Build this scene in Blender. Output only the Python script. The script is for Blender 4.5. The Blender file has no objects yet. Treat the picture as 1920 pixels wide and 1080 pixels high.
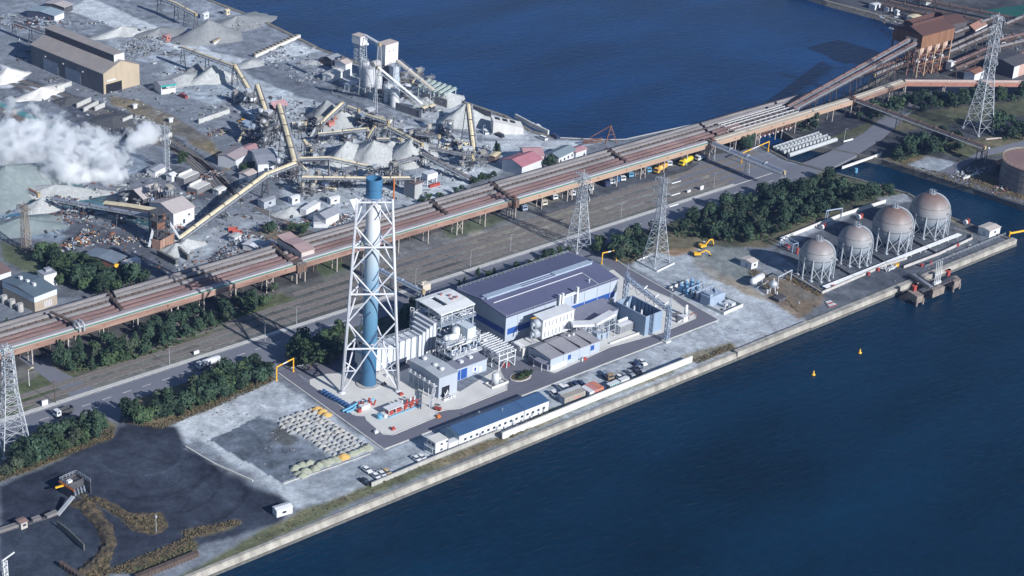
# Aerial view of a harbour power plant with a lattice-braced chimney, spherical gas tanks and an ore yard.
SUN_STRENGTH=4.6; SKY_STRENGTH=.075; EXPOSURE=.44; HAZE=.000045
import bpy, bmesh, math, random
import numpy as np
from mathutils import Vector, Matrix
random.seed(7); NPR=np.random.default_rng(11)
SC=bpy.context.scene; COL=SC.collection
# ------------------------------------------------------------------ camera geometry (metres; X along the quay, Y inland)
CF,CP,CR,CY,CH=3431.9,0.450098828,0.0658526686,0.812675150,320.0
def _axes():
    f=(math.cos(CP)*math.cos(CY),math.cos(CP)*math.sin(CY),-math.sin(CP))
    r=(math.sin(CY),-math.cos(CY),0.0)
    u=(r[1]*f[2]-r[2]*f[1],r[2]*f[0]-r[0]*f[2],r[0]*f[1]-r[1]*f[0])
    c,s=math.cos(CR),math.sin(CR)
    return Vector([r[i]*c+u[i]*s for i in range(3)]),Vector([u[i]*c-r[i]*s for i in range(3)]),Vector(f)
AR,AU,AF=_axes()
def G(x,y,z=0.0):
    """survey point of the photograph on the level z, in site metres"""
    d=AR*((x-960)/CF)+AU*((540-y)/CF)+AF
    t=(z-CH)/d.z
    return Vector((d.x*t,d.y*t,z))
def PXL(p):
    q=Vector((p[0],p[1],p[2]-CH)); z=q.dot(AF)
    return 960+CF*q.dot(AR)/z, 540-CF*q.dot(AU)/z
def HZ(bx,by,ty):
    p=G(bx,by); lo,hi=-50,300
    for _ in range(50):
        m=(lo+hi)/2
        if PXL((p.x,p.y,m))[1]>ty: lo=m
        else: hi=m
    return lo
def ANG(a,b,z=0):
    p,q=G(*a,z),G(*b,z); return math.atan2(q.y-p.y,q.x-p.x)
# ------------------------------------------------------------------ materials
MATS={}
def mat(name,col,rough=.75,metal=0.0,var=.12,sc=.6,bump=0.0,col2=None,corr=0.0,streak=False,spec=.35,stretch=None,rnd=0.0,amt=.5):
    if name in MATS: return MATS[name]
    m=bpy.data.materials.new(name); m.use_nodes=True; MATS[name]=m
    nt=m.node_tree; N=nt.nodes; L=nt.links; N.clear()
    out=N.new('ShaderNodeOutputMaterial'); b=N.new('ShaderNodeBsdfPrincipled'); L.new(b.outputs[0],out.inputs[0])
    b.inputs['Roughness'].default_value=rough; b.inputs['Metallic'].default_value=metal; b.inputs['Specular IOR Level'].default_value=spec
    tc=N.new('ShaderNodeTexCoord'); mp=N.new('ShaderNodeMapping'); L.new(tc.outputs['Object'],mp.inputs[0])
    if streak: mp.inputs['Scale'].default_value=(1,1,.12)
    if stretch: mp.inputs['Scale'].default_value=stretch
    nz=N.new('ShaderNodeTexNoise'); nz.inputs['Scale'].default_value=sc; nz.inputs['Detail'].default_value=6; nz.inputs['Roughness'].default_value=.65
    L.new(mp.outputs[0],nz.inputs['Vector'])
    mx=N.new('ShaderNodeMix'); mx.data_type='RGBA'
    c=Vector(col); a=c*(1-var); e=Vector(col2) if col2 else c*(1+var)
    mx.inputs[6].default_value=(*a,1); mx.inputs[7].default_value=(*e,1)
    rp=N.new('ShaderNodeMapRange'); rp.inputs[1].default_value=amt-.22; rp.inputs[2].default_value=amt+.22; L.new(nz.outputs[0],rp.inputs[0]); L.new(rp.outputs[0],mx.inputs[0])
    src=mx.outputs[2]
    if corr>0:   # profiled sheet: ribs running down the sheet
        w=N.new('ShaderNodeTexWave'); w.inputs['Scale'].default_value=corr; w.bands_direction='X'; w.inputs['Distortion'].default_value=0
        L.new(tc.outputs['Object'],w.inputs['Vector'])
        m2=N.new('ShaderNodeMix'); m2.data_type='RGBA'; m2.blend_type='MULTIPLY'; m2.inputs[0].default_value=.22
        L.new(src,m2.inputs[6]); L.new(w.outputs['Color'],m2.inputs[7]); src=m2.outputs[2]
    if rnd>0:
        oi=N.new('ShaderNodeObjectInfo'); h=N.new('ShaderNodeHueSaturation')
        r=N.new('ShaderNodeMapRange'); r.inputs[3].default_value=1-rnd; r.inputs[4].default_value=1+rnd; L.new(oi.outputs['Random'],r.inputs[0])
        L.new(r.outputs[0],h.inputs['Value']); L.new(src,h.inputs['Color']); src=h.outputs[0]
    L.new(src,b.inputs['Base Color'])
    if bump>0:
        bp=N.new('ShaderNodeBump'); bp.inputs['Strength'].default_value=bump; bp.inputs['Distance'].default_value=.3
        L.new(nz.outputs[0],bp.inputs['Height']); L.new(bp.outputs[0],b.inputs['Normal'])
    return m
# ------------------------------------------------------------------ mesh builder
class MB:
    def __init__(s): s.v=[]; s.f=[]
    def add(s,vs,fs):
        o=len(s.v); s.v+= [tuple(p) for p in vs]; s.f+=[tuple(i+o for i in f) for f in fs]; return s
    def box(s,x0,y0,z0,x1,y1,z1):
        return s.add([(x0,y0,z0),(x1,y0,z0),(x1,y1,z0),(x0,y1,z0),(x0,y0,z1),(x1,y0,z1),(x1,y1,z1),(x0,y1,z1)],
            [(0,3,2,1),(4,5,6,7),(0,1,5,4),(1,2,6,5),(2,3,7,6),(3,0,4,7)])
    def beam(s,p,q,w,h=None,up=(0,0,1)):
        p=Vector(p); q=Vector(q); h=h or w; d=(q-p)
        if d.length<1e-6: return s
        d.normalize(); u=Vector(up)
        if abs(d.dot(u))>.97: u=Vector((1,0,0))
        a=d.cross(u).normalized()*(w/2); b=a.cross(d).normalized()*(h/2)
        vs=[p-a-b,p+a-b,p+a+b,p-a+b,q-a-b,q+a-b,q+a+b,q-a+b]
        return s.add(vs,[(0,3,2,1),(4,5,6,7),(0,1,5,4),(1,2,6,5),(2,3,7,6),(3,0,4,7)])
    def cyl(s,p,q,r,r2=None,n=10,cap=True):
        p=Vector(p); q=Vector(q); r2=r if r2 is None else r2; d=(q-p).normalized()
        u=Vector((0,0,1)) if abs(d.z)<.9 else Vector((1,0,0)); a=d.cross(u).normalized(); b=d.cross(a)
        vs=[]
        for i in range(n):
            t=2*math.pi*i/n; e=a*math.cos(t)+b*math.sin(t); vs+= [p+e*r,q+e*r2]
        fs=[(2*i,2*i+1,(2*i+3)%(2*n),(2*i+2)%(2*n)) for i in range(n)]
        if cap: fs+= [tuple(2*i for i in range(n)),tuple(2*i+1 for i in reversed(range(n)))]
        return s.add(vs,fs)
    def tube(s,pts,r,n=8):
        for a,b in zip(pts,pts[1:]): s.cyl(a,b,r,n=n)
        for p in pts[1:-1]: s.ball(p,r*1.02,6,4)
        return s
    def ball(s,c,r,nu=16,nv=10,sz=1.0,z0=-1.0):
        c=Vector(c); vs=[]; fs=[]
        for j in range(nv+1):
            t=math.asin(z0)+(math.pi/2-math.asin(z0))*j/nv
            for i in range(nu):
                a=2*math.pi*i/nu; vs.append(c+Vector((math.cos(t)*math.cos(a)*r,math.cos(t)*math.sin(a)*r,math.sin(t)*r*sz)))
        for j in range(nv):
            for i in range(nu): fs.append((j*nu+i,j*nu+(i+1)%nu,(j+1)*nu+(i+1)%nu,(j+1)*nu+i))
        return s.add(vs,fs)
    def lathe(s,c,prof,n=16,cap=True):
        c=Vector(c); vs=[]; fs=[]
        for r,z in prof:
            for i in range(n):
                a=2*math.pi*i/n; vs.append(c+Vector((r*math.cos(a),r*math.sin(a),z)))
        m=len(prof)
        for j in range(m-1):
            for i in range(n): fs.append((j*n+i,j*n+(i+1)%n,(j+1)*n+(i+1)%n,(j+1)*n+i))
        if cap: fs+=[tuple(reversed(range(n))),tuple((m-1)*n+i for i in range(n))]
        return s.add(vs,fs)
    def ring(s,c,R,r,n=24,z=None):
        pts=[Vector(c)+Vector((R*math.cos(2*math.pi*i/n),R*math.sin(2*math.pi*i/n),0)) for i in range(n)]
        for a,b in zip(pts,pts[1:]+pts[:1]): s.beam(a,b,r)
        return s
    def prism(s,pts,z0,z1):
        n=len(pts); vs=[(p[0],p[1],z0) for p in pts]+[(p[0],p[1],z1) for p in pts]
        ar=sum(pts[i][0]*pts[(i+1)%n][1]-pts[(i+1)%n][0]*pts[i][1] for i in range(n))
        fs=[(i,(i+1)%n,n+(i+1)%n,n+i) for i in range(n)]+[tuple(reversed(range(n))),tuple(range(n,2*n))]
        if ar<0: fs=[tuple(reversed(f)) for f in fs]
        return s.add(vs,fs)
    def sheet(s,pts):
        n=len(pts); return s.add(pts,[tuple(range(n))])
    def gablewalls(s,L,W,z0,ze,zr):   # ridge along x
        vs=[(0,0,z0),(L,0,z0),(L,W,z0),(0,W,z0),(0,0,ze),(L,0,ze),(L,W,ze),(0,W,ze),(0,W/2,zr),(L,W/2,zr)]
        return s.add(vs,[(0,1,5,4),(2,3,7,6),(1,2,6,9,5),(3,0,4,8,7)])
    def gableroof(s,L,W,ze,zr,t=.25,o=.4,ridge=.5):
        yr=W*ridge; k1=(zr-ze)/yr; k2=(zr-ze)/(W-yr)
        pf=[(-o,ze-o*k1),(yr,zr),(W+o,ze-o*k2)]
        vs=[]
        for x in (-o,L+o):
            for y,z in pf: vs.append((x,y,z+.03))
            for y,z in pf: vs.append((x,y,z+.03+t))
        return s.add(vs,[(3,9,10,4),(4,10,11,5),(0,1,7,6),(1,2,8,7),(0,6,9,3),(2,5,11,8),(0,3,4,1),(1,4,5,2),(6,7,10,9),(7,8,11,10)])
    def rail(s,pts,h=1.1,w=.09,step=2.5):
        for a,b in zip(pts,pts[1:]):
            a=Vector(a); b=Vector(b); up=Vector((0,0,h))
            s.beam(a+up,b+up,w); s.beam(a+up*.5,b+up*.5,w*.7)
            k=max(1,int((b-a).length/step))
            for i in range(k+1):
                p=a.lerp(b,i/k); s.beam(p,p+up,w)
        return s
    def lattice(s,p,q,w,h,n,t,up=(0,0,1)):
        """square lattice girder from p to q"""
        p=Vector(p); q=Vector(q); d=(q-p).normalized(); u=Vector(up)
        if abs(d.dot(u))>.97: u=Vector((1,0,0))
        a=d.cross(u).normalized()*(w/2); b=a.cross(d).normalized()*(h/2)
        c=[-a-b,a-b,a+b,-a+b]
        for e in c: s.beam(p+e,q+e,t)
        for i in range(n):
            P=p.lerp(q,i/n); Q=p.lerp(q,(i+1)/n)
            for k in range(4):
                e,f=c[k],c[(k+1)%4]
                s.beam(P+e,Q+f,t*.7) if i%2 else s.beam(P+f,Q+e,t*.7)
                s.beam(P+e,P+f,t*.7)
        return s
    def build(s,name,m,parent=None,smooth=False,loc=None,rz=0):
        me=bpy.data.meshes.new(name); me.from_pydata(s.v,[],s.f); me.update()
        if smooth: me.polygons.foreach_set('use_smooth',[True]*len(me.polygons))
        me.materials.append(m)
        o=bpy.data.objects.new(name,me); COL.objects.link(o)
        if parent is not None: o.parent=parent
        if loc is not None: o.location=loc; o.rotation_euler=(0,0,rz)
        return o
def tag(o,label,cat,group=None,kind=None):
    if label: o['label']=label
    if cat: o['category']=cat
    if group: o['group']=group
    if kind: o['kind']=kind
    return o
def thing(name,label,cat,loc,rz=0.0,group=None):
    o=bpy.data.objects.new(name,None); o.empty_display_size=1; COL.objects.link(o)
    o.location=loc; o.rotation_euler=(0,0,rz); return tag(o,label,cat,group)
def structure(o): o['kind']='structure'; return o
def stuff(o,label=None): o['kind']='stuff'; tag(o,label,None); return o
def copy_tree(o,loc=None,rz=None,label=None,group=None,scale=None,parent=None):
    c=o.copy(); COL.objects.link(c)
    if parent is not None: c.parent=parent
    if loc is not None: c.location=loc
    if rz is not None: c.rotation_euler=(0,0,rz)
    if scale is not None: c.scale=scale
    if label: c['label']=label
    if group: c['group']=group
    for ch in list(o.children): copy_tree(ch,parent=c)
    return c
class FR:
    """local frame from three surveyed corners: a = origin, a->b = local x, towards c = local y"""
    def __init__(s,a,b,c,z=0.0):
        A,B,C=G(*a,z),G(*b,z),G(*c,z); d=B-A; s.L=math.hypot(d.x,d.y); s.rz=math.atan2(d.y,d.x)
        e=C-A; s.W=-e.x*math.sin(s.rz)+e.y*math.cos(s.rz); s.loc=Vector((A.x,A.y,0))
    def to(s,p):
        d=Vector(p)-s.loc; c,n=math.cos(s.rz),math.sin(s.rz)
        return Vector((d.x*c+d.y*n,-d.x*n+d.y*c,d.z))
    def px(s,x,y,z=0): return s.to(G(x,y,z))
def LOC(o,p):
    d=Vector(p)-o.location; a=o.rotation_euler[2]; c,n=math.cos(a),math.sin(a)
    return Vector((d.x*c+d.y*n,-d.x*n+d.y*c,d.z))
# shared materials
M_WHITE=mat('white_paint',(.60,.62,.65),.55,var=.10,sc=.3,streak=True)
M_OFFW=mat('off_white_cladding',(.54,.565,.605),.6,var=.08,sc=.25,streak=True)
M_PALEBLUE=mat('pale_blue_grey_cladding',(.42,.48,.57),.55,var=.06,sc=.2,streak=True,corr=1.2)
M_BLUE=mat('blue_paint',(.02,.075,.30),.5,var=.1,sc=.5)
M_STEELB=mat('blue_grey_steel',(.28,.35,.46),.55,var=.15,sc=.5)
M_GALV=mat('galvanised_steel',(.46,.50,.55),.5,.35,var=.2,sc=.4)
M_DARKST=mat('dark_weathered_steel',(.075,.075,.085),.7,var=.35,sc=.8)
M_RUST=mat('rusty_steel',(.16,.07,.045),.85,var=.4,sc=.5,col2=(.30,.15,.10))
M_CREAM=mat('cream_conveyor_cover',(.58,.51,.36),.7,var=.22,sc=.35)
M_CONC=mat('concrete',(.40,.40,.39),.85,var=.22,sc=.35,bump=.15)
M_PALEC=mat('pale_concrete',(.56,.56,.55),.85,var=.16,sc=.25,bump=.1,streak=True)
M_DARK=mat('dark_opening',(.012,.014,.02),.9,var=.3)
M_GLASS=mat('window_glass',(.03,.045,.07),.12,var=.2,spec=.6)
M_RED=mat('red_paint',(.33,.06,.05),.55,var=.2,sc=.8)
M_YEL=mat('yellow_paint',(.75,.42,.03),.55,var=.15,sc=.8)
M_ORANGE=mat('orange_paint',(.55,.17,.04),.6,var=.2,sc=.8)
M_GREYROOF=mat('grey_sheet_roof',(.30,.32,.37),.6,var=.14,sc=.3,corr=1.0)
M_TYRE=mat('black_rubber',(.02,.02,.02),.9,var=.2)
M_CYAN=mat('light_blue_paint',(.12,.33,.50),.55,var=.15,sc=.8)
M_TEAL=mat('teal_paint',(.03,.30,.28),.55,var=.15,sc=.8)
M_BROWNR=mat('brown_sheet_roof',(.20,.15,.15),.75,var=.2,sc=.4,corr=1.0)
M_PINKR=mat('pink_weathered_roof',(.42,.25,.27),.75,var=.16,sc=.3,corr=1.0)
# ------------------------------------------------------------------ camera, sun, sky
cam=bpy.data.cameras.new('camera'); co=bpy.data.objects.new('camera',cam); COL.objects.link(co)
co.matrix_world=Matrix(((AR.x,AU.x,-AF.x,0),(AR.y,AU.y,-AF.y,0),(AR.z,AU.z,-AF.z,CH),(0,0,0,1)))
cam.sensor_width=36; cam.lens=CF/1920*36; cam.clip_start=5; cam.clip_end=20000; SC.camera=co
SUN_EL,SUN_ROT=math.radians(28),math.radians(174)
W=bpy.data.worlds.new('World'); SC.world=W; W.use_nodes=True
bg=W.node_tree.nodes['Background']; sk=W.node_tree.nodes.new('ShaderNodeTexSky'); sk.sky_type='NISHITA'; sk.sun_disc=False
sk.sun_elevation=SUN_EL; sk.sun_rotation=SUN_ROT; sk.altitude=300; sk.air_density=1.0; sk.dust_density=.4; sk.ozone_density=3.0
W.node_tree.links.new(sk.outputs[0],bg.inputs[0]); bg.inputs[1].default_value=SKY_STRENGTH
sd=Vector((math.sin(SUN_ROT)*math.cos(SUN_EL),math.cos(SUN_ROT)*math.cos(SUN_EL),math.sin(SUN_EL)))
sl=bpy.data.lights.new('sun','SUN'); sl.energy=SUN_STRENGTH; sl.angle=math.radians(.5); sl.color=(1,.975,.94)
so=bpy.data.objects.new('sun',sl); COL.objects.link(so); so.rotation_euler=sd.to_track_quat('Z','Y').to_euler(); so.location=(500,300,500)
SC.view_settings.view_transform='Standard'; SC.view_settings.look='None'; SC.view_settings.exposure=EXPOSURE; SC.view_settings.gamma=1
SC.render.engine='CYCLES'; SC.cycles.use_denoising=True; SC.cycles.max_bounces=10; SC.cycles.volume_bounces=8; SC.cycles.glossy_bounces=2; SC.cycles.diffuse_bounces=3; SC.cycles.transparent_max_bounces=6
try: SC.cycles.denoiser='OPENIMAGEDENOISE'
except Exception: pass
SC.cycles.volume_step_rate=1.0
# ------------------------------------------------------------------ water
def water_mat(name,deep,shallow,sc):
    m=bpy.data.materials.new(name); m.use_nodes=True; nt=m.node_tree; N=nt.nodes; L=nt.links
    b=N['Principled BSDF']; b.inputs['Roughness'].default_value=.25; b.inputs['IOR'].default_value=1.33; b.inputs['Specular IOR Level'].default_value=.2
    tc=N.new('ShaderNodeTexCoord'); mp=N.new('ShaderNodeMapping'); mp.inputs['Rotation'].default_value=(0,0,.5); mp.inputs['Scale'].default_value=(.75,1.9,1); L.new(tc.outputs['Object'],mp.inputs[0])
    n1=N.new('ShaderNodeTexNoise'); n1.inputs['Scale'].default_value=.012; n1.inputs['Detail'].default_value=4; L.new(mp.outputs[0],n1.inputs[0])
    n2=N.new('ShaderNodeTexNoise'); n2.inputs['Scale'].default_value=sc; n2.inputs['Detail'].default_value=4; n2.inputs['Roughness'].default_value=.55; n2.inputs['Distortion'].default_value=.5; L.new(mp.outputs[0],n2.inputs[0])
    ad=N.new('ShaderNodeMath'); ad.operation='MULTIPLY_ADD'; ad.inputs[1].default_value=.5; L.new(n2.outputs[0],ad.inputs[0]); L.new(n1.outputs[0],ad.inputs[2])
    r=N.new('ShaderNodeMapRange'); r.inputs[1].default_value=.5; r.inputs[2].default_value=1.05; L.new(ad.outputs[0],r.inputs[0])
    mx=N.new('ShaderNodeMix'); mx.data_type='RGBA'; mx.inputs[6].default_value=(*deep,1); mx.inputs[7].default_value=(*shallow,1); L.new(r.outputs[0],mx.inputs[0]); L.new(mx.outputs[2],b.inputs['Base Color'])
    bp=N.new('ShaderNodeBump'); bp.inputs['Strength'].default_value=.65; bp.inputs['Distance'].default_value=.5; L.new(n2.outputs[0],bp.inputs['Height']); L.new(bp.outputs[0],b.inputs['Normal'])
    return m
WZ=-2.6
for y0,y1,nm,c0,c1 in ((-400,531,'sea_water',(.0008,.0110,.025),(.0022,.028,.068)),(531,2200,'basin_water',(.0012,.016,.056),(.0035,.044,.155))): w=MB(); w.sheet([(-400,y0,WZ),(2200,y0,WZ),(2200,y1,WZ),(-400,y1,WZ)]); structure(w.build('water',water_mat(nm,c0,c1,.30)))
# ------------------------------------------------------------------ land sheet with surveyed ground cover
def poly(px,z=0): return np.array([[G(x,y,z).x,G(x,y,z).y] for x,y in px])
QV=389.6
LAND1=np.vstack([poly([(1900,449),(1783,407),(1703,362),(1607,335),(1480,300),(1415,266),(1345,230),(1300,234),(1172,262),(1140,263),(1050,259),(1000,246),(950,217),(870,190),(600,90),(490,36),(395,0),(330,-25)]),
   np.array([[420,1010],[120,760],[120,QV]]),np.array([[G(1900,449).x,QV]])])
LAND2=poly([(1480,-20),(1550,3),(1707,45),(1716,108),(1660,142),(1580,185),(1480,215),(1450,238),(1500,268),(1653,300),(1740,327),(1853,362),(1925,388),(2100,440),(2400,200),(2200,-60)])
def inside(P,X,Y):
    r=np.zeros(X.shape,bool); n=len(P)
    for i in range(n):
        x0,y0=P[i]; x1,y1=P[(i+1)%n]
        if y0==y1: continue
        c=((y0>Y)!=(y1>Y)); r^= c&(X<(x1-x0)*(Y-y0)/(y1-y0)+x0)
    return r
STEP=.75
gu=np.arange(140,1100,STEP); gv=np.arange(388.6,1000,STEP); gv[0]=QV
XX,YY=np.meshgrid(gu,gv,indexing='ij')
def vnoise(sc,seed,oct=3):
    rg=np.random.default_rng(seed); out=np.zeros(XX.shape); amp=1; tot=0
    for o in range(oct):
        n=64; T=rg.random((n,n)); fx=XX/sc*(2**o)+seed*3.7; fy=YY/sc*(2**o)+seed*1.3
        ix=np.floor(fx).astype(int); iy=np.floor(fy).astype(int); tx=fx-ix; ty=fy-iy; tx=tx*tx*(3-2*tx); ty=ty*ty*(3-2*ty)
        a=T[ix%n,iy%n]; b=T[(ix+1)%n,iy%n]; c=T[ix%n,(iy+1)%n]; d=T[(ix+1)%n,(iy+1)%n]
        out+=amp*(a*(1-tx)*(1-ty)+b*tx*(1-ty)+c*(1-tx)*ty+d*tx*ty); tot+=amp; amp*=.55
    return out/tot
N1=vnoise(9,1,4); N2=vnoise(9,2,4); N3=vnoise(30,3,4); N4=vnoise(4,4,3); N5=vnoise(60,5,3)
def snoise(sx,sy,seed): # streaks
    rg=np.random.default_rng(seed); n=64; T=rg.random((n,n)); fx=XX/sx; fy=YY/sy
    ix=np.floor(fx).astype(int); iy=np.floor(fy).astype(int); tx=fx-ix; ty=fy-iy; tx=tx*tx*(3-2*tx); ty=ty*ty*(3-2*ty)
    return T[ix%n,iy%n]*(1-tx)*(1-ty)+T[(ix+1)%n,iy%n]*tx*(1-ty)+T[ix%n,(iy+1)%n]*(1-tx)*ty+T[(ix+1)%n,(iy+1)%n]*tx*ty
SU=snoise(60,1.6,8)*.6+snoise(25,3.5,9)*.4
CC=np.empty(XX.shape+(3,)); CC[:]=(.21,.217,.23)
CC*= (.75+.5*N3)[...,None]
def blur(a,k):
    for ax in (0,1):
        p=np.pad(a,[(k,k) if i==ax else (0,0) for i in (0,1)],mode='edge').cumsum(axis=ax)
        z=np.insert(p,0,0,axis=ax); n=a.shape[ax]
        a=(np.take(z,range(2*k+1,2*k+1+n),axis=ax)-np.take(z,range(0,n),axis=ax))/(2*k+1)
    return a
def paint(px,col,warp=3.0,soft=1,op=1.0,ns=.22,col2=None,mix=None,cov=None):
    P=poly(px) if not isinstance(px,np.ndarray) else px
    x0,y0=P.min(0)-8; x1,y1=P.max(0)+8
    i0,i1=np.searchsorted(gu,[x0,x1]); j0,j1=np.searchsorted(gv,[y0,y1])
    if i1-i0<2 or j1-j0<2: return
    s=(slice(i0,i1),slice(j0,j1))
    m=inside(P,XX[s]+(N1[s]-.5)*2*warp,YY[s]+(N2[s]-.5)*2*warp).astype(float)
    if soft: m=blur(m,soft)
    m*=op
    if cov is not None: m*=np.clip((N4[s]*.5+N3[s]*.5-cov)/.12+.5,0,1)
    c=np.array(col)[None,None,:]*(1+(N4[s]-.5)*2*ns+(N3[s]-.5)*1.2*ns)[...,None]
    if col2 is not None:
        k=np.clip(((mix if mix is not None else N3)[s]-.5)*4+.5,0,1)[...,None]
        c=c*(1-k)+np.array(col2)[None,None,:]*k*(1+(N4[s]-.5)*2*ns)[...,None]
    CC[s]=CC[s]*(1-m[...,None])+c*m[...,None]
P_=(.50,.505,.495); W_=(.60,.60,.585); D_=(.20,.205,.215); K_=(.034,.039,.052); OC=(.26,.19,.095); GR=(.075,.105,.035)
def band(u0,v0,u1,v1): return np.array([[u0,v0],[u1,v0],[u1,v1],[u0,v1]],float)
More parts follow.
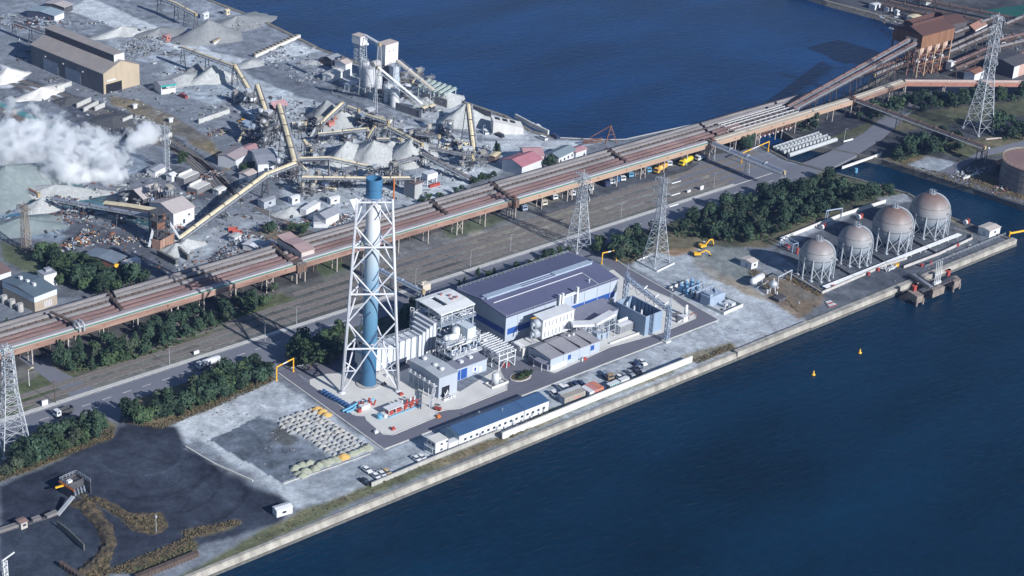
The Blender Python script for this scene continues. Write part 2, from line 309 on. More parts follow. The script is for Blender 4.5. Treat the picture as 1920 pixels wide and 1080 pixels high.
for r in [
 # --- industrial area beyond the belts
 ([(0,-60),(400,-20),(560,70),(700,140),(870,190),(1000,245),(1000,262),(860,262),(640,180),(430,110),(0,60)],(.25,.258,.272),4,1,1,.4),
 ([(330,110),(440,120),(520,150),(640,190),(720,215),(870,255),(930,268),(1060,282),(900,335),(780,385),(640,410),(560,400),(520,330),(480,230),(420,190),(330,150)],(.52,.53,.525),4,1,1,.3,(.25,.26,.275)),
 ([(125,18),(170,-6),(200,8),(310,58),(400,98),(520,123),(500,142),(380,108),(290,78),(190,42)],(.58,.58,.565),2,1,1,.12),
 ([(520,120),(620,178),(760,228),(860,258),(1140,262),(1060,284),(900,278),(740,240),(600,194),(470,145),(430,118)],(.19,.197,.215),3,1,1,.2),
 ([(630,200),(760,232),(860,262),(1140,264),(1075,283),(900,278),(850,268),(730,240),(640,212)],(.50,.50,.49),3,1,1,.15),
 ([(560,70),(690,125),(870,192),(1000,247),(1060,261),(940,262),(880,250),(760,215),(640,160),(560,110)],(.50,.50,.49),3,1,1,.25,(.31,.315,.325)),
 ([(460,95),(520,70),(600,95),(560,105),(520,118)],(.55,.55,.54),2,1,1,.2),
 ([(410,70),(480,45),(560,75),(500,105),(455,110)],(.22,.225,.24),2,1,.9,.2),
 ([(340,100),(420,110),(450,170),(400,200),(330,170),(290,140)],(.40,.42,.43),4,2,.9,.3),
 ([(185,75),(260,60),(330,95),(320,120),(250,115)],(.36,.37,.38),4,2,.9,.3),
 ([(0,135),(200,195),(320,250),(420,320),(450,360),(425,360),(310,275),(200,218),(0,162)],(.085,.088,.095),3,1,1,.25),
 ([(200,178),(262,188),(335,222),(400,268),(440,318),(425,318),(378,278),(300,234),(210,196)],(.27,.20,.11),3,1,.95,.3,(.16,.14,.11)),
 ([(0,118),(32,130),(42,150),(20,166),(0,166)],(.62,.61,.59),3,1,1,.15),
 ([(42,165),(110,160),(118,185),(60,190)],(.6,.6,.59),4,2,.9,.25),
 ([(0,185),(120,215),(240,265),(300,310),(230,330),(120,300),(0,250)],(.26,.29,.32),5,2,.9,.35,(.10,.11,.13)),
 ([(95,190),(170,200),(270,235),(245,262),(150,240)],(.095,.10,.115),4,2,1,.3),
 ([(0,195),(60,215),(140,250),(130,258),(50,235),(0,215)],(.20,.15,.12),2,1,.9,.2),
 ([(0,300),(70,325),(150,365),(240,380),(180,400),(60,375),(0,330)],(.10,.21,.23),3,1,.9,.15),
 ([(0,318),(50,330),(95,365),(70,385),(60,400),(0,430)],(.36,.41,.41),4,1,1,.2),
 ([(60,340),(140,372),(120,385),(70,360)],(.40,.42,.42),3,1,1,.25),
 ([(0,400),(55,380),(140,420),(120,450),(40,440),(0,440)],(.25,.29,.32),4,2,1,.3),
 ([(0,430),(100,455),(140,440),(330,490),(330,520),(250,560),(100,560),(0,520)],(.14,.142,.15),3,1,1,.25),
 ([(0,452),(60,470),(120,500),(80,520),(0,490)],(.11,.12,.06),3,1,.9,.3),
 ([(130,410),(230,430),(330,490),(320,530),(240,480),(120,440)],(.115,.118,.128),3,1,1,.2),
 ([(330,470),(420,410),(480,395),(560,430),(640,450),(520,480),(350,500)],(.20,.205,.215),3,1,1,.3,(.33,.33,.33)),
 ([(480,420),(560,430),(620,455),(560,470),(490,440)],(.20,.155,.08),3,1,.8,.3),
 ([(310,440),(380,440),(400,470),(340,490)],(.42,.43,.43),3,1,.9,.2),
 ([(270,300),(420,330),(440,360),(400,400),(330,340)],(.115,.12,.13),3,1,1,.25),
 ([(540,330),(660,350),(680,400),(600,430),(520,410)],(.40,.41,.41),4,2,.9,.25),
 # --- under the belts, railway strip, verges
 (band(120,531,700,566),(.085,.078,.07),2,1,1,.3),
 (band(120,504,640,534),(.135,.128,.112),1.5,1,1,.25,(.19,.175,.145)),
 ([(700,470),(900,410),(1060,350),(1300,300),(1420,300),(1200,385),(900,470),(720,520)],(.19,.182,.172),2,1,.9,.25,(.25,.22,.165)),
 ([(1000,390),(1180,330),(1300,305),(1330,312),(1180,350),(1010,410)],(.085,.086,.092),2,1,.95,.2),
 ([(60,690),(200,665),(430,590),(520,548),(560,560),(440,610),(300,665),(140,705)],(.085,.115,.035),3,1,.9,.3,(.12,.115,.06)),
 ([(590,500),(640,480),(660,500),(600,520)],(.08,.105,.04),3,1,.7,.3),
 ([(830,430),(930,400),(940,412),(850,450)],(.10,.12,.05),3,1,.7,.3),
 ([(0,740),(90,690),(140,705),(60,760),(0,790)],(.10,.115,.05),3,1,.9,.3),
 # --- plant site
 ([(480,690),(720,842),(1345,607),(1160,478),(1200,468),(1262,452),(1300,490),(1440,552),(1525,606),(1380,668),(690,918),(560,955),(340,805),(440,745)],P_,2,1,1,.10,(.43,.435,.435)),
 ([(300,805),(430,748),(515,712),(575,745),(490,765),(400,828),(345,835)],(.56,.555,.54),2,1,1,.12,(.42,.425,.43)),
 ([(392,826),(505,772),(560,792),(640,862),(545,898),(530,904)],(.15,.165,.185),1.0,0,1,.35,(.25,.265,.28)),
 ([(505,805),(535,800),(565,830),(545,842),(515,830)],(.095,.085,.07),3,1,.8,.3),
 ([(470,765),(590,757),(710,838),(640,862),(560,820)],(.47,.475,.47),3,1,.8,.2),
 ([(545,905),(620,880),(760,822),(830,800),(800,850),(700,895),(580,945)],(.40,.41,.41),3,1,.9,.15,(.27,.28,.29),'SU'),
 ([(830,800),(1010,740),(1200,660),(1350,605),(1420,625),(1380,660),(1200,720),(950,810)],(.33,.335,.335),3,1,.9,.16,(.47,.475,.47)),
 ([(1200,660),(1340,606),(1440,560),(1515,602),(1400,650),(1290,680)],(.54,.54,.52),2,1,.9,.12,(.42,.42,.42)),
 ([(1180,478),(1260,468),(1310,505),(1390,545),(1440,560),(1360,600),(1250,535)],(.50,.50,.485),3,1,.9,.14,(.36,.37,.37)),
 ([(1262,452),(1330,440),(1400,470),(1440,520),(1400,530),(1300,490)],(.20,.215,.19),3,1,1,.25,(.27,.275,.25)),
 ([(1225,470),(1262,447),(1295,452),(1312,466),(1265,480)],(.34,.20,.095),3,1,.9,.25),
 ([(1290,485),(1335,500),(1450,560),(1425,562),(1330,520)],(.32,.22,.12),3,1,.85,.3,(.30,.27,.22)),
 # --- coal yard
 ([(0,912),(130,852),(215,815),(222,790),(330,800),(350,842),(460,895),(545,945),(520,985),(360,1025),(180,1090),(0,1090)],K_,1.5,1,1,.25,(.050,.056,.072)),
 ([(190,745),(240,740),(232,800),(212,800)],(.10,.10,.115),2,1,.9,.2),
 ([(330,815),(420,880),(500,925),(530,915),(440,870),(350,820)],(.30,.31,.32),4,2,.7,.3),
 ([(0,985),(140,965),(210,1085),(0,1090)],(.048,.056,.072),3,1,1,.2),
 ([(140,915),(168,950),(190,975),(203,1015),(180,1055),(140,1080),(200,1085),(212,1030),(200,980),(170,935)],(.20,.15,.085),2.5,1,1,.35,(.12,.10,.07)),
 ([(175,930),(240,972),(300,962),(309,985),(288,1002),(240,978),(190,948)],(.18,.14,.08),2.5,1,1,.35,(.11,.11,.06)),
 ([(340,998),(440,975),(455,982),(380,1005),(350,1010)],(.20,.16,.09),2,1,.9,.3),
 ([(190,1075),(260,1045),(360,1005),(372,1030),(270,1078)],(.12,.125,.06),2,1,1,.3),
 ([(325,1085),(480,1000),(560,960),(700,905),(940,815),(948,832),(700,925),(480,1028),(345,1090)],(.24,.19,.11),1.5,1,1,.3,(.15,.15,.08)),
 ([(940,815),(1020,770),(1100,750),(1300,670),(1300,682),(940,830)],(.24,.20,.11),1.5,1,.9,.3,(.16,.16,.08)),
 ([(1280,668),(1370,640),(1382,655),(1300,684)],(.23,.19,.11),1.5,1,.9,.3),
 # --- verges of the tree belts
 ([(225,790),(300,802),(440,745),(515,712),(500,690),(250,730)],(.19,.15,.085),2,1,1,.3,(.09,.10,.05)),
 ([(0,905),(120,855),(212,820),(218,795),(165,765),(0,845)],(.18,.145,.085),2,1,1,.3,(.09,.10,.05)),
 ([(520,690),(560,625),(650,600),(800,540),(940,490),(960,500),(800,580),(640,700),(600,705),(560,700)],(.085,.09,.06),2,1,1,.3),
 ([(1120,490),(1120,450),(1240,395),(1430,330),(1600,300),(1705,358),(1440,465),(1340,460),(1250,470),(1180,495)],(.10,.10,.065),2,1,1,.3,(.17,.14,.085)),
 # --- tank farm
 ([(1440,470),(1600,400),(1705,364),(1783,409),(1900,449),(1515,606),(1490,575),(1410,515)],(.105,.11,.12),1,1,1,.2,(.14,.145,.15)),
 ([(1400,500),(1470,520),(1530,550),(1545,560),(1500,600),(1440,560)],(.15,.14,.115),2,1,.9,.3,(.22,.15,.09)),
 ([(1480,512),(1545,548),(1535,556),(1470,522)],(.27,.16,.08),1.5,1,.8,.3),
 ([(1390,490),(1440,468),(1500,505),(1470,525)],(.30,.305,.31),2,1,.9,.2),
 ([(1700,372),(1790,412),(1830,440),(1790,420)],(.22,.17,.10),2,1,.8,.3),
 ([(1640,372),(1700,362),(1712,378),(1660,385)],(.33,.33,.33),2,1,.9,.2),
 ([(1460,452),(1600,395),(1625,392),(1475,460)],(.33,.335,.34),1,1,.9,.2),
 # --- land beyond the channel
 ([(1480,-30),(1550,3),(1707,45),(1716,108),(1580,185),(1480,215),(1450,238),(1500,268),(1653,300),(1853,362),(1930,390),(2100,440),(2400,200),(2200,-60)],(.06,.06,.062),2,1,1,.3,(.095,.09,.085)),
 ([(1540,-5),(1705,44),(1790,60),(1920,100),(1920,85),(1750,20),(1620,-20)],(.09,.088,.09),2,1,1,.3,(.14,.14,.14)),
 ([(1500,262),(1640,225),(1760,205),(1930,185),(1930,215),(1700,245),(1560,262)],(.105,.105,.06),2,1,1,.25,(.14,.125,.075)),
 ([(1640,296),(1740,290),(1860,330),(1930,372),(1930,390),(1853,364),(1740,330)],(.19,.145,.08),2,1,1,.35,(.12,.11,.07)),
 ([(1700,312),(1738,292),(1800,306),(1788,332),(1745,325)],(.34,.35,.36),2,1,1,.2),
 ([(1730,270),(1830,262),(1930,230),(1930,280),(1810,300)],(.17,.14,.08),2,1,.95,.35,(.11,.115,.06)),
 ([(1555,215),(1620,210),(1640,225),(1560,255),(1500,262)],(.05,.05,.055),2,1,1,.25),
]:
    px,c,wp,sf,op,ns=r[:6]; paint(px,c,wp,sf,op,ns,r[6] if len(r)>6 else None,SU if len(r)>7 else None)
# tracks and streaks along the railway strip
s=(slice(None),slice(np.searchsorted(gv,504),np.searchsorted(gv,534))); CC[s]*=(.72+.56*SU[s])[...,None]
# tyre marks in the coal yard and on the pale yard
def arc(cx,cy,r,w,a0,a1,f):
    c=G(cx,cy); d=np.hypot(XX-c.x,YY-c.y); a=np.degrees(np.arctan2(YY-c.y,XX-c.x))%360
    CC[(abs(d-r)<w)&((a-a0)%360<(a1-a0)%360)]*=f
arc(290,890,9,.5,200,359,.8); arc(292,892,15,.9,180,330,.8); arc(300,905,19,.7,200,380,.8); arc(265,850,14,.7,170,350,1.35); arc(330,920,22,.8,190,330,.75); arc(270,860,24,1,200,330,.8)
for i in range(60):   # curving wheel tracks over the pale yards
    q=G(random.uniform(340,1500),random.uniform(560,940)); c=G(random.uniform(300,1500),random.uniform(500,1000)); d=np.hypot(XX-c.x,YY-c.y); r=(Vector((q.x,q.y))-Vector((c.x,c.y))).length
    a=math.degrees(math.atan2(q.y-c.y,q.x-c.x)); aa=np.degrees(np.arctan2(YY-c.y,XX-c.x))
    m=(abs(d-r)<.8)&(abs((aa-a+180)%360-180)<1200/max(r,20)); CC[m]*=random.choice((.84,.9,1.1))
CC*=(.86+.28*N4)[...,None]*(.9+.2*N5)[...,None]
CC*=np.array([.91,1.0,1.12]); FN=vnoise(2.2,14,3); CC*=(.82+.36*FN)[...,None]; CC=np.clip(CC,.008,.75)
keep=(inside(LAND1,XX[:-1,:-1]+STEP/2,YY[:-1,:-1]+STEP/2)|inside(LAND2,XX[:-1,:-1]+STEP/2,YY[:-1,:-1]+STEP/2))
q=np.stack([XX,YY,np.zeros_like(XX)],-1)
dv=np.stack([(q-np.array([0,0,CH]))@np.array(a) for a in (AR,AU,AF)],-1)
sx=960+CF*dv[...,0]/np.maximum(dv[...,2],1); sy=540-CF*dv[...,1]/np.maximum(dv[...,2],1)
vis=(sx>-160)&(sx<2080)&(sy>-160)&(sy<1250); keep&=vis[:-1,:-1]
ii,jj=np.nonzero(keep); nV=len(gv)
idx=np.full(XX.size,-1); quad=np.stack([ii*nV+jj,(ii+1)*nV+jj,(ii+1)*nV+jj+1,ii*nV+jj+1],1)
used=np.unique(quad); idx[used]=np.arange(len(used)); quad=idx[quad]
ZZ=(N4-.5)*.10+(N1-.5)*.12; ZZ=np.minimum(ZZ,.0)-.0
vz=np.stack([XX.ravel()[used],YY.ravel()[used],ZZ.ravel()[used]],1).astype(np.float32)
me=bpy.data.meshes.new('ground'); me.vertices.add(len(used)); me.vertices.foreach_set('co',vz.ravel())
me.loops.add(quad.size); me.loops.foreach_set('vertex_index',quad.ravel().astype(np.int32))
me.polygons.add(len(quad)); me.polygons.foreach_set('loop_start',np.arange(0,quad.size,4,dtype=np.int32)); me.polygons.foreach_set('loop_total',np.full(len(quad),4,np.int32)); me.update(calc_edges=True)
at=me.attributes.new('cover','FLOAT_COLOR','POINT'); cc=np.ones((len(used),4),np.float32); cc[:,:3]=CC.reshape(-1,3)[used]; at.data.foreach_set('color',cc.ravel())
def ground_mat():
    m=bpy.data.materials.new('ground_cover'); m.use_nodes=True; N=m.node_tree.nodes; L=m.node_tree.links; b=N['Principled BSDF']; b.inputs['Roughness'].default_value=.95; b.inputs['Specular IOR Level'].default_value=.1
    a=N.new('ShaderNodeAttribute'); a.attribute_name='cover'; tc=N.new('ShaderNodeTexCoord')
    n=N.new('ShaderNodeTexNoise'); n.inputs['Scale'].default_value=.7; n.inputs['Detail'].default_value=10; n.inputs['Roughness'].default_value=.75; L.new(tc.outputs['Object'],n.inputs[0])
    n2=N.new('ShaderNodeTexNoise'); n2.inputs['Scale'].default_value=.16; n2.inputs['Detail'].default_value=10; n2.inputs['Roughness'].default_value=.72; n2.inputs['Distortion'].default_value=.6; L.new(tc.outputs['Object'],n2.inputs[0])
    r2=N.new('ShaderNodeMapRange'); r2.inputs[1].default_value=.44; r2.inputs[2].default_value=.58; r2.inputs[3].default_value=.84; r2.inputs[4].default_value=1.08; L.new(n2.outputs[0],r2.inputs[0])
    r=N.new('ShaderNodeMapRange'); r.inputs[1].default_value=.32; r.inputs[2].default_value=.68; r.inputs[3].default_value=.70; r.inputs[4].default_value=1.3; L.new(n.outputs[0],r.inputs[0])
    mm=N.new('ShaderNodeMath'); mm.operation='MULTIPLY'; L.new(r.outputs[0],mm.inputs[0]); L.new(r2.outputs[0],mm.inputs[1]); r=mm
    v=N.new('ShaderNodeVectorMath'); v.operation='SCALE'; L.new(a.outputs['Color'],v.inputs[0]); L.new(r.outputs[0],v.inputs[3]); L.new(v.outputs[0],b.inputs['Base Color'])
    bp=N.new('ShaderNodeBump'); bp.inputs['Strength'].default_value=.35; bp.inputs['Distance'].default_value=.25; L.new(n.outputs[0],bp.inputs['Height']); L.new(bp.outputs[0],b.inputs['Normal'])
    return m
me.materials.append(ground_mat()); go=bpy.data.objects.new('ground',me); COL.objects.link(go); structure(go)
# embankments closing the land edge down to the water
def skirt(px,name,m,w=2.2,top=.15,bot=-4.0,slope=1.5,close=None):
    P=[G(x,y) for x,y in px]; b=MB()
    for a,c in zip(P,P[1:]):
        d=(c-a).normalized(); n=Vector((-d.y,d.x,0))*(1 if close else -1)
        b.add([a-n*w+Vector((0,0,top)),c-n*w+Vector((0,0,top)),c+Vector((0,0,top)),a+Vector((0,0,top)),c+n*slope+Vector((0,0,bot)),a+n*slope+Vector((0,0,bot))],[(0,1,2,3),(3,2,4,5)] if close else [(3,2,1,0),(5,4,2,3)])
    return structure(b.build(name,m))
M_ROCK=mat('rock_embankment',(.17,.165,.15),.9,var=.5,sc=.8,bump=.8,col2=(.30,.28,.24))
M_QUAYD=mat('dark_stained_quay',(.12,.12,.115),.9,var=.4,sc=.5,bump=.3)
skirt([(330,-25),(395,0),(490,36),(600,90),(870,190),(950,217),(1000,246),(1050,259)],'embankment',M_ROCK,2.5,.3,close=True)
skirt([(1050,259),(1140,263),(1172,262),(1300,234),(1345,230)],'embankment',M_PALEC,1.2,.5,slope=.3,close=True)
skirt([(1345,230),(1415,266),(1480,300),(1607,335),(1703,362),(1783,407),(1900,449)],'channel_bank',M_QUAYD,2,.35,slope=.6,close=True)
skirt([(1450,238),(1500,268),(1653,300),(1740,327),(1853,362),(1925,388),(2100,440)],'channel_bank',M_QUAYD,1.2,.35,slope=.5,close=False)
skirt([(1480,-20),(1550,3),(1707,45),(1716,108),(1660,142),(1580,185),(1480,215),(1450,238)],'embankment',M_ROCK,2.2,.3,close=False)
M_ASPH=mat('asphalt',(.135,.138,.175),.85,var=.14,sc=.12,bump=.05,stretch=(.25,1,1))
M_ROADOLD=mat('worn_asphalt',(.155,.165,.20),.85,var=.2,sc=.08,stretch=(.15,1,1),amt=.5)
M_KERB=mat('kerb_concrete',(.48,.48,.47),.85,var=.15,sc=.5)
M_LINE=mat('road_marking',(.62,.62,.60),.7,var=.2,sc=.6)
def slab(px,name,m,z0,z1,loc=None):
    b=MB(); P=[G(x,y) for x,y in px]; b.prism([(p.x,p.y) for p in P],z0,z1); return structure(b.build(name,m))
def kerb(b,px,w=.35,h=.16,closed=False):
    P=[G(x,y) for x,y in px]
    if closed: P=P+P[:1]
    for a,c in zip(P,P[1:]): b.beam(a+Vector((0,0,h/2)),c+Vector((0,0,h/2)),w,h)
# inner ring road of the plant
slab([(519,697),(720,841),(1027,722),(1346,599),(1180,506),(1145,484),(1128,491),(1150,505),(1175,523),(1262,560),(1280,574),(1306,588),(1306,597),(1240,625),(1144,652),(1038,701),(1018,694),(1000,680),(968,676),(940,683),(925,700),(950,724),(950,732),(862,768),(840,769),(819,774),(821,782),(737,817),(717,815),(687,790),(684,781),(667,780),(661,778),(580,722),(546,690)],'plant_road',M_ASPH,-.3,.06)
slab([(546,691),(600,676),(640,662),(760,640),(800,660),(770,690),(745,700),(700,680),(630,702),(611,703),(580,713)],'plant_road',M_ASPH,-.3,.063)
# raised pale concrete pads
M_PAD=mat('pale_yard_concrete',(.57,.57,.555),.9,var=.10,sc=.15,bump=.05)
slab([(580,713),(611,702),(630,701),(700,678),(745,700),(768,690),(862,735),(935,690),(950,722),(950,731),(862,766),(840,768),(818,773),(820,781),(737,815.5),(717,814),(687.6,789),(684,780.5),(667,779),(661,777.5),(581,721)],'yard_slab',M_PAD,-.3,.14)
slab([(1000,679),(1018,693),(1038,699.5),(1144,650.5),(1240,624),(1304,596.5),(1305,589),(1279,575),(1261,561),(1173,524.5),(1150,506),(1100,520),(950,600)],'yard_slab',M_PAD,-.3,.14)
kb=MB()
kerb(kb,[(580,713),(611,702),(630,701)]); kerb(kb,[(581,721),(661,777.5),(667,779),(684,780.5),(687.6,789),(717,814),(737,815.5),(820,781),(818,773),(840,768),(862,766),(950,731),(950,722),(935,690)],.45,.22)
kerb(kb,[(1000,679),(1018,693),(1038,699.5),(1144,650.5),(1240,624),(1304,596.5),(1305,589),(1279,575),(1261,561),(1173,524.5)],.45,.22)
kerb(kb,[(522,700),(720,843),(1027,724),(1346,601)],.5,.25); kerb(kb,[(1150,484),(1182,505),(1346,599)],.5,.18); kerb(kb,[(546,690),(600,675)],.5,.25)
structure(kb.build('kerb',M_KERB))
# public road beyond the plant, with verges, markings and bridge
def uvslab(u0,v0,u1,v1,z0,z1,name,m):
    b=MB(); b.box(u0,v0,z0,u1,v1,z1); return structure(b.build(name,m))
uvslab(110,490.2,655,502.6,-.4,.04,'main_road',M_ROADOLD)
b=MB()
for (x0,y0,x1,y1) in ():pass
rd=[G(1394,350),G(1490,322),G(1560,298),G(1650,273),G(1760,243),G(1850,230),G(1940,222)]; rn=[G(1402,372),G(1500,345),G(1600,308),G(1665,284),G(1740,262),G(1840,240),G(1940,232)]
c0=[(640,502.6),(652,503),(668,503.5),(690,506),(720,512),(765,527),(800,532),(850,533)]; c1=[(640,490.2),(655,490.2),(672,491.5),(694,495),(724,502),(767,517.5),(800,522),(850,523)]
b=MB(); b.add([(x,y,.05) for x,y in c0]+[(x,y,.05) for x,y in c1]+[(x,y,-1.2) for x,y in c0]+[(x,y,-1.2) for x,y in c1],
  [(i,8+i,9+i,i+1) for i in range(7)]+[(16+i,i,i+1,17+i) for i in range(7)]+[(8+i,24+i,25+i,9+i) for i in range(7)])
structure(b.build('main_road',M_ROADOLD))
b=MB()
for x0,x1 in ((110,640),): b.box(x0,502.6,0,x1,503.0,.18); b.box(x0,503.0,0,x1,504.6,.06)
structure(b.build('kerb',M_KERB))
b=MB()
for i in range(100):
    u=150+i*8
    if u<640: b.box(u,496.3,.055,u+3.5,496.55,.06)
    elif i%2==0: pass
for i in range(60): b.box(150+i*8,501.9,.055,157.5+i*8,502.05,.06)
structure(b.build('road_marking',M_LINE))
# side road at the far left and entrance to the coal yard
slab([(30,668),(62,668),(190,735),(240,742),(222,792),(208,792),(170,765),(120,735)],'side_road',M_ROADOLD,-.3,.045)
slab([(536,690),(519,697),(500,680),(470,660),(520,640),(560,668)],'side_road',M_ROADOLD,-.3,.05)
slab([(1145,484),(1128,491),(1075,470),(1100,455)],'side_road',M_ROADOLD,-.3,.05)
# road link towards the belts with the bridge deck
slab([(1330,330),(1395,352),(1520,318),(1455,300),(1400,283),(1335,290)],'side_road',M_ROADOLD,-.5,.07)
slab([(1255,345),(1335,290),(1350,300),(1300,350)],'side_road',M_ROADOLD,-.5,.03)
# quay wall: sloping sea face, cope and raised sections
M_QUAY=mat('quay_concrete',(.27,.26,.235),.85,var=.35,sc=.3,bump=.25,streak=True,col2=(.47,.45,.41))
U0,U1=150.0,G(1382,664).x; U2=G(1515,606).x; U3=G(1898,447).x
def qprof(u0,u1,pf,name,m):
    b=MB(); n=len(pf); k=max(1,int((u1-u0)/12))
    for i in range(k+1):
        u=u0+(u1-u0)*i/k; b.v+=[(u,QV+y,z) for y,z in pf]
    for i in range(k):
        for j in range(n-1): b.f.append((i*n+j,(i+1)*n+j,(i+1)*n+j+1,i*n+j+1))
    b.f+= [tuple(range(n)),tuple(k*n+j for j in reversed(range(n)))]
    return structure(b.build(name,m))
qprof(U0,U1,[(-1.2,-6),(-1.2,-1.9),(-.5,-.3),(-.5,.25),(.8,.25),(.8,-.5)],'quay_wall',M_QUAY)
qprof(U1,U2,[(-1.2,-6),(-1.2,.95),(1.0,.95),(1.0,-.5)],'quay_wall',M_QUAY)
qprof(U2,U3,[(-1.3,-6),(-1.3,.5),(1.2,.5),(1.2,-.5)],'quay_wall',M_QUAY)
b=MB(); b.box(U0,QV-1.5,-4,U1,QV-1.2,-1.7); b.box(U1,QV-1.5,-4,U2,QV-1.2,-1.4); b.box(U2,QV-1.7,-4,U3,QV-1.3,-1.7); structure(b.build('waterline_footing',M_QUAYD))
# parapet and boundary walls standing on the quay
def wallthing(name,label,px,h,t,m,cat='wall',cap=None,capm=None,group=None):
    P=[G(x,y) for x,y in px]; o=P[0]; b=MB(); c=MB(); acc=0
    for i,(a,d) in enumerate(zip(P,P[1:])):
        b.beam(a-o+Vector((0,0,h/2)),d-o+Vector((0,0,h/2)),t,h)
        if cap: c.beam(a-o+Vector((0,0,h+.06)),d-o+Vector((0,0,h+.06)),t+.16,.12)
    if cap:
        r=thing(name,label,cat,o,group=group); b.build('panel',m,r); c.build('coping',capm or m,r); return r
    r=b.build(name,m); r.location=o; return tag(r,label,cat,group)
wallthing('parapet_wall','tall white parapet wall along the quay in front of the blue roofed offices',[(941,824),(1120,750),(1297,679)],2.6,.35,M_PALEC,cap=1)
wallthing('boundary_wall','low weathered grey wall on the quay between the parked white cars and the grass strip',[(696,913),(830,856),(938,812)],1.5,.3,mat('grey_wall',(.36,.36,.35),.85,var=.2,sc=.4,streak=True),cap=1)
# planted traffic island
isl=MB(); c=G(976,707); k=[(c.x+4.6*math.cos(t*.5236),c.y+3.2*math.sin(t*.5236)) for t in range(12)]; isl.prism(k,-.2,.3); structure(isl.build('traffic_island',M_KERB))
isl=MB(); isl.prism([(c.x+4.1*math.cos(t*.5236),c.y+2.7*math.sin(t*.5236)) for t in range(12)],.2,.42); structure(isl.build('planting_bed',mat('garden_soil',(.09,.075,.045),.95,var=.3,sc=1)))
# railway tracks in the strip and rail in the ore yard
M_RAIL=mat('rail_steel',(.13,.11,.10),.6,var=.3,sc=1); M_BALL=mat('track_ballast',(.165,.158,.155),.95,var=.3,sc=.7,bump=.3)
b=MB(); r=MB()
for v,u0,u1 in ((509,150,620),(514.5,180,640),(520,300,640),(526,380,655)):
    b.box(u0,v-1.6,-.1,u1,v+1.6,.09); r.box(u0,v-.8,.09,u1,v-.68,.24); r.box(u0,v+.68,.09,u1,v+.8,.24)
structure(b.build('track_bed',M_BALL)); structure(r.build('railway_rails',M_RAIL))
def track(px,gauge=1.5):
    P=[G(x,y) for x,y in px]; b=MB(); r=MB()
    Q=[]
    for i in range(len(P)-1):
        p0=P[max(i-1,0)];p1=P[i];p2=P[i+1];p3=P[min(i+2,len(P)-1)]
        for k in range(6):
            t=k/6; Q.append(.5*((2*p1)+(p2-p0)*t+(2*p0-5*p1+4*p2-p3)*t*t+(3*p1-p0-3*p2+p3)*t**3))
    Q.append(P[-1])
    for a,c in zip(Q,Q[1:]):
        n=(c-a).normalized(); n=Vector((-n.y,n.x,0))
        b.add([a-n*1.7+Vector((0,0,.08)),a+n*1.7+Vector((0,0,.08)),c+n*1.7+Vector((0,0,.08)),c-n*1.7+Vector((0,0,.08))],[(3,2,1,0)])
        for s in (-.75,.75): r.beam(a+n*s+Vector((0,0,.16)),c+n*s+Vector((0,0,.16)),.14,.16)
    structure(b.build('track_bed',M_BALL)); structure(r.build('railway_rails',M_RAIL))
track([(0,140),(120,178),(220,220),(320,262),(395,318),(440,372)]); track([(0,150),(110,185),(210,226),(310,270),(380,325),(420,372)])
track([(280,265),(350,290),(410,330),(455,378)])
track([(480,388),(540,420),(600,442),(650,452)]); track([(470,436),(520,452),(560,470)])
V=Vector
# ------------------------------------------------------------------ chimney in a three-legged tubular tower
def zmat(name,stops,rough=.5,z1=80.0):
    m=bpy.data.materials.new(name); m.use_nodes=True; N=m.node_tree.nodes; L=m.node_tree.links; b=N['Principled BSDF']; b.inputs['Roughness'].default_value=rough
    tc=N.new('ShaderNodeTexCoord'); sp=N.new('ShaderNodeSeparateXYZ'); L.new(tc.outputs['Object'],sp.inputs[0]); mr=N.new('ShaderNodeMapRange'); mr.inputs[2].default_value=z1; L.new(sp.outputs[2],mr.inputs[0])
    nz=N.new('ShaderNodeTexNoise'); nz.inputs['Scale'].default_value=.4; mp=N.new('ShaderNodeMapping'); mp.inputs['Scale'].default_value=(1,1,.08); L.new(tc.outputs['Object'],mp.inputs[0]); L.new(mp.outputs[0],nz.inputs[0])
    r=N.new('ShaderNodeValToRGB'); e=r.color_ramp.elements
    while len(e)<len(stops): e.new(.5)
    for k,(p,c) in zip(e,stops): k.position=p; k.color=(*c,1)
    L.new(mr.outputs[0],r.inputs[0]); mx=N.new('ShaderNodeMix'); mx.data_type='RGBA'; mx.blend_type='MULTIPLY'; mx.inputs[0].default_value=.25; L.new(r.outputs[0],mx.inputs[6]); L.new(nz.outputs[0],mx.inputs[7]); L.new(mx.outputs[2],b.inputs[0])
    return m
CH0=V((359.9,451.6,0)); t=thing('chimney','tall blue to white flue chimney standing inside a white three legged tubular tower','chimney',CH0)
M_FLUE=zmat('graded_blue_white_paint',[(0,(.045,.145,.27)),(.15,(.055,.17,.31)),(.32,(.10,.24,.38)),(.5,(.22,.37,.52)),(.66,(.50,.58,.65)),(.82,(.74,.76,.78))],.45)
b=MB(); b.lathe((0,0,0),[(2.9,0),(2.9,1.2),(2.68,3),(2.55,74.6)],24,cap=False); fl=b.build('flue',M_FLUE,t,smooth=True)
b=MB(); b.lathe((0,0,0),[(2.62,72.6),(2.62,76.2),(2.85,76.4),(2.85,80),(2.55,80),(2.55,76.5)],24,cap=False); b.build('top_band',mat('chimney_blue',(.05,.16,.30),.45,var=.15,sc=.4,streak=True),t,smooth=False)
b=MB(); b.lathe((0,0,0),[(2.52,74),(2.52,74.1),(0.05,74.1)],20,cap=False); b.build('flue_lining',M_DARK,t)
b=MB(); b.lathe((0,0,0),[(4.4,-.2),(4.4,.5),(2.7,.5)],24,cap=False); b.build('foundation_ring',M_CONC,t)
hb=MB()
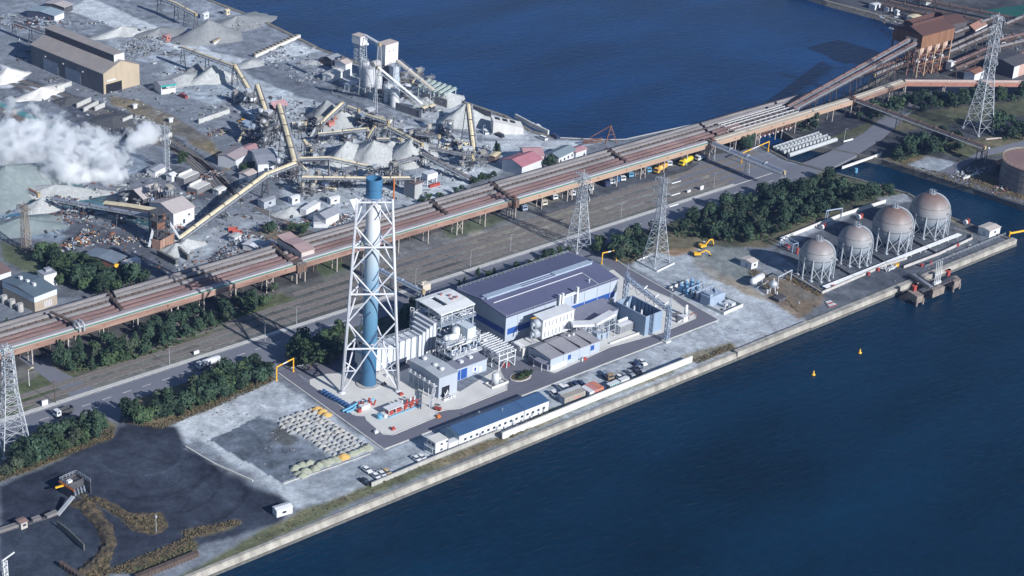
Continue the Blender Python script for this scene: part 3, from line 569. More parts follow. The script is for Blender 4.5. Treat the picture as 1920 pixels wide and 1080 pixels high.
for k in range(2):
    pts=[V((2.70*math.cos(a),2.70*math.sin(a),4+zz)) for zz,a in ((i*1.1,i*.30+k*math.pi) for i in range(62))]
    for i in range(0,61): 
        if i%7==0: hb=MB(); [hb.beam(pts[q],pts[q+1],.28,.32) for q in range(i,min(i+3,60))]; hb.build('strake',mat('dark_strake',(.06,.11,.20),.6,var=.2),t)
feet=[V((348.2,451.9,0))-CH0,V((365.0,440.8,0))-CH0,V((366.5,462.1,0))-CH0]; ZT=72.6; KT=.60
def legp(i,z): return V((feet[i].x*(1-(1-KT)*z/ZT),feet[i].y*(1-(1-KT)*z/ZT),z))
def zof(y):
    lo,hi=0,80
    for _ in range(40):
        m=(lo+hi)/2; p=CH0+(legp(0,m)+legp(1,m))/2
        if PXL(p)[1]>y: lo=m
        else: hi=m
    return lo
M_TOW=mat('white_tower_paint',(.55,.57,.62),.5,var=.08,sc=.4)
lv=[zof(737),zof(653.8),zof(551.7),zof(464),ZT]; md=[zof(695),zof(604),zof(508),zof(424)]
for i in range(3):
    b=MB(); b.cyl(legp(i,-.3),legp(i,ZT+1.2),.64,.44,n=10); b.cyl(legp(i,-.3),legp(i,.6),1.3,1.3,n=10); b.build('leg',M_TOW,t,smooth=True)
for i,j in ((0,1),(1,2),(2,0)):
    b=MB()
    for k,z in enumerate(lv[1:]):
        b.cyl(legp(i,z),legp(j,z),.36,n=6)
    for k in range(4):
        z0,z1,zm=lv[k],lv[k+1],md[k]; r=.29
        top=(legp(i,z1)+legp(j,z1))/2; bot=(legp(i,z0)+legp(j,z0))/2
        if k==0:
            for s in (i,j):
                b.cyl(legp(s,.5),top,r,n=6); h=legp(s,zm); q=legp(s,.5).lerp(top,(zm-.5)/(z1-.5)); b.cyl(h,q,.22,n=5); b.cyl(legp(s,z1*.72),q,.2,n=5); 
        else:
            for s in (i,j): b.cyl(bot,legp(s,zm),r,n=6); b.cyl(legp(s,zm),top,r,n=6)
    b.build('brace',M_TOW,t)
for z in lv[1:]:
    b=MB(); m=[(legp(a,z)+legp(c,z))/2 for a,c in ((0,1),(1,2),(2,0))]
    for p in m: b.beam(p,V((p.x,p.y,0)).normalized()*2.5+V((0,0,z)),.3)
    for p,q in zip(m,m[1:]+m[:1]): b.beam(p,q,.24)
    b.ring((0,0,z),2.8,.3,16); b.build('guide_ring',M_TOW,t)
b=MB(); 
b.lathe((0,0,0),[(2.7,ZT-.1),(4.3,ZT-.1),(4.3,ZT+.1),(2.7,ZT+.1)],16,cap=False); b.rail([V((4.2*math.cos(a*.3927),4.2*math.sin(a*.3927),ZT+.1)) for a in range(17)],1.1,.09,1.6)
b.build('platform',M_TOW,t)
b=MB(); a,c=legp(0,2)+V((-.6,-.5,0)),legp(0,ZT)+V((-.6,-.5,0)); s=V((.45,-.3,0))
b.beam(a,c,.1); b.beam(a+s,c+s,.1)
for i in range(60): p=a.lerp(c,i/60); b.beam(p,p+s,.12); 
b.build('ladder',M_TOW,t)
b=MB(); p=legp(0,ZT); d=V((feet[0].x,feet[0].y,0)).normalized(); b.add([p+V((0,0,-5)),p+d*3.2+V((0,0,1.8)),p+V((0,0,1.6)),p+V((0,.2,-5)),p+d*3.2+V((0,.2,1.8)),p+V((0,.2,1.6))],[(0,1,2),(5,4,3),(0,3,4,1),(1,4,5,2),(2,5,3,0)]); b.build('bracket',M_TOW,t)
# ------------------------------------------------------------------ turbine hall
M_SLATE=mat('dark_blue_slate_roof',(.115,.125,.215),.6,var=.10,sc=.12,corr=.8,streak=False)
HU,HV=419.4,445.0; HL,HW=59.0,28.7
t=thing('turbine_hall','large pale blue hall with a dark slate blue roof and a bright blue band','hall',(HU,HV,0)); HT=12.0
b=MB(); b.gablewalls(HL,HW,0,HT,HT+1.7); b.build('wall',M_PALEBLUE,t)
b=MB(); b.gableroof(HL,HW,HT,HT+1.8,.35,.35); b.build('roof',M_SLATE,t)
for y0,z0,nm in ((-.06,4.5,'blue_band'),):
    b=MB(); b.box(1.0,y0,4.5,HL-1.2,.02,7.0); b.build('blue_band',M_BLUE,t)
b=MB(); b.box(-.06,.8,4.5,.02,HW-1,7.0); b.build('blue_band',M_BLUE,t)
for x in (6,14,20,27,34,41,48,55): b=MB(); b.cyl((x,-.12,0),(x,-.12,HT),.12,n=6); b.build('downpipe',M_OFFW,t)
for x0,x1 in ((1.5,19),(37,57)):
    b=MB(); b.box(x0,HW/2-1.5,HT+1.75,x1,HW/2+1.5,HT+2.6); 
    for i in range(int((x1-x0)/2.2)): b.box(x0+i*2.2+.9,HW/2-1.56,HT+1.8,x0+i*2.2+1.0,HW/2+1.56,HT+2.66)
    b.build('ridge_vent',mat('ridge_vent_metal',(.33,.40,.50),.5,var=.12,sc=.5),t)
b=MB(); b.box(19,HW/2-1.6,HT+1.6,37,HW/2-1.3,HT+2.4); b.box(19,HW/2+1.3,HT+1.6,37,HW/2+1.6,HT+2.4); b.box(0,HW/2-.2,HT+1.9,HL,HW/2+.2,HT+2.3); b.build('ridge_kerb',mat('ridge_vent_metal',(.33,.40,.50)),t)
b=MB(); z=HT+1.55; b.tube([V((2,9.6,HT+1.78)),V((48.3,9.6,HT+1.78)),V((48.3,.4,HT+.62))],.17,6); b.build('roof_pipe',M_OFFW,t)
b=MB(); b.rail([V((.1,0,HT+.3)),V((.1,HW,HT+.3)),V((HL,HW,HT+.3))],1.1,.1,2.2); b.build('roof_railing',M_GALV,t)
b=MB(); b.rail([V((0,.05,HT+.25)),V((HL,.05,HT+.25))],.5,.08,2.4); b.build('gutter_rail',M_GALV,t)
b=MB(); b.cyl((46,3,HT+.6),(46,3,HT+1.9),.22,n=8); b.ball((46,3,HT+1.9),.4,8,5); b.build('roof_cowl',M_WHITE,t)
b=MB()   # white vertical vent ducts on the sea wall
for x,zt in ((26.5,14.6),(28.0,14.8),(35.8,15.2)): b.box(x-.45,-1.4,zt-10.5 if x<30 else 8.4,x+.45,-.5,zt)
b.box(28.4,-1.2,12.6,35.8,-.7,13.1); b.box(29.5,-1.2,13.4,34.5,-.8,13.7); b.build('vent_duct',M_WHITE,t)
b=MB(); b.box(HL+.02,3,0,HL+.08,7.5,4.4); b.build('shutter_door',M_BLUE,t)
# ------------------------------------------------------------------ heat recovery boiler under a white canopy roof
BU,BV,BZ=395.6,454.7,16.0
t=thing('boiler_house','open steel boiler structure with a white canopy roof and a dark roof hatch','boiler house',(BU,BV,0))
b=MB(); L_,W_=15.7,14.2
for x0,y0,x1,y1 in ((-.5,-.5,16.2,4.2),(-.5,4.2,4.6,12.2),(6.6,4.2,16.2,12.2),(-.5,12.2,16.2,14.7)):
    def zr(y): return BZ+1.0-abs(y-8.5)*.11
    b.add([(x0,y0,zr(y0)),(x1,y0,zr(y0)),(x1,y1,zr(y1)),(x0,y1,zr(y1)),(x0,y0,zr(y0)+.35),(x1,y0,zr(y0)+.35),(x1,y1,zr(y1)+.35),(x0,y1,zr(y1)+.35)],[(0,3,2,1),(4,5,6,7),(0,1,5,4),(1,2,6,5),(2,3,7,6),(3,0,4,7)])
b.build('roof',mat('white_roof_sheet',(.66,.68,.70),.6,var=.10,sc=.3),t)
b=MB(); b.box(4.6,4.2,15.7,6.6,12.2,15.75); b.build('roof_hatch',M_DARK,t)
for x,y in ((9.5,11.5),(11.5,9.0),(12.8,6.5),(10.6,6.2)): b=MB(); b.cyl((x,y,BZ+.3),(x,y,BZ+1.5),.5,n=10); b.cyl((x,y,BZ+1.5),(x,y,BZ+1.6),.65,n=10); b.build('roof_vent',mat('vent_cap_red',(.35,.20,.19),.6),t)
cs=[(x,y) for x in (0,5.2,10.4,15.7) for y in (0,7,14.2)]
b=MB()
for x,y in cs: b.beam((x,y,0),(x,y,BZ+.4),.45)
b.build('column',M_GALV,t)
b=MB()
for z in (4,8,11.5,14.8):
    for y in (0,7,14.2): b.beam((0,y,z),(15.7,y,z),.4)
    for x in (0,5.2,10.4,15.7): b.beam((x,0,z),(x,14.2,z),.35)
for x0,x1 in ((0,5.2),(5.2,10.4),(10.4,15.7)): b.beam((x0,0,11.5),(x1,0,14.8),.22); b.beam((x1,0,11.5),(x0,0,14.8),.22); b.beam((x0,0,4),(x1,0,8),.22)
for y0,y1 in ((0,7),(7,14.2)): b.beam((0,y0,4),(0,y1,8),.22); b.beam((0,y1,11.5),(0,y0,14.8),.22); b.beam((15.7,y0,8),(15.7,y1,11.5),.2)
b.build('frame_beam',M_GALV,t)
b=MB()
for z,y0,y1 in ((11.6,-1.2,3),(11.6,11,15),(8.1,-1,4)): b.box(-1,y0,z,16.4,y1,z+.12)
b.build('deck',M_STEELB,t)
b=MB(); b.rail([V((-1,-1.2,11.7)),V((16.4,-1.2,11.7)),V((16.4,3,11.7))],1.1,.1,1.6); b.rail([V((-1,-1.2,11.7)),V((-1,14,11.7))],1.1,.1,1.6); b.build('railing',M_GALV,t)
b=MB(); b.box(1,3,0,14.5,13,11); 
b.build('boiler_casing',mat('casing_blue_grey',(.40,.44,.50),.5,var=.15,sc=.3,corr=1.5),t)
for x in (4.2,11.2):
    b=MB(); b.cyl((x,2,12.8),(x,11.5,12.8),.85,n=12); b.ball((x,2,12.8),.85,12,8); b.ball((x,11.5,12.8),.85,12,8); b.build('steam_drum',M_OFFW,t,smooth=True)
b=MB(); R=random.Random(3)
for i in range(26):
    x,y,z=R.uniform(.5,15),R.uniform(-.8,2.5),R.choice((5,8.6,9.5,12.4,13)); d=R.choice(((R.uniform(2,5),0,0),(0,R.uniform(2,5),0),(0,0,R.uniform(-4,3)))); b.cyl((x,y,z),(x+d[0],y+d[1],max(.5,z+d[2])),R.uniform(.14,.32),n=6)
b.build('pipework',M_WHITE,t)
b=MB(); b.lattice((-1.6,13,0),(-1.6,13,14.5),2.0,3.0,9,.22); b.build('stair_tower',M_WHITE,t)
# front process deck with drums and tank house
t=thing('process_platform','crowded steel process platform with silver drums and white railings in front of the boiler','platform',(390.1,440.8,0))
b=MB()
for x in (0,5.6,11.2,17):
    for y in (0,4.8,9.6): b.beam((x,y,0),(x,y,9 if y>1 else 5.6),.4)
for y in (4.8,9.6): b.beam((0,y,8.9),(17,y,8.9),.5)
for x in (0,5.6,11.2,17): b.beam((x,0,5.5),(x,9.6,5.5),.35); b.beam((x,4.8,8.9),(x,9.6,8.9),.4)
b.beam((0,0,5.5),(17,0,5.5),.7); b.beam((0,4.2,8.6),(17,4.2,8.6),1.0)
for x in (0,5.6,11.2): b.beam((x,0,0),(x+5.6,0,5.5),.2); b.beam((x+5.6,0,0),(x,0,5.5),.2); b.beam((x,4.8,5.5),(x+5.6,4.8,8.8),.2)
b.build('steel_frame',M_GALV,t)
b=MB(); b.box(0,0,5.5,17,4.6,5.62); b.box(0,4.8,8.95,17,9.8,9.07); b.build('deck',M_STEELB,t)
b=MB(); b.rail([V((0,9.6,9.1)),V((0,4.3,9.1)),V((17,4.3,9.1)),V((17,9.6,9.1))],1.2,.12,1.4); b.rail([V((0,3,5.6)),V((0,-.1,5.6)),V((17,-.1,5.6))],1.2,.12,1.4); b.build('railing',M_WHITE,t)
b=MB(); b.cyl((2.0,6.4,10.8),(5.6,5.4,10.8),1.25,n=14); b.ball((2,6.4,10.8),1.25,12,8); b.ball((5.6,5.4,10.8),1.25,12,8); b.build('horizontal_drum',mat('silver_insulation',(.58,.60,.63),.4,var=.15,sc=.6),t,smooth=True)
b=MB(); b.cyl((7.4,7.4,9),(7.4,7.4,12.6),1.5,n=16); b.ball((7.4,7.4,12.6),1.5,16,8,.6); b.build('vertical_drum',mat('silver_insulation',(.58,.60,.63)),t,smooth=True)
b=MB(); b.box(9.6,3.4,9.1,13.6,9.2,13.4); b.build('tank_house',mat('tank_white_blue',(.55,.62,.68),.55,var=.08,sc=.3,corr=1.5),t)
b=MB(); R=random.Random(5)
for i in range(120):
    x,y,z=R.uniform(0,16.5),R.uniform(0,9),R.choice((1.2,2.5,4.2,6.2,7.0,7.8,9.6,10.4)); k=R.random(); ln=R.uniform(1.2,5)
    q=(min(17,x+ln),y,z) if k<.45 else ((x,min(9.5,y+ln),z) if k<.7 else (x,y,max(.3,z-ln)))
    b.cyl((x,y,z),q,R.uniform(.12,.34),n=6)
b.build('pipework',M_WHITE,t)
for i in range(10): b=MB(); x=R.uniform(.5,16); y=R.uniform(.5,4); b.cyl((x,y,5.7),(x,y,6.9),R.uniform(.25,.5),n=8); b.ball((x,y,6.9),.4,8,5); b.build('valve',M_STEELB,t)
# long exhaust duct from the boiler to the chimney
t=thing('exhaust_duct','long ribbed white exhaust duct running from the boiler to the chimney base','duct',(362.0,455.9,0))
M_DUCT=mat('duct_cladding',(.56,.59,.64),.5,var=.10,sc=.3,streak=True)
b=MB(); b.box(0,0,1.2,24,5.2,9.8); b.build('duct_section',M_DUCT,t)
b=MB(); 
for i in range(5):
    x0=24+i*1.7; z1=9.8+i*.75; y1=5.2+i*1.5; b.box(x0,-.2,1.0,x0+1.75,y1,z1)
b.build('transition_section',M_DUCT,t)
b=MB()
for i in range(9): x=1.4+i*2.75; b.box(x-.14,-.35,1.1,x+.14,-.0,10.1); b.box(x-.14,-.3,9.8,x+.14,5.5,10.1)
for i in range(6):
    x0=24+i*1.7; z1=9.8+min(i,4)*.75+.3; y1=5.2+min(i,4)*1.5; b.box(x0-.12,-.5,.8,x0+.12,y1+.3,z1)
b.build('stiffener',mat('duct_rib',(.30,.34,.40),.5,var=.15),t)
for i in range(8): b=MB(); x=3+i*3.2; b.beam((x,.4,0),(x,.4,1.3),.4); b.beam((x,4.8,0),(x,4.8,1.3),.4); b.beam((x,.4,1.1),(x,4.8,1.1),.3); b.build('support',M_GALV,t)
b=MB(); b.box(-1.5,.5,5,0,4.7,9.4); b.build('chimney_joint',M_GALV,t)
b=MB(); b.rail([V((0,5.1,9.8)),V((24,5.1,9.8))],1.1,.1,2.4); b.rail([V((0,.1,9.8)),V((24,.1,9.8))],1.1,.08,2.4); b.build('railing',M_GALV,t)
# pipe rack on the plaza
t=thing('pipe_rack','white pipe rack with parallel pipes stepping down beside the turbine hall','pipe rack',(404.6,431.6,0))
b=MB()
for y in (0,4,8,12,16):
    for x in (0,3.9,7.8): b.beam((x,y,0),(x,y,6.4),.35)
    b.beam((-.5,y,6.3),(8.3,y,6.3),.4); b.beam((-.3,y,4.0),(8.1,y,4.0),.3)
for x in (0,7.8): b.beam((x,0,6.4),(x,16,6.4),.4); b.beam((x,0,4),(x,16,4),.3)
b.beam((0,0,0),(3.9,0,4),.18); b.beam((7.8,0,0),(3.9,0,4),.18)
b.build('rack_frame',M_WHITE,t)
b=MB()
for i,x in enumerate((.5,1.3,2.2,3.0,4.4,5.3,6.3,7.2)): b.cyl((x,-.6 if i%2 else .4,6.75),(x,16.5,6.75),.2+.1*(i%3==0),n=8); b.cyl((x,-.2,4.4),(x,16,4.4),.18,n=6)
b.build('pipe',M_OFFW,t)
b=MB()
for y in (1.5,3,4.5,6,7.5,9,10.5,12,13.5,15): b.beam((-.3,y,7.2),(8.2,y,7.2),.28)
b.build('cross_member',M_WHITE,t)
tag(MB().cyl((0,0,.2),(0,0,1.6),.55,n=10).ball((0,0,1.6),.55,10,5).cyl((1.6,-.8,.2),(1.6,-.8,1.5),.5,n=10).build('foam_tank',M_RED,None,loc=G(944,688)),'pair of red upright foam tanks at the foot of the white pipe rack','tank')
# ------------------------------------------------------------------ workshop and blue-door building
t=thing('workshop','pale grey workshop with three round roof vents and an open pipe bay','workshop',(373.3,428.5,0))
b=MB(); b.gablewalls(8.6,16.4,0,8.2,8.7) ; b.build('wall',mat('workshop_cladding',(.40,.45,.53),.55,var=.06,sc=.2,streak=True,corr=1.5),t)
b=MB(); b.gableroof(8.6,16.4,8.2,8.75,.25,.25); b.build('roof',mat('light_grey_roof',(.40,.44,.49),.55,var=.08,sc=.25,corr=1.2),t)
for y in (4.0,7.6,13.6):
    b=MB(); b.cyl((4.4,y,8.6),(4.4,y,9.3),.8,n=14); b.ball((4.4,y,9.25),1.05,14,5,.55,0.0); b.build('roof_vent',M_OFFW,t,smooth=True)
b=MB(); b.box(1.4,-.05,0,5.0,.05,4.2); b.build('open_bay',M_DARK,t)
b=MB(); R=random.Random(9)
for i in range(9): b.cyl((1+R.random()*4,-1.5-R.random()*2,.5+R.random()*2),(2+R.random()*4,-.2,.5+R.random()*2.2),.18,n=6)
b.box(.4,-2.6,.1,5.8,-2.4,.9); b.build('bay_pipes',M_OFFW,t)
b=MB(); b.box(-1.6,.6,4.9,-.1,15,5.1); b.rail([V((-1.6,.6,5.1)),V((-1.6,15,5.1))],1.1,.1,1.5)
for i in range(6): b.beam((-1.5,1+i*2.8,0),(-1.5,1+i*2.8,4.9),.2); b.ball((-1.0,1.6+i*2.6,5.6),.45,8,5)
b.build('side_gantry',M_OFFW,t)
b=MB(); b.lattice((-1.6,.6,4.2),(-9.5,-7.0,3.4),.9,.9,7,.18); b.cyl((-1.6,.9,4.2),(-9.5,-6.7,3.4),.25,n=6); b.beam((-6,-3.6,0),(-6,-3.6,3.6),.25); b.build('pipe_bridge',M_OFFW,t)
t=thing('switchgear_building','low flat building with two tall blue doors behind the workshop','building',(382.3,434.6,0))
b=MB(); b.box(0,0,0,19,6.2,4.9); b.build('wall',M_PALEBLUE,t)
b=MB(); b.box(-.2,-.25,4.9,19.2,6.4,5.15); b.build('roof',mat('flat_slate_roof',(.19,.20,.26),.7,var=.1),t)
for x in (3.4,6.6): b=MB(); b.box(x,-.06,.2,x+2.9,.02,4.2); b.build('door',M_BLUE,t)
b=MB(); b.box(12.2,-.05,1.2,14.6,.02,3.4); b.box(15.4,-.05,.4,16.6,.02,2.6); b.build('notice_board',M_WHITE,t)
b=MB(); b.box(13.0,-.09,1.6,13.9,-.05,3.0); b.build('blue_emblem_panel',M_BLUE,t)
for x,y in ((9,3.2),(14,3.8)): b=MB(); b.box(x-.8,y-.8,5.1,x+.8,y+.8,5.9); b.cyl((x,y,5.9),(x,y,6.1),.55,n=12); b.build('roof_unit',M_OFFW,t)
t=thing('liquid_tank','upright silver storage tank inside a low white bund wall on the plaza','tank',G(928,722))
b=MB(); b.lathe((0,0,0),[(1.35,.3),(1.35,4.3),(1.1,4.75),(.2,4.95)],18); b.build('vessel',mat('silver_insulation',(.58,.60,.63)),t,smooth=True)
b=MB()
for a in ((-3,-1.8,5,-1.5),(-3,1.9,5,2.2),(-3,-1.5,-2.7,1.9),(4.7,-1.5,5,1.9)): b.box(a[0],a[1],0,a[2],a[3],.9)
b.build('bund_wall',M_PALEC,t)
b=MB(); b.rail([V((-1.2,0,4.5)),V((0,1.3,4.8)),V((1.2,0,4.5))],.9,.08,1); b.cyl((2.6,0,.2),(2.6,0,1.4),.4,n=8); b.cyl((1.2,0,.7),(2.6,0,.7),.12,n=6); b.build('fittings',M_GALV,t)
# ------------------------------------------------------------------ control office, annex, filters
t=thing('control_building','low pale blue building with three grey roof panels and small blue windows','building',(420.4,420.8,0))
b=MB(); b.gablewalls(25.4,12,0,4.6,5.2); b.build('wall',M_PALEBLUE,t)
b=MB(); b.gableroof(25.4,12,4.6,5.3,.25,.2,.8); b.build('roof',mat('ribbed_grey_roof',(.31,.31,.345),.65,var=.10,sc=.3,corr=1.6),t)
b=MB()
for x in (6.6,14.8,20.4): b.box(x-.12,-.25,4.85,x+.12,12.2,5.62)
b.build('roof_joint',M_DARKST,t)
b=MB()
for x in (6.6,14.8,20.4): b.box(x-.08,-.08,0,x+.08,.0,4.8)
b.build('wall_joint',M_STEELB,t)
for x,w,z0,z1 in ((8.9,1.5,1.7,3.6),(20.6,1.8,1.9,3.9)): b=MB(); b.box(x,-.07,z0,x+w,.02,z1); b.build('window',M_BLUE,t)
b=MB(); b.box(-.1,-.4,0,8,0,1.9); b.build('plinth',M_WHITE,t)
b=MB(); b.box(-3.2,1.2,3.1,.0,6.0,3.35); b.build('porch_roof',mat('flat_slate_roof',(.19,.20,.26)),t)
b=MB(); b.beam((-3,1.5,0),(-3,1.5,3.1),.2); b.beam((-3,5.7,0),(-3,5.7,3.1),.2); b.build('porch_post',M_WHITE,t)
for x,y in ((19.2,8.2),(17,8.4)): b=MB(); b.cyl((x,y,5.4),(x,y,6.0),.35,n=10); b.ball((x,y,6),.55,10,5,.6); b.build('roof_vent',M_WHITE,t)
b=MB(); b.box(-1.2,.4,0,-.1,10.5,2.2); b.build('pipe_trench_cover',mat('flat_slate_roof',(.19,.20,.26)),t)
b=MB(); b.box(14.5,-2.0,0,15.1,-1.5,1.3); b.build('hose_cabinet',M_WHITE,t)
b=MB(); b.box(15.5,-2.0,0,16.9,-1.3,1.2); b.build('fire_cabinet',M_RED,t)
t=thing('annex','flat annex with a dark slate roof between the turbine hall and the blue enclosure','annex',(447.5,434.0,0))
b=MB(); b.box(0,0,0,23,10.9,5.8); b.build('wall',M_PALEBLUE,t)
b=MB(); b.box(-.2,-.2,5.8,23.2,10.8,6.05); b.rail([V((0,0,6)),V((23,0,6)),V((23,10.6,6))],.7,.07,2); b.build('roof',mat('flat_slate_roof',(.19,.20,.26)),t)
for k,nm in ((0,'lower'),(1,'upper')):
    z=4.2+k*4.1
    t=thing('air_filter_house',('upper' if k else 'lower')+' white louvred air filter house in front of the turbine hall','filter house',(428.9,434.9,0))
    b=MB(); b.box(0,0,z,16.2,5.2,z+3.9); b.build('casing',M_WHITE,t)
    b=MB(); b.add([(-.2,-.3,z+3.9),(16.4,-.3,z+3.9),(16.4,5.4,z+4.2),(-.2,5.4,z+4.2),(-.2,-.3,z+4.05),(16.4,-.3,z+4.05),(16.4,5.4,z+4.35),(-.2,5.4,z+4.35)],[(0,3,2,1),(4,5,6,7),(0,1,5,4),(1,2,6,5),(2,3,7,6),(3,0,4,7)]); b.build('roof',M_WHITE,t)
    for i in range(8): b=MB(); x=1.2+i*1.9; b.box(x,-.07,z+.7,x+.42,.02,z+2.9); b.build('louvre',mat('louvre_grey',(.22,.24,.28),.7),t)
    b=MB()
    for i in range(8): x=.4+i*1.95; b.box(x,-.12,z,x+.12,-.0,z+3.9)
    b.build('panel_joint',M_OFFW,t)
    b=MB(); b.cyl((-2.3,2.6,z+1.9),(-.1,2.6,z+1.9),1.7,1.9,n=18); b.build('intake_cone',mat('casing_blue_grey',(.40,.44,.50)),t,smooth=True)
    b=MB(); b.cyl((-3.2,2.6,z+1.9),(-2.3,2.6,z+1.9),.8,n=12); b.tube([V((-3,2.6,z+1.9)),V((-4.2,1.4,z+1.2)),V((-4.2,-.6,z+.4))],.3,8); b.build('intake_pipe',M_GALV,t)
    if k: b=MB(); b.cyl((-1.6,4.6,z+3.4),(-.4,3.2,z+4.1),.28,n=8); b.build('yellow_hoist',M_YEL,t)
    else:
        b=MB()
        for x in (.5,5.5,10.5,15.7): b.beam((x,.4,0),(x,.4,z),.4); b.beam((x,4.8,0),(x,4.8,z),.4)
        b.build('support_leg',M_GALV,t)
t=thing('pump_shelter','pale flat concrete pump house with a row of pipe bends beside the pipe rack','building',(418.6,434.0,0))
b=MB(); b.box(0,0,0,9.5,6.5,3.6); b.build('wall',M_PALEC,t)
b=MB(); b.box(-.1,-.1,3.6,9.6,6.6,3.8); b.build('roof',mat('pale_yard_concrete',(.52,.52,.505)),t)
b=MB()
for i in range(6): b.tube([V((-.5,1+i*.7,2.6)),V((-.5,1+i*.7,4.6)),V((1.2,1+i*.7,4.6)),V((1.2,1+i*.7,3.7))],.16,6)
b.build('pipe_bend',M_OFFW,t)
# generator end: sloping white duct, steel frame and radiator bank
t=thing('generator_duct','long white sloping bus duct on a steel frame beside the radiator bank','duct',(0,0,0))
A=[V((441.5,432.2,8.2)),V((449.0,428.2,8.0)),V((459.5,428.4,9.4))]
b=MB(); 
for p,q in zip(A,A[1:]): b.beam(p,q,3.6,1.0)
b.build('duct_casing',M_WHITE,t)
b=MB()
for x in (450,453,456,459.5):
    for y in (426.6,430.2): b.beam((x,y,0),(x,y,8.6),.3)
for z in (3,5.6,8.3):
    for y in (426.6,430.2): b.beam((450,y,z),(459.5,y,z),.25)
for x,x2 in ((450,453),(453,456),(456,459.5)): b.beam((x,426.6,5.6),(x2,426.6,8.3),.16); b.beam((x2,426.6,5.6),(x,426.6,8.3),.16)
for y in (428,): b.beam((443,431,0),(443,431,7.6),.3); b.beam((446.5,430,0),(446.5,430,7.6),.3)
b.build('steel_frame',M_GALV,t)
b=MB(); b.box(450.5,427,.2,452.6,429.5,3.4); b.box(454,427.2,.2,455.8,429.2,2.6); b.cyl((457.3,428.2,.2),(457.3,428.2,4.4),.7,n=10); b.cyl((449,425.4,.4),(449,425.4,3.2),.5,n=8); b.build('equipment',M_STEELB,t)
t=thing('radiator_bank','white transformer radiator bank with rows of fins and a conservator drum','radiator',(461.4,426.4,0))
b=MB(); b.box(0,0,.5,8,2.6,4.0); b.build('core',M_OFFW,t)
for i in range(6): b=MB(); x=.15+i*1.32; b.box(x,-.9,.7,x+1.05,.0,3.9); b.build('cooling_panel',M_WHITE,t)
b=MB()
for i in range(6):
    x=.15+i*1.32
    for j in range(4): b.box(x+.05,-.95,1.0+j*.75,x+1.0,-.9,1.1+j*.75); b.box(x+.1+j*.24,-1.0,.8,x+.16+j*.24,-.9,3.8)
b.build('cooling_fin',mat('louvre_grey',(.22,.24,.28)),t)
b=MB(); b.cyl((.6,1.4,5.0),(5.6,1.4,5.2),.62,n=14); b.beam((1.2,1.4,3.9),(1.2,1.4,4.8),.2); b.beam((5,1.4,3.9),(5,1.4,4.8),.2); b.build('conservator',M_WHITE,t)
wallthing('kerb_wall','low white bund wall in front of the radiator bank by the plant road',[(1143,646),(1199,626),(1187,616)],.8,.3,M_PALEC)
# blue transformer enclosure
t=thing('transformer_enclosure','open topped blue steel enclosure with three white bushings beside the lattice gantry','enclosure',(469.0,419.8,0))
M_ENC=mat('enclosure_blue_cladding',(.25,.34,.47),.55,var=.08,sc=.25,streak=True,corr=1.4)
EL,EW,EH=9.2,16.5,8.2
for nm,bx in (('front_panel',(0,0,EL,.3)),('back_panel',(0,EW-.3,EL,EW)),('side_panel',(0,.3,.3,EW-.3)),('side_panel',(EL-.3,.3,EL,EW-.3))):
    b=MB(); b.box(bx[0],bx[1],0,bx[2],bx[3],EH); b.build(nm,M_ENC,t)
b=MB(); b.box(-.05,-.05,EH,EL+.05,.35,EH+.2); b.box(-.05,EW-.35,EH,EL+.05,EW+.05,EH+.2); b.box(-.05,.35,EH,.35,EW-.35,EH+.2); b.box(EL-.35,.35,EH,EL+.05,EW-.35,EH+.2); b.build('coping',M_STEELB,t)
b=MB()
for y in (3,5,7,9,11,13): b.box(EL-.42,y,.2,EL-.3,y+.25,EH-.2)
b.build('stiffener',M_DARKST,t)
b=MB(); s=V((3.5,-.25,.2)); b.beam(s,(3.5,-.25,EH+.4),.12); b.beam((4.5,-.25,.2),(4.5,-.25,EH+.4),.12)
for i in range(22): b.beam((3.5,-.25,.5+i*.36),(4.5,-.25,.5+i*.36),.12)
for i in range(7): b.beam((3.5,-.28,.5+i*1.1),(4.5,-.28,1.6+i*1.1),.14)
b.build('ladder',M_STEELB,t)
for y in (4.0,8.0,12.0): b=MB(); b.cyl((1.6,y,4),(1.6,y,9.4),.28,n=10); [b.cyl((1.6,y,7.0+.35*i),(1.6,y,7.1+.35*i),.42,n=10) for i in range(6)]; b.build('bushing',M_WHITE,t)
b=MB(); b.box(2.4,3,0,7,13,3.6); b.build('transformer_core',M_STEELB,t)
tag(MB().box(-1.8,-1.0,0,1.8,1.0,4.4).build('switch_cabinet',M_PALEC,None,loc=(484,431,0)),'tall pale concrete switch cabinet behind the blue enclosure','cabinet')
t=thing('valve_rack','row of blue upright valve cabinets between the hall and the gantry','equipment',(471.2,442.2,0))
for i in range(5): b=MB(); b.box(i*1.3,0,0,i*1.3+.8,1.6,2.6+.4*(i%2)); b.build('cabinet',M_STEELB,t)
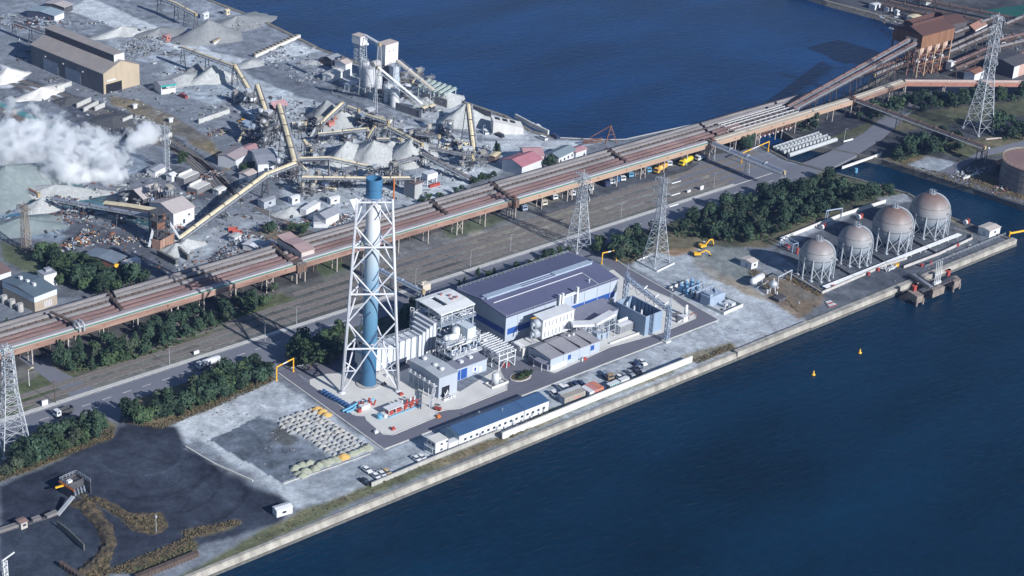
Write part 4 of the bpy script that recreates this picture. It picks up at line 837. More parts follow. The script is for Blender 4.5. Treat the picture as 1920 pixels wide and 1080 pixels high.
# lattice gantry over the enclosure
t=thing('line_gantry','blue grey lattice portal gantry with hanging line droppers above the enclosure','gantry',(0,0,0))
P,Q=V((473.0,411.9,0)),V((480.2,441.9,0)); HH=13.2
for p,mt in ((P,21.5),(Q,20.0)):
    b=MB(); b.lattice(p,p+V((0,0,HH)),1.5,1.5,11,.2); b.lattice(p+V((0,0,HH)),p+V((0,0,HH+2.6)),.9,.9,2,.16); b.cyl(p+V((0,0,HH+2.6)),p+V((0,0,mt)),.14,.05,n=6); b.build('lattice_column',M_STEELB,t)
b=MB(); b.lattice(P+V((0,0,HH)),Q+V((0,0,HH)),1.4,1.3,20,.2); b.build('lattice_beam',M_STEELB,t)
b=MB(); 
for k in (.2,.42,.64,.82):
    s=P.lerp(Q,k)+V((0,0,HH-.6)); e=s+V((2.6,.8,-3.2)); prev=s
    for i in range(1,9): tt=i/8; c=s.lerp(P.lerp(Q,k+.12)+V((-1,0,HH-.6)),tt)+V((0,0,-3.2*4*tt*(1-tt)*.8)); b.beam(prev,c,.1); prev=c
b.build('line_dropper',M_DARKST,t)
for k in (.12,.34,.60): 
    s=P.lerp(Q,k)+V((0,0,HH+.6)); b=MB(); b.cyl(s,s+V((2.2,.4,.7)),.3,n=8); b.build('insulator',M_WHITE,t)
for p in (P,Q): b=MB(); b.box(p.x-1.4,p.y-1.4,-.1,p.x+1.4,p.y+1.4,.6); b.build('footing',M_PALEC,t)
for px,h in (((1255,602),12),): tag(MB().cyl((0,0,0),(0,0,h),.1,n=6).build('lightning_mast',M_GALV,None,loc=G(*px)),'thin grey lightning mast beside the near gantry column','mast')
# switchyard equipment inside pale kerbs
t=thing('gas_compressor_skid','silver column and white pump skid on the corner slab right of the blue enclosure','equipment',G(1281,600))
b=MB(); b.cyl((3.4,2,0),(3.4,2,4.3),.7,n=12); b.ball((3.4,2,4.3),.7,12,5); b.build('silver_column',mat('silver_insulation',(.58,.60,.63)),t,smooth=True)
b=MB(); b.box(-1.4,-1.4,0,1.2,1.4,1.9); b.build('pump_housing',M_WHITE,t)
b=MB(); b.cyl((-3,3.4,1.3),(1.5,3.8,1.3),.5,n=10); b.cyl((-3.6,.2,.3),(-3.6,.2,1.8),.5,n=8); b.box(1.5,-1,.1,2.3,0,1.2); b.build('filter_vessel',M_DARKST,t)
b=MB(); b.rail([V((4.6,.4,.1)),V((6.6,1,.1)),V((6.8,-1,.1))],1.0,.12,1); b.build('red_pipes',M_RED,t)
b=MB(); b.tube([V((-4,-.8,.6)),V((-1.4,-.8,.9)),V((1.4,.8,.9)),V((3.4,.9,1.6))],.2,6); b.build('pipe',M_WHITE,t)
t=thing('transformer_bay','walled transformer bay with six blue breakers and a grey transformer','transformer',G(1330,600))
F=FR((1357,591),(1393,575),(1260,541))
t.location=F.loc; t.rotation_euler=(0,0,F.rz)
b=MB(); 
for a in ((0,0,F.L,.3),(0,F.W-.3,F.L,F.W),(0,.3,.3,F.W*.30),(0,F.W*.93,.3,F.W-.3),(F.L-.3,.3,F.L,F.W*.5)): b.box(a[0],a[1],0,a[2],a[3],1.3)
b.build('bund_wall',M_PALEC,t)
for i,(fx,fy) in enumerate(((.25,.86),(.52,.86),(.80,.86),(.25,.76),(.52,.76),(.80,.76))):
    b=MB(); x,y=fx*F.L,fy*F.W; b.box(x-.7,y-.7,.1,x+.7,y+.7,2.6); b.cyl((x-.35,y,2.6),(x-.35,y,4.0),.35,n=8); b.cyl((x+.35,y,2.6),(x+.35,y,3.7),.3,n=8); b.build('breaker',mat('breaker_blue',(.18,.36,.55),.5,var=.15),t)
b=MB(); b.box(.8,F.W*.28,0,F.L*.75,F.W*.45,4.2); b.box(1.4,F.W*.30,4.2,3,F.W*.42,5.0); b.cyl((F.L*.5,F.W*.33,4.2),(F.L*.7,F.W*.43,4.6),.5,n=8); b.build('transformer_body',M_STEELB,t)
for i in range(5): b=MB(); b.box(F.L*.75,F.W*(.285+.032*i),.4,F.L*.75+1.5,F.W*(.285+.032*i)+.35,3.6); b.build('cooling_fin',M_STEELB,t)
b=MB(); 
for k in range(3): x=F.L*(.2+.3*k); b.beam((x,F.W*.52,0),(x,F.W*.52,4.2),.3); b.beam((x,F.W*.66,0),(x,F.W*.66,4.2),.3)
b.beam((0,F.W*.52,4.2),(F.L*.9,F.W*.52,4.2),.4); b.beam((0,F.W*.66,4.2),(F.L*.9,F.W*.66,4.2),.4); b.build('busbar_frame',M_STEELB,t)
b=MB(); b.cyl((F.L*.3,F.W*.58,0),(F.L*.3,F.W*.58,2.6),.7,n=10); b.cyl((F.L*.5,F.W*.14,0),(F.L*.5,F.W*.14,2.0),.9,n=10); b.box(F.L*.7,F.W*.1,0,F.L*.9,F.W*.22,1.2); b.build('auxiliary_tank',M_OFFW,t)
b=MB(); R=random.Random(4)
for i in range(14): x,y=R.uniform(.5,F.L-1),R.uniform(.5,F.W-1); b.box(x,y,.05,x+R.uniform(.3,1.2),y+R.uniform(.3,1.2),R.uniform(.4,1.6))
b.build('small_equipment',M_DARKST,t)
# ------------------------------------------------------------------ quay offices
t=thing('blue_roof_office','long white prefabricated office with a blue roof along the quay','office',(358.0,399.1,0)); M_BLUEROOF=mat('blue_metal_roof',(.055,.115,.235),.5,var=.10,sc=.2,corr=1.0)
for nm,x0,x1 in (('main',0,29.6),('extension',29.9,41.4)):
    b=MB(); w=[(x0,0,0),(x1,0,0),(x1,7.2,0),(x0,7.2,0)]; zr=5.15; b.add([(x0,0,0),(x1,0,0),(x1,7.2,0),(x0,7.2,0),(x0,0,4.3),(x1,0,4.3),(x1,7.2,4.3),(x0,7.2,4.3),(x0,5.4,zr),(x1,5.4,zr)],[(0,1,5,4),(2,3,7,6),(1,2,6,9,5),(3,0,4,8,7)])
    b.build('wall',M_WHITE,t)
    b=MB(); k=(zr-4.3)/5.4; o=.3; b.add([(x0-o*.3,-o,4.3-o*k),(x1+o*.3,-o,4.3-o*k),(x1+o*.3,5.4,zr),(x0-o*.3,5.4,zr),(x1+o*.3,7.5,4.2),(x0-o*.3,7.5,4.2)]+[(x0-o*.3,-o,4.5-o*k),(x1+o*.3,-o,4.5-o*k),(x1+o*.3,5.4,zr+.2),(x0-o*.3,5.4,zr+.2),(x1+o*.3,7.5,4.4),(x0-o*.3,7.5,4.4)],[(3,2,1,0),(5,4,2,3),(6,7,8,9),(9,8,10,11),(0,1,7,6),(1,2,8,7),(2,4,10,8),(4,5,11,10),(5,3,9,11),(3,0,6,9)]); b.build('roof',M_BLUEROOF,t)
b=MB(); 
for i in range(8): b.box(-.02-.05,.8+i*.8,2.2,-.0,1.3+i*.8,4.3)
b.build('end_glazing',mat('pale_glazing',(.22,.38,.48),.3,var=.2),t)
R=random.Random(8)
for i in range(15):
    x=2.2+i*2.6
    if 29<x+.5<30.5: continue
    b=MB(); b.box(x,-.05,1.6,x+1.1,.02,2.5); w=b.build('window',M_GLASS,t)
for x in (9,16.5,24,33,38.5):
    b=MB(); b.box(x,-.05,.1,x+.9,.02,2.1); b.build('door',mat('grey_door',(.25,.27,.31),.6),t)
b=MB()
for i in range(9): x=3.6+i*4.1; b.box(x,-.75,.3,x+.8,-.1,1.1)
b.build('air_conditioner',M_OFFW,t)
b=MB(); b.box(-4.5,.2,0,-.1,2.6,2.6); b.build('porch',M_WHITE,t)
b=MB(); b.cyl((22,3,4.8),(22,3,6.2),.07,n=5); b.beam((21.5,3,6.1),(22.5,3,6.1),.06); b.build('aerial',M_GALV,t)
b=MB(); b.box(15.5,8,4.35,16.2,8.4,4.6); b.beam((-3.5,8.6,0),(14,8.6,0.1),.2); b.build('cable_tray',M_GALV,t)
t=thing('site_cabin','small white two storey site cabin at the end of the blue roofed offices','cabin',(348.0,399.7,0))
b=MB(); b.box(0,0,0,5.3,4.6,4.5); b.build('wall',M_WHITE,t)
b=MB(); b.box(-.15,-.15,4.5,5.45,4.75,4.68); b.build('roof',mat('pale_yard_concrete',(.52,.52,.505)),t)
for x,z in ((2.2,.9),(2.2,3.0),(4.6,3.2)): b=MB(); b.box(x,-.05,z,x+1.0,.02,z+.7); b.build('window',M_GLASS,t)
for y in (.6,2.6):
    for z in (.7,2.9): b=MB(); b.box(-.05,y,z,.02,y+1.4,z+1.0); b.build('window',M_GLASS,t)
b=MB(); b.box(-1.1,.2,2.2,0,4.4,2.3); b.rail([V((-1.1,.2,2.3)),V((-1.1,4.4,2.3))],1,.08,1); b.beam((-1.1,.2,2.3),(-1.1,-.1,0),.2); b.beam((-1.1,4.3,2.3),(-1.1,4.3,0),.15); b.build('balcony',M_GALV,t)
t=thing('site_hut','lone small white hut on the edge of the dark coal yard by the quay','hut',G(519,971))
F=FR((519,971),(545,963),(507,960)); t.rotation_euler=(0,0,F.rz)
b=MB(); b.gablewalls(5.6,2.8,0,2.5,2.8); b.build('wall',M_WHITE,t)
b=MB(); b.gableroof(5.6,2.8,2.5,2.85,.12,.15); b.build('roof',M_WHITE,t)
b=MB(); b.box(2.0,-.05,.9,3.4,.02,1.7); b.build('window',M_GLASS,t)
# ------------------------------------------------------------------ yellow height-limit portals
def portal(pa,pb,h,label,base=None):
    a=G(*pa); d=G(*pb)-a; t=thing('height_portal',label,'portal',a,math.atan2(d.y,d.x),'yellow height limit portals'); L=d.length
    for x in (0,L): b=MB(); b.cyl((x,0,0),(x,0,h),.24,n=8); b.cyl((x,0,0),(x,0,.4),.4,n=8); b.build('post',M_YEL,t)
    b=MB(); b.cyl((-.1,0,h),(L+.1,0,h),.26,n=8); b.build('crossbar',M_YEL,t)
    b=MB(); b.box(L*.35,-.3,h-.1,L*.6,-.2,h+.35); b.build('limit_sign',M_WHITE,t)
    b=MB()
    for i in range(8): x=L*(.06+.125*i); b.box(x,-.28,h-.3,x+.25,-.27,h-.02)
    b.build('stripe',M_DARKST,t)
portal((518.5,713),(550,697),5.4,'yellow portal over the plant gate next to the dense hedge of trees')
portal((1128,495),(1155,489),5.0,'yellow portal over the gate behind the turbine hall roof')
portal((1390,306),(1440,284),5.2,'yellow portal over the channel bridge road beside the belt gallery')
# ------------------------------------------------------------------ spherical gas tanks
def sphere_mat():
    m=bpy.data.materials.new('weathered_tank_shell'); m.use_nodes=True; N=m.node_tree.nodes; L=m.node_tree.links; b=N['Principled BSDF']; b.inputs['Roughness'].default_value=.5; b.inputs['Specular IOR Level'].default_value=.3
    tc=N.new('ShaderNodeTexCoord'); sp=N.new('ShaderNodeSeparateXYZ'); L.new(tc.outputs['Object'],sp.inputs[0])
    nz=N.new('ShaderNodeTexNoise'); nz.inputs['Scale'].default_value=.35; nz.inputs['Detail'].default_value=6; mp=N.new('ShaderNodeMapping'); mp.inputs['Scale'].default_value=(1,1,.25); L.new(tc.outputs['Object'],mp.inputs[0]); L.new(mp.outputs[0],nz.inputs[0])
    ad=N.new('ShaderNodeMath'); ad.operation='MULTIPLY_ADD'; ad.inputs[1].default_value=5.0; L.new(nz.outputs[0],ad.inputs[0]); L.new(sp.outputs[2],ad.inputs[2])
    mr=N.new('ShaderNodeMapRange'); mr.inputs[1].default_value=9; mr.inputs[2].default_value=21; L.new(ad.outputs[0],mr.inputs[0])
    r=N.new('ShaderNodeValToRGB'); e=r.color_ramp.elements; e[0].color=(.27,.32,.38,1); e[1].color=(.17,.112,.098,1); k=e.new(.45); k.color=(.285,.285,.30,1)
    L.new(mr.outputs[0],r.inputs[0]); L.new(r.outputs[0],b.inputs[0]); return m
M_SPH=sphere_mat(); M_LEG=mat('tank_leg_grey',(.38,.42,.47),.55,var=.12,sc=.6)
SPH=[((568.2,417.5),7.3,9.0,'smaller gas sphere nearest the excavators, leftmost of the four'),((593.5,417.6),7.25,8.9,'smaller gas sphere with red valve behind it, second from the left'),((618.6,417.2),8.75,10.1,'larger rust topped gas sphere, second from the right above the jetty'),((645.5,417.6),8.85,10.0,'larger gas sphere closest to the channel, rightmost of the four')]
for (x,y),R_,h,lab in SPH:
    t=thing('gas_sphere',lab,'gas tank',(x,y,0),group='spherical gas tanks')
    b=MB(); b.ball((0,0,h),R_,40,26); b.build('shell',M_SPH,t,smooth=True)
    b=MB(); b.ring((0,0,h),R_+.03,.18,40); 
    for zf in (.42,-.45): b.ring((0,0,h+R_*zf),R_*math.sqrt(1-zf*zf)+.01,.1,40)
    b.build('girth_band',M_DARKST,t)
    n=11; lb=[]
    for i in range(n):
        a=2*math.pi*i/n+.2; d=V((math.cos(a),math.sin(a),0)); q=d*(R_*.985)
        b=MB(); b.cyl((q.x,q.y,0),(q.x,q.y,h+.6),.36,n=8); b.box(q.x-.7,q.y-.7,0,q.x+.7,q.y+.7,.5); b.build('leg',M_LEG,t)
        a2=2*math.pi*(i+1)/n+.2; q2=V((math.cos(a2),math.sin(a2),0))*(R_*.985)
        lb.append((q,q2))
    for q,q2 in lb:
        b=MB(); b.cyl((q.x,q.y,.8),(q2.x,q2.y,h*.72),.15,n=5); b.cyl((q2.x,q2.y,.8),(q.x,q.y,h*.72),.15,n=5); b.build('brace',M_LEG,t)
    b=MB(); b.lathe((0,0,h+R_-.15),[(1.7,0),(1.7,.25),(0,.25)],14); b.rail([V((1.6*math.cos(k*.7854),1.6*math.sin(k*.7854),h+R_+.1)) for k in range(9)],1.1,.1,1.2)
    for k in range(4): b.cyl((.7*math.cos(k*1.6),.7*math.sin(k*1.6),h+R_),(.7*math.cos(k*1.6),.7*math.sin(k*1.6),h+R_+1.3+.3*(k%2)),.2,n=6)
    b.build('top_platform',M_GALV,t)
    for aa in (-1.05,-.75):
        b=MB(); pts=[V((math.cos(aa)*(R_+.35)*math.cos(e),math.sin(aa)*(R_+.35)*math.cos(e),h+(R_+.35)*math.sin(e))) for e in [math.pi/2*(1-k/9) for k in range(10)]]
        for p,q in zip(pts,pts[1:]): b.beam(p,q,.28 if aa<-1 else .2,.3)
        if aa<-1: b.beam(pts[-1],V((pts[-1].x,pts[-1].y,0)),.5,.3)
        b.build('pipe_riser',M_LEG,t)
    b=MB()   # pale stencilled number patch
    a=-1.55
    for k in range(5):
        aa=a+k*.055; 
        b.add([V((math.cos(aa+dx)*(R_+.03)*math.cos(e),math.sin(aa+dx)*(R_+.03)*math.cos(e),h+(R_+.03)*math.sin(e))) for dx,e in ((0,.12),(.03,.12),(.03,.2),(0,.2))],[(0,1,2,3)])
    b.build('stencilled_mark',M_DARKST,t)
BW=mat('bund_concrete',(.42,.41,.40),.85,var=.22,sc=.4,streak=True)
wallthing('bund_wall','pale bund wall along the sea side of the gas spheres',[(1541,551),(1660,499),(1700,486)],1.2,.35,BW,cap=0,group='tank farm bund walls')
wallthing('bund_wall','pale bund wall with white patches in front of the right spheres',[(1694,503),(1760,478),(1822,449),(1822,443),(1788,432)],1.2,.35,BW,group='tank farm bund walls')
wallthing('bund_wall','long pale bund wall between the trees and the gas spheres',[(1462,452),(1577,406),(1660,380)],1.6,.4,M_PALEC,group='tank farm bund walls')
wallthing('bund_wall','dark cross wall between the first and second gas spheres',[(1563,498),(1602,521)],.9,.3,M_QUAYD,group='tank farm bund walls')
wallthing('bund_wall','dark cross wall between the second and third gas spheres',[(1634,478),(1664,497)],.9,.3,M_QUAYD,group='tank farm bund walls')
wallthing('bund_wall','dark cross wall between the third and fourth gas spheres',[(1708,450),(1756,477)],.9,.3,M_QUAYD,group='tank farm bund walls')
wallthing('bund_wall','low wall at the left end of the gas sphere yard beside the orange grass',[(1470,510),(1541,551)],1.0,.35,BW,group='tank farm bund walls')
t=thing('pipe_bundle','white pipe bundle on sleepers running along the row of gas spheres','pipes',(0,0,0)); 
a,c=G(1548,543),G(1802,443)
for k in range(4):
    b=MB(); b.cyl(a+V((0,k*.6,.7)),c+V((0,k*.6,.7)),.24,n=8); b.build('pipe',M_WHITE,t)
b=MB()
for i in range(14): p=a.lerp(c,(i+.5)/14); b.box(p.x-.3,p.y-.5,0,p.x+.3,p.y+2.4,.5)
b.build('sleeper',M_CONC,t)
for px,lab in (((1562,540),'red hydrant box at the left end of the white pipe bundle'),((1628,516),'red hydrant box below the second gas sphere'),((1646,508),'red hydrant box where the bund wall meets the yellow valves'),((1795,462),'red hydrant box beside the right bund wall'),((1728,500),'red hydrant box on the quay above the jetty bridge'),((1745,496),'smaller red hydrant box on the quay railing')):
    b=MB(); b.box(-.65,-.4,0,.65,.4,1.2); b.box(-.72,-.48,1.2,.72,.48,1.32); o=b.build('hydrant_box',M_RED,None,loc=G(*px)); tag(o,lab,'hydrant','red hydrant boxes')
for px,lab in (((1541,430),'white and red hose reel in the scrub behind the first gas sphere'),((1610,411),'white and red hose reel behind the second gas sphere'),((1810,421),'red foam monitor on the bank by the channel')):
    t=thing('hose_reel',lab,'hose reel',G(*px),group='fire points'); b=MB(); b.cyl((-.8,0,1.2),(.2,0,1.2),1.1,n=12); b.build('reel',M_WHITE,t); b=MB(); b.box(.9,-.6,0,2.2,.6,2.3); b.build('cabinet',M_RED,t)
t=thing('valve_manifold','cluster of white and yellow valves between the second and third spheres','pipes',G(1668,504))
b=MB(); R=random.Random(21)
for i in range(16): x,y=R.uniform(-4,4),R.uniform(-1.5,1.5); b.cyl((x,y,.3),(x+R.uniform(-2,2),y+R.uniform(-.5,.5),.9),.18,n=6); b.cyl((x,y,0),(x,y,1.4),.16,n=6)
b.build('pipe',M_WHITE,t); b=MB(); b.box(3.8,-.6,0,5.4,.6,1.0); b.cyl((6,0,0),(6,0,1.2),.3,n=8); b.build('valve',M_YEL,t)
t=thing('pipe_gantry','grey goal post pipe gantry behind the gas spheres at the tree edge','pipe gantry',G(1547,413)); b=MB(); d=G(1577,408)-G(1547,413)
for k in (0,.12): b.cyl(d*k,d*k+V((0,0,4.6)),.25,n=6)
b.cyl(V((0,0,4.6)),d+V((0,0,4.6)),.3,n=6); b.cyl(d+V((0,0,4.6)),d,.25,n=6); b.build('frame',M_STEELB,t)
t=thing('pipe_arch','pale pipe arch over the yard road beside the small blue vessel','pipe gantry',G(1457,540)); d=G(1482,527)-G(1457,540); b=MB(); b.tube([V((0,0,0)),V((0,0,5)),d+V((0,0,5)),d],.28,6); b.build('arch_pipe',M_GALV,t); b=MB(); b.box(-.5,-.5,0,.5,.5,.5); b.build('footing',M_CONC,t)
t=thing('pump_station','dark steel equipment frame left of the first gas sphere','pipe gantry',G(1462,460)); F=FR((1462,462),(1485,474),(1470,455)); t.location=F.loc; t.rotation_euler=(0,0,F.rz); b=MB()
for x in (0,F.L): 
    for y in (0,3): b.beam((x,y,0),(x,y,4),.3)
for y in (0,3): b.beam((0,y,4),(F.L,y,4),.35); b.beam((0,y,1.2),(F.L,y,1.2),.25)
b.beam((0,0,4),(0,3,4),.3); b.beam((F.L,0,4),(F.L,3,4),.3); b.build('frame',M_STEELB,t); b=MB(); b.box(1.5,.8,0,4,2.4,1.4); b.cyl((F.L+2,1,0),(F.L+2,1,3),.5,n=8); b.build('pump',M_RED,t)
# small process vessels left of the tank farm
t=thing('horizontal_tank','white horizontal tank on saddles among the scrub left of the gas spheres','tank',G(1418,534)); a=ANG((1408,537),(1432,523)); t.rotation_euler=(0,0,a)
b=MB(); b.cyl((-3,0,2.7),(3.4,0,2.7),1.5,n=16); b.ball((-3,0,2.7),1.5,16,8); b.ball((3.4,0,2.7),1.5,16,8); b.build('vessel',mat('silver_insulation',(.58,.60,.63)),t,smooth=True)
b=MB(); b.box(-2.4,-1.2,0,-1.8,1.2,1.8); b.box(2.2,-1.2,0,2.8,1.2,1.8); b.build('saddle',M_STEELB,t)
b=MB(); b.rail([V((-4,-2.6,0)),V((5,-2.6,0)),V((5,2.6,0))],1.0,.1,2); b.build('railing',M_WHITE,t)
t=thing('round_vessel','small blue and white round vessel on legs by the pale pipe arch','tank',G(1448,548))
b=MB(); b.ball((0,0,3.6),1.7,16,10); b.build('vessel',M_GALV,t,smooth=True)
for k in range(4): b=MB(); b.cyl((1.5*math.cos(k*1.57),1.5*math.sin(k*1.57),0),(1.3*math.cos(k*1.57),1.3*math.sin(k*1.57),3.4),.16,n=6); b.build('leg',M_WHITE,t)
b=MB(); b.cyl((0,0,5.2),(0,0,6.3),.25,n=6); b.cyl((-2.6,.5,0),(-2.6,.5,1.7),.4,n=8); b.cyl((-.5,-2.8,0),(-.5,-2.8,1.5),.35,n=8); b.build('fitting',M_WHITE,t)
# huts in the tank farm
def hut(px_a,px_b,px_c,h,label,wm,rm,name='hut',cat='hut',rise=.35,win=True,door=True,group=None,corr=False,zbase=0):
    F=FR(px_a,px_b,px_c); t=thing(name,label,cat,F.loc,F.rz,group); b=MB(); b.gablewalls(F.L,F.W,0,h,h+rise); b.build('wall',wm,t); b=MB(); b.gableroof(F.L,F.W,h,h+rise+.05,.15,.3); b.build('roof',rm,t)
    if win:
        n=max(1,int(F.L/4.5))
        for i in range(n): b=MB(); x=F.L*(i+.5)/n-.5; b.box(x,-.05,h*.4,x+min(1.3,F.L/n*.5),.03,h*.72); b.build('window',M_GLASS,t)
    if door: b=MB(); b.box(-.05,F.W*.35,0,.03,F.W*.35+1.1,min(2.1,h*.8)); b.build('door',M_STEELB,t)
    return t
PKR=mat('pale_pink_roof',(.50,.45,.42),.7,var=.1,sc=.4)
hut((1854,446),(1874,438),(1836,436),3.2,'small white gabled hut at the channel end of the gas tank quay',M_WHITE,PKR)
hut((1408,506),(1420,501),(1391,496),3.0,'small pale hut with a pinkish roof beside the dug earth and excavators',M_WHITE,PKR)
b=MB(); b.box(-2.6,-1.6,0,2.6,1.6,1.4); tag(b.build('equipment_box',M_DARKST,None,loc=G(1462,562)),'dark low equipment box in the scrub near the quay corner','box')
t=thing('pipe_pile','loose pile of white pipes and red fittings on the quay corner','pipes',G(1556,572))
for i in range(6): b=MB(); b.cyl((-2.5+i*.55,-1.5+i*.8,.3),(2.2+i*.2,-1.9+i*.8,.3),.17,n=7); b.build('pipe',M_GALV if i%3 else M_RED,t)
# quay railing and jetty
t=thing('quay_railing','thin grey railing along the gas tank quay','railing',(0,0,0)); b=MB(); b.rail([G(1735,502)+V((0,0,.05)),G(1885,441)+V((0,0,.05))],1.1,.12,2.5); b.build('rail',M_GALV,t)
M_FEND=mat('dolphin_concrete',(.23,.195,.175),.85,var=.35,sc=.6)
t=thing('loading_jetty','small concrete loading jetty with two dolphins joined to the gas tank quay by a bridge','jetty',G(1750,540,0))
def jp(x,y,z): return LOC(t,G(x,y,z))
zt=1.6
for pts in (((1702,545),(1714,541),(1732,553),(1720,557)),((1782,519),(1794,516),(1802,524),(1790,530))):
    b=MB(); P=[jp(x,y,zt) for x,y in pts]; b.prism([(p.x,p.y) for p in P],-1.5,zt)
    for p in P: b.cyl((p.x*.98,p.y,-5),(p.x*.98,p.y,0),.5,n=8)
    b.build('dolphin',M_FEND,t)
b=MB(); P=[jp(x,y,zt) for x,y in ((1744,538),(1757,531),(1772,537),(1750,546))]; b.prism([(p.x,p.y) for p in P],-1.6,zt); b.build('platform',M_FEND,t)
b=MB(); 
for p,q,w in (((1725,546),(1750,537),2.2),((1760,534),(1790,521),2.2)): b.beam(jp(*p,zt-.2),jp(*q,zt-.2),w,.5)
b.build('catwalk',M_DARKST,t)
b=MB(); p,q=jp(1712,515,zt-.1),jp(1748,540,zt-.1); b.beam(p,q,4.4,.5); d=(q-p).normalized(); n=V((-d.y,d.x,0)); b.rail([p+n*2.2,q+n*2.2],1.1,.12,2); b.rail([p-n*2.2,q-n*2.2],1.1,.12,2); b.build('access_bridge',M_DARKST,t)
b=MB(); 
for k in (-1,-.4,.2): b.cyl(p+n*k+V((0,0,.6)),q+n*k+V((0,0,.6)),.16,n=6)
b.build('pipe',M_OFFW,t)
for px in ((1714,545),(1774+3,517)):
    b=MB(); p=jp(*px,zt); b.box(p.x-.9,p.y-.5,zt,p.x+.9,p.y+.5,zt+3.0); b.box(p.x-2.2,p.y-.5,zt+2.6,p.x+.9,p.y+.5,zt+3.0); b.build('fender_panel',M_RED,t)
for k in range(4):
    b=MB(); p=jp(1751+k*3.4,534-k*1.3,zt); b.cyl(p,p+V((0,0,4.6)),.2,n=8); b.cyl(p+V((0,0,4.6)),p+V((1.2,1.2,9.4)),.13,n=6); b.cyl(p+V((.5,.2,0)),p+V((1.2,1.2,9.4)),.09,n=5); b.ball(p+V((0,0,4.6)),.45,8,6); b.box(p.x-.5,p.y-.5,zt,p.x+.5,p.y+.5,zt+1.0); b.build('loading_arm',M_WHITE,t)
# yellow boom at the channel mouth, buoys
t=thing('channel_boom','yellow floating boom across the channel mouth at the quay end','boom',G(1893,440)); b=MB(); b.cyl((0,0,.6),LOC(t,G(1935,424,0))+V((0,0,-1.6)),.45,n=8); b.build('float',M_YEL,t); b=MB(); b.cyl((0,0,-1),(0,0,1.6),.3,n=8); b.build('bollard',M_YEL,t)
for px,lab in (((1612,662),'yellow buoy floating farther from the quay, upper of the two'),((1525,703),'yellow buoy floating nearer the bottom, lower of the two')):
    t=thing('buoy',lab,'buoy',G(px[0],px[1],WZ),group='yellow marker buoys'); b=MB(); b.lathe((0,0,0),[(.2,-.4),(.75,-.1),(.75,.35),(.3,.6),(.22,1.7),(.05,1.9)],12); b.build('float_body',M_YEL,t,smooth=True); b=MB(); b.cyl((0,0,1.8),(0,0,2.2),.12,n=6); b.build('lamp',M_DARKST,t)
# ------------------------------------------------------------------ lattice pylons
def pylon(c,rz,bx,by,H,label,waist=.62,tw=1.0,arms=3,arm=4.5,m=None,mem=.24,ins=False,thick=1.0):
    t=thing('transmission_pylon',label,'pylon',c,rz,'lattice pylons'); m=m or M_GALV
    zw=H*waist; tw=tw/2
    def pt(sx,sy,z):
        k=min(1,z/zw); return V((sx*(bx/2*(1-k)+tw*1.25*k),sy*(by/2*(1-k)+tw*1.25*k),z)) if z<=zw else V((sx*(tw*1.25-(tw*.4)*(z-zw)/(H-zw)),sy*(tw*1.25-(tw*.4)*(z-zw)/(H-zw)),z))
    zs=[0]; st=max(bx,by)*.62
    while zs[-1]<zw-1: zs.append(min(zw,zs[-1]+st)); st=max(1.8,st*.82)
    while zs[-1]<H-.5: zs.append(min(H,zs[-1]+max(1.7,tw*2.2)))
    S=[(-1,-1),(1,-1),(1,1),(-1,1)]
    for s in S:
        b=MB(); b.beam(pt(*s,-.3),pt(*s,zw),mem*1.35*thick); b.beam(pt(*s,zw),pt(*s,H),mem*thick); p=pt(*s,0); b.box(p.x-.6,p.y-.6,-.1,p.x+.6,p.y+.6,.5); b.build('leg',m,t)
    for f in range(4):
        s,e=S[f],S[(f+1)%4]; b=MB()
        for z0,z1 in zip(zs,zs[1:]):
            w=mem*.62*thick
            b.beam(pt(*s,z0),pt(*e,z1),w); b.beam(pt(*e,z0),pt(*s,z1),w); b.beam(pt(*s,z1),pt(*e,z1),w)
            if z1-z0>4: 
                c0=(pt(*s,z0)+pt(*e,z1)+pt(*e,z0)+pt(*s,z1))/4; b.beam((pt(*s,z0)+pt(*s,z1))/2,c0,w*.8); b.beam((pt(*e,z0)+pt(*e,z1))/2,c0,w*.8)
        b.build('lattice_face',m,t)
    for i in range(arms):
        z=H-1.5-i*(H-zw-1)/max(1,arms)*.95
        for sy in (-1,1):
            b=MB(); L=arm*(1 if i!=1 else 1.12); tip=V((0,sy*(tw+L),z+.3))
            for sx in (-1,1): b.beam(V((sx*tw,sy*tw,z)),tip,mem*.6*thick); b.beam(V((sx*tw,sy*tw,z+1.6)),tip,mem*.6*thick)
            for k in (.3,.6): 
                p,q=V((-tw*(1-k),sy*(tw+L*k),z+.3*k)),V((tw*(1-k),sy*(tw+L*k),z+.3*k)); b.beam(p,q,mem*.5); b.beam(p,q+V((0,0,1.2*(1-k))),mem*.5)
            b.build('cross_arm',m,t)
            b=MB(); 
            if ins and sy<0: b.cyl(tip,tip+V((4.6,-.5,.2)),.22,n=6)
            else: b.cyl(tip,tip+V((0,0,-1.8)),.14,n=6)
            b.build('insulator_string',M_WHITE,t)
    b=MB(); b.beam((0,0,H),(0,0,H+1.8),.2); b.build('peak',m,t)
    return t
p=G(20,848); pylon(V((238.0,484.3,0)),math.radians(-12),9.5,9.5,38,'pale lattice pylon at the bottom left corner over the trees',.58,3.4,4,4.0,thick=.95)
pylon(V((504.5,494,0)),math.radians(-10),7.4,9.2,34.0,'lattice pylon standing directly behind the turbine hall roof',.62,2.6,3,4.2,thick=.85)
pylon(V((521.3,464.5,0)),0,9.2,7.6,38.6,'lattice pylon on a white kerbed pad beside the yellow excavators',.55,2.2,3,3.4,thick=.85,ins=True)
pylon((G(1812,238)+G(1855,254))/2,math.radians(-16),9.5,12.5,61,'tallest lattice pylon at the right, in front of the long pink gallery',.5,3.4,4,3.6,thick=1.05)
M_RUSTG=mat('weathered_lattice',(.27,.23,.20),.75,var=.3,sc=.6)
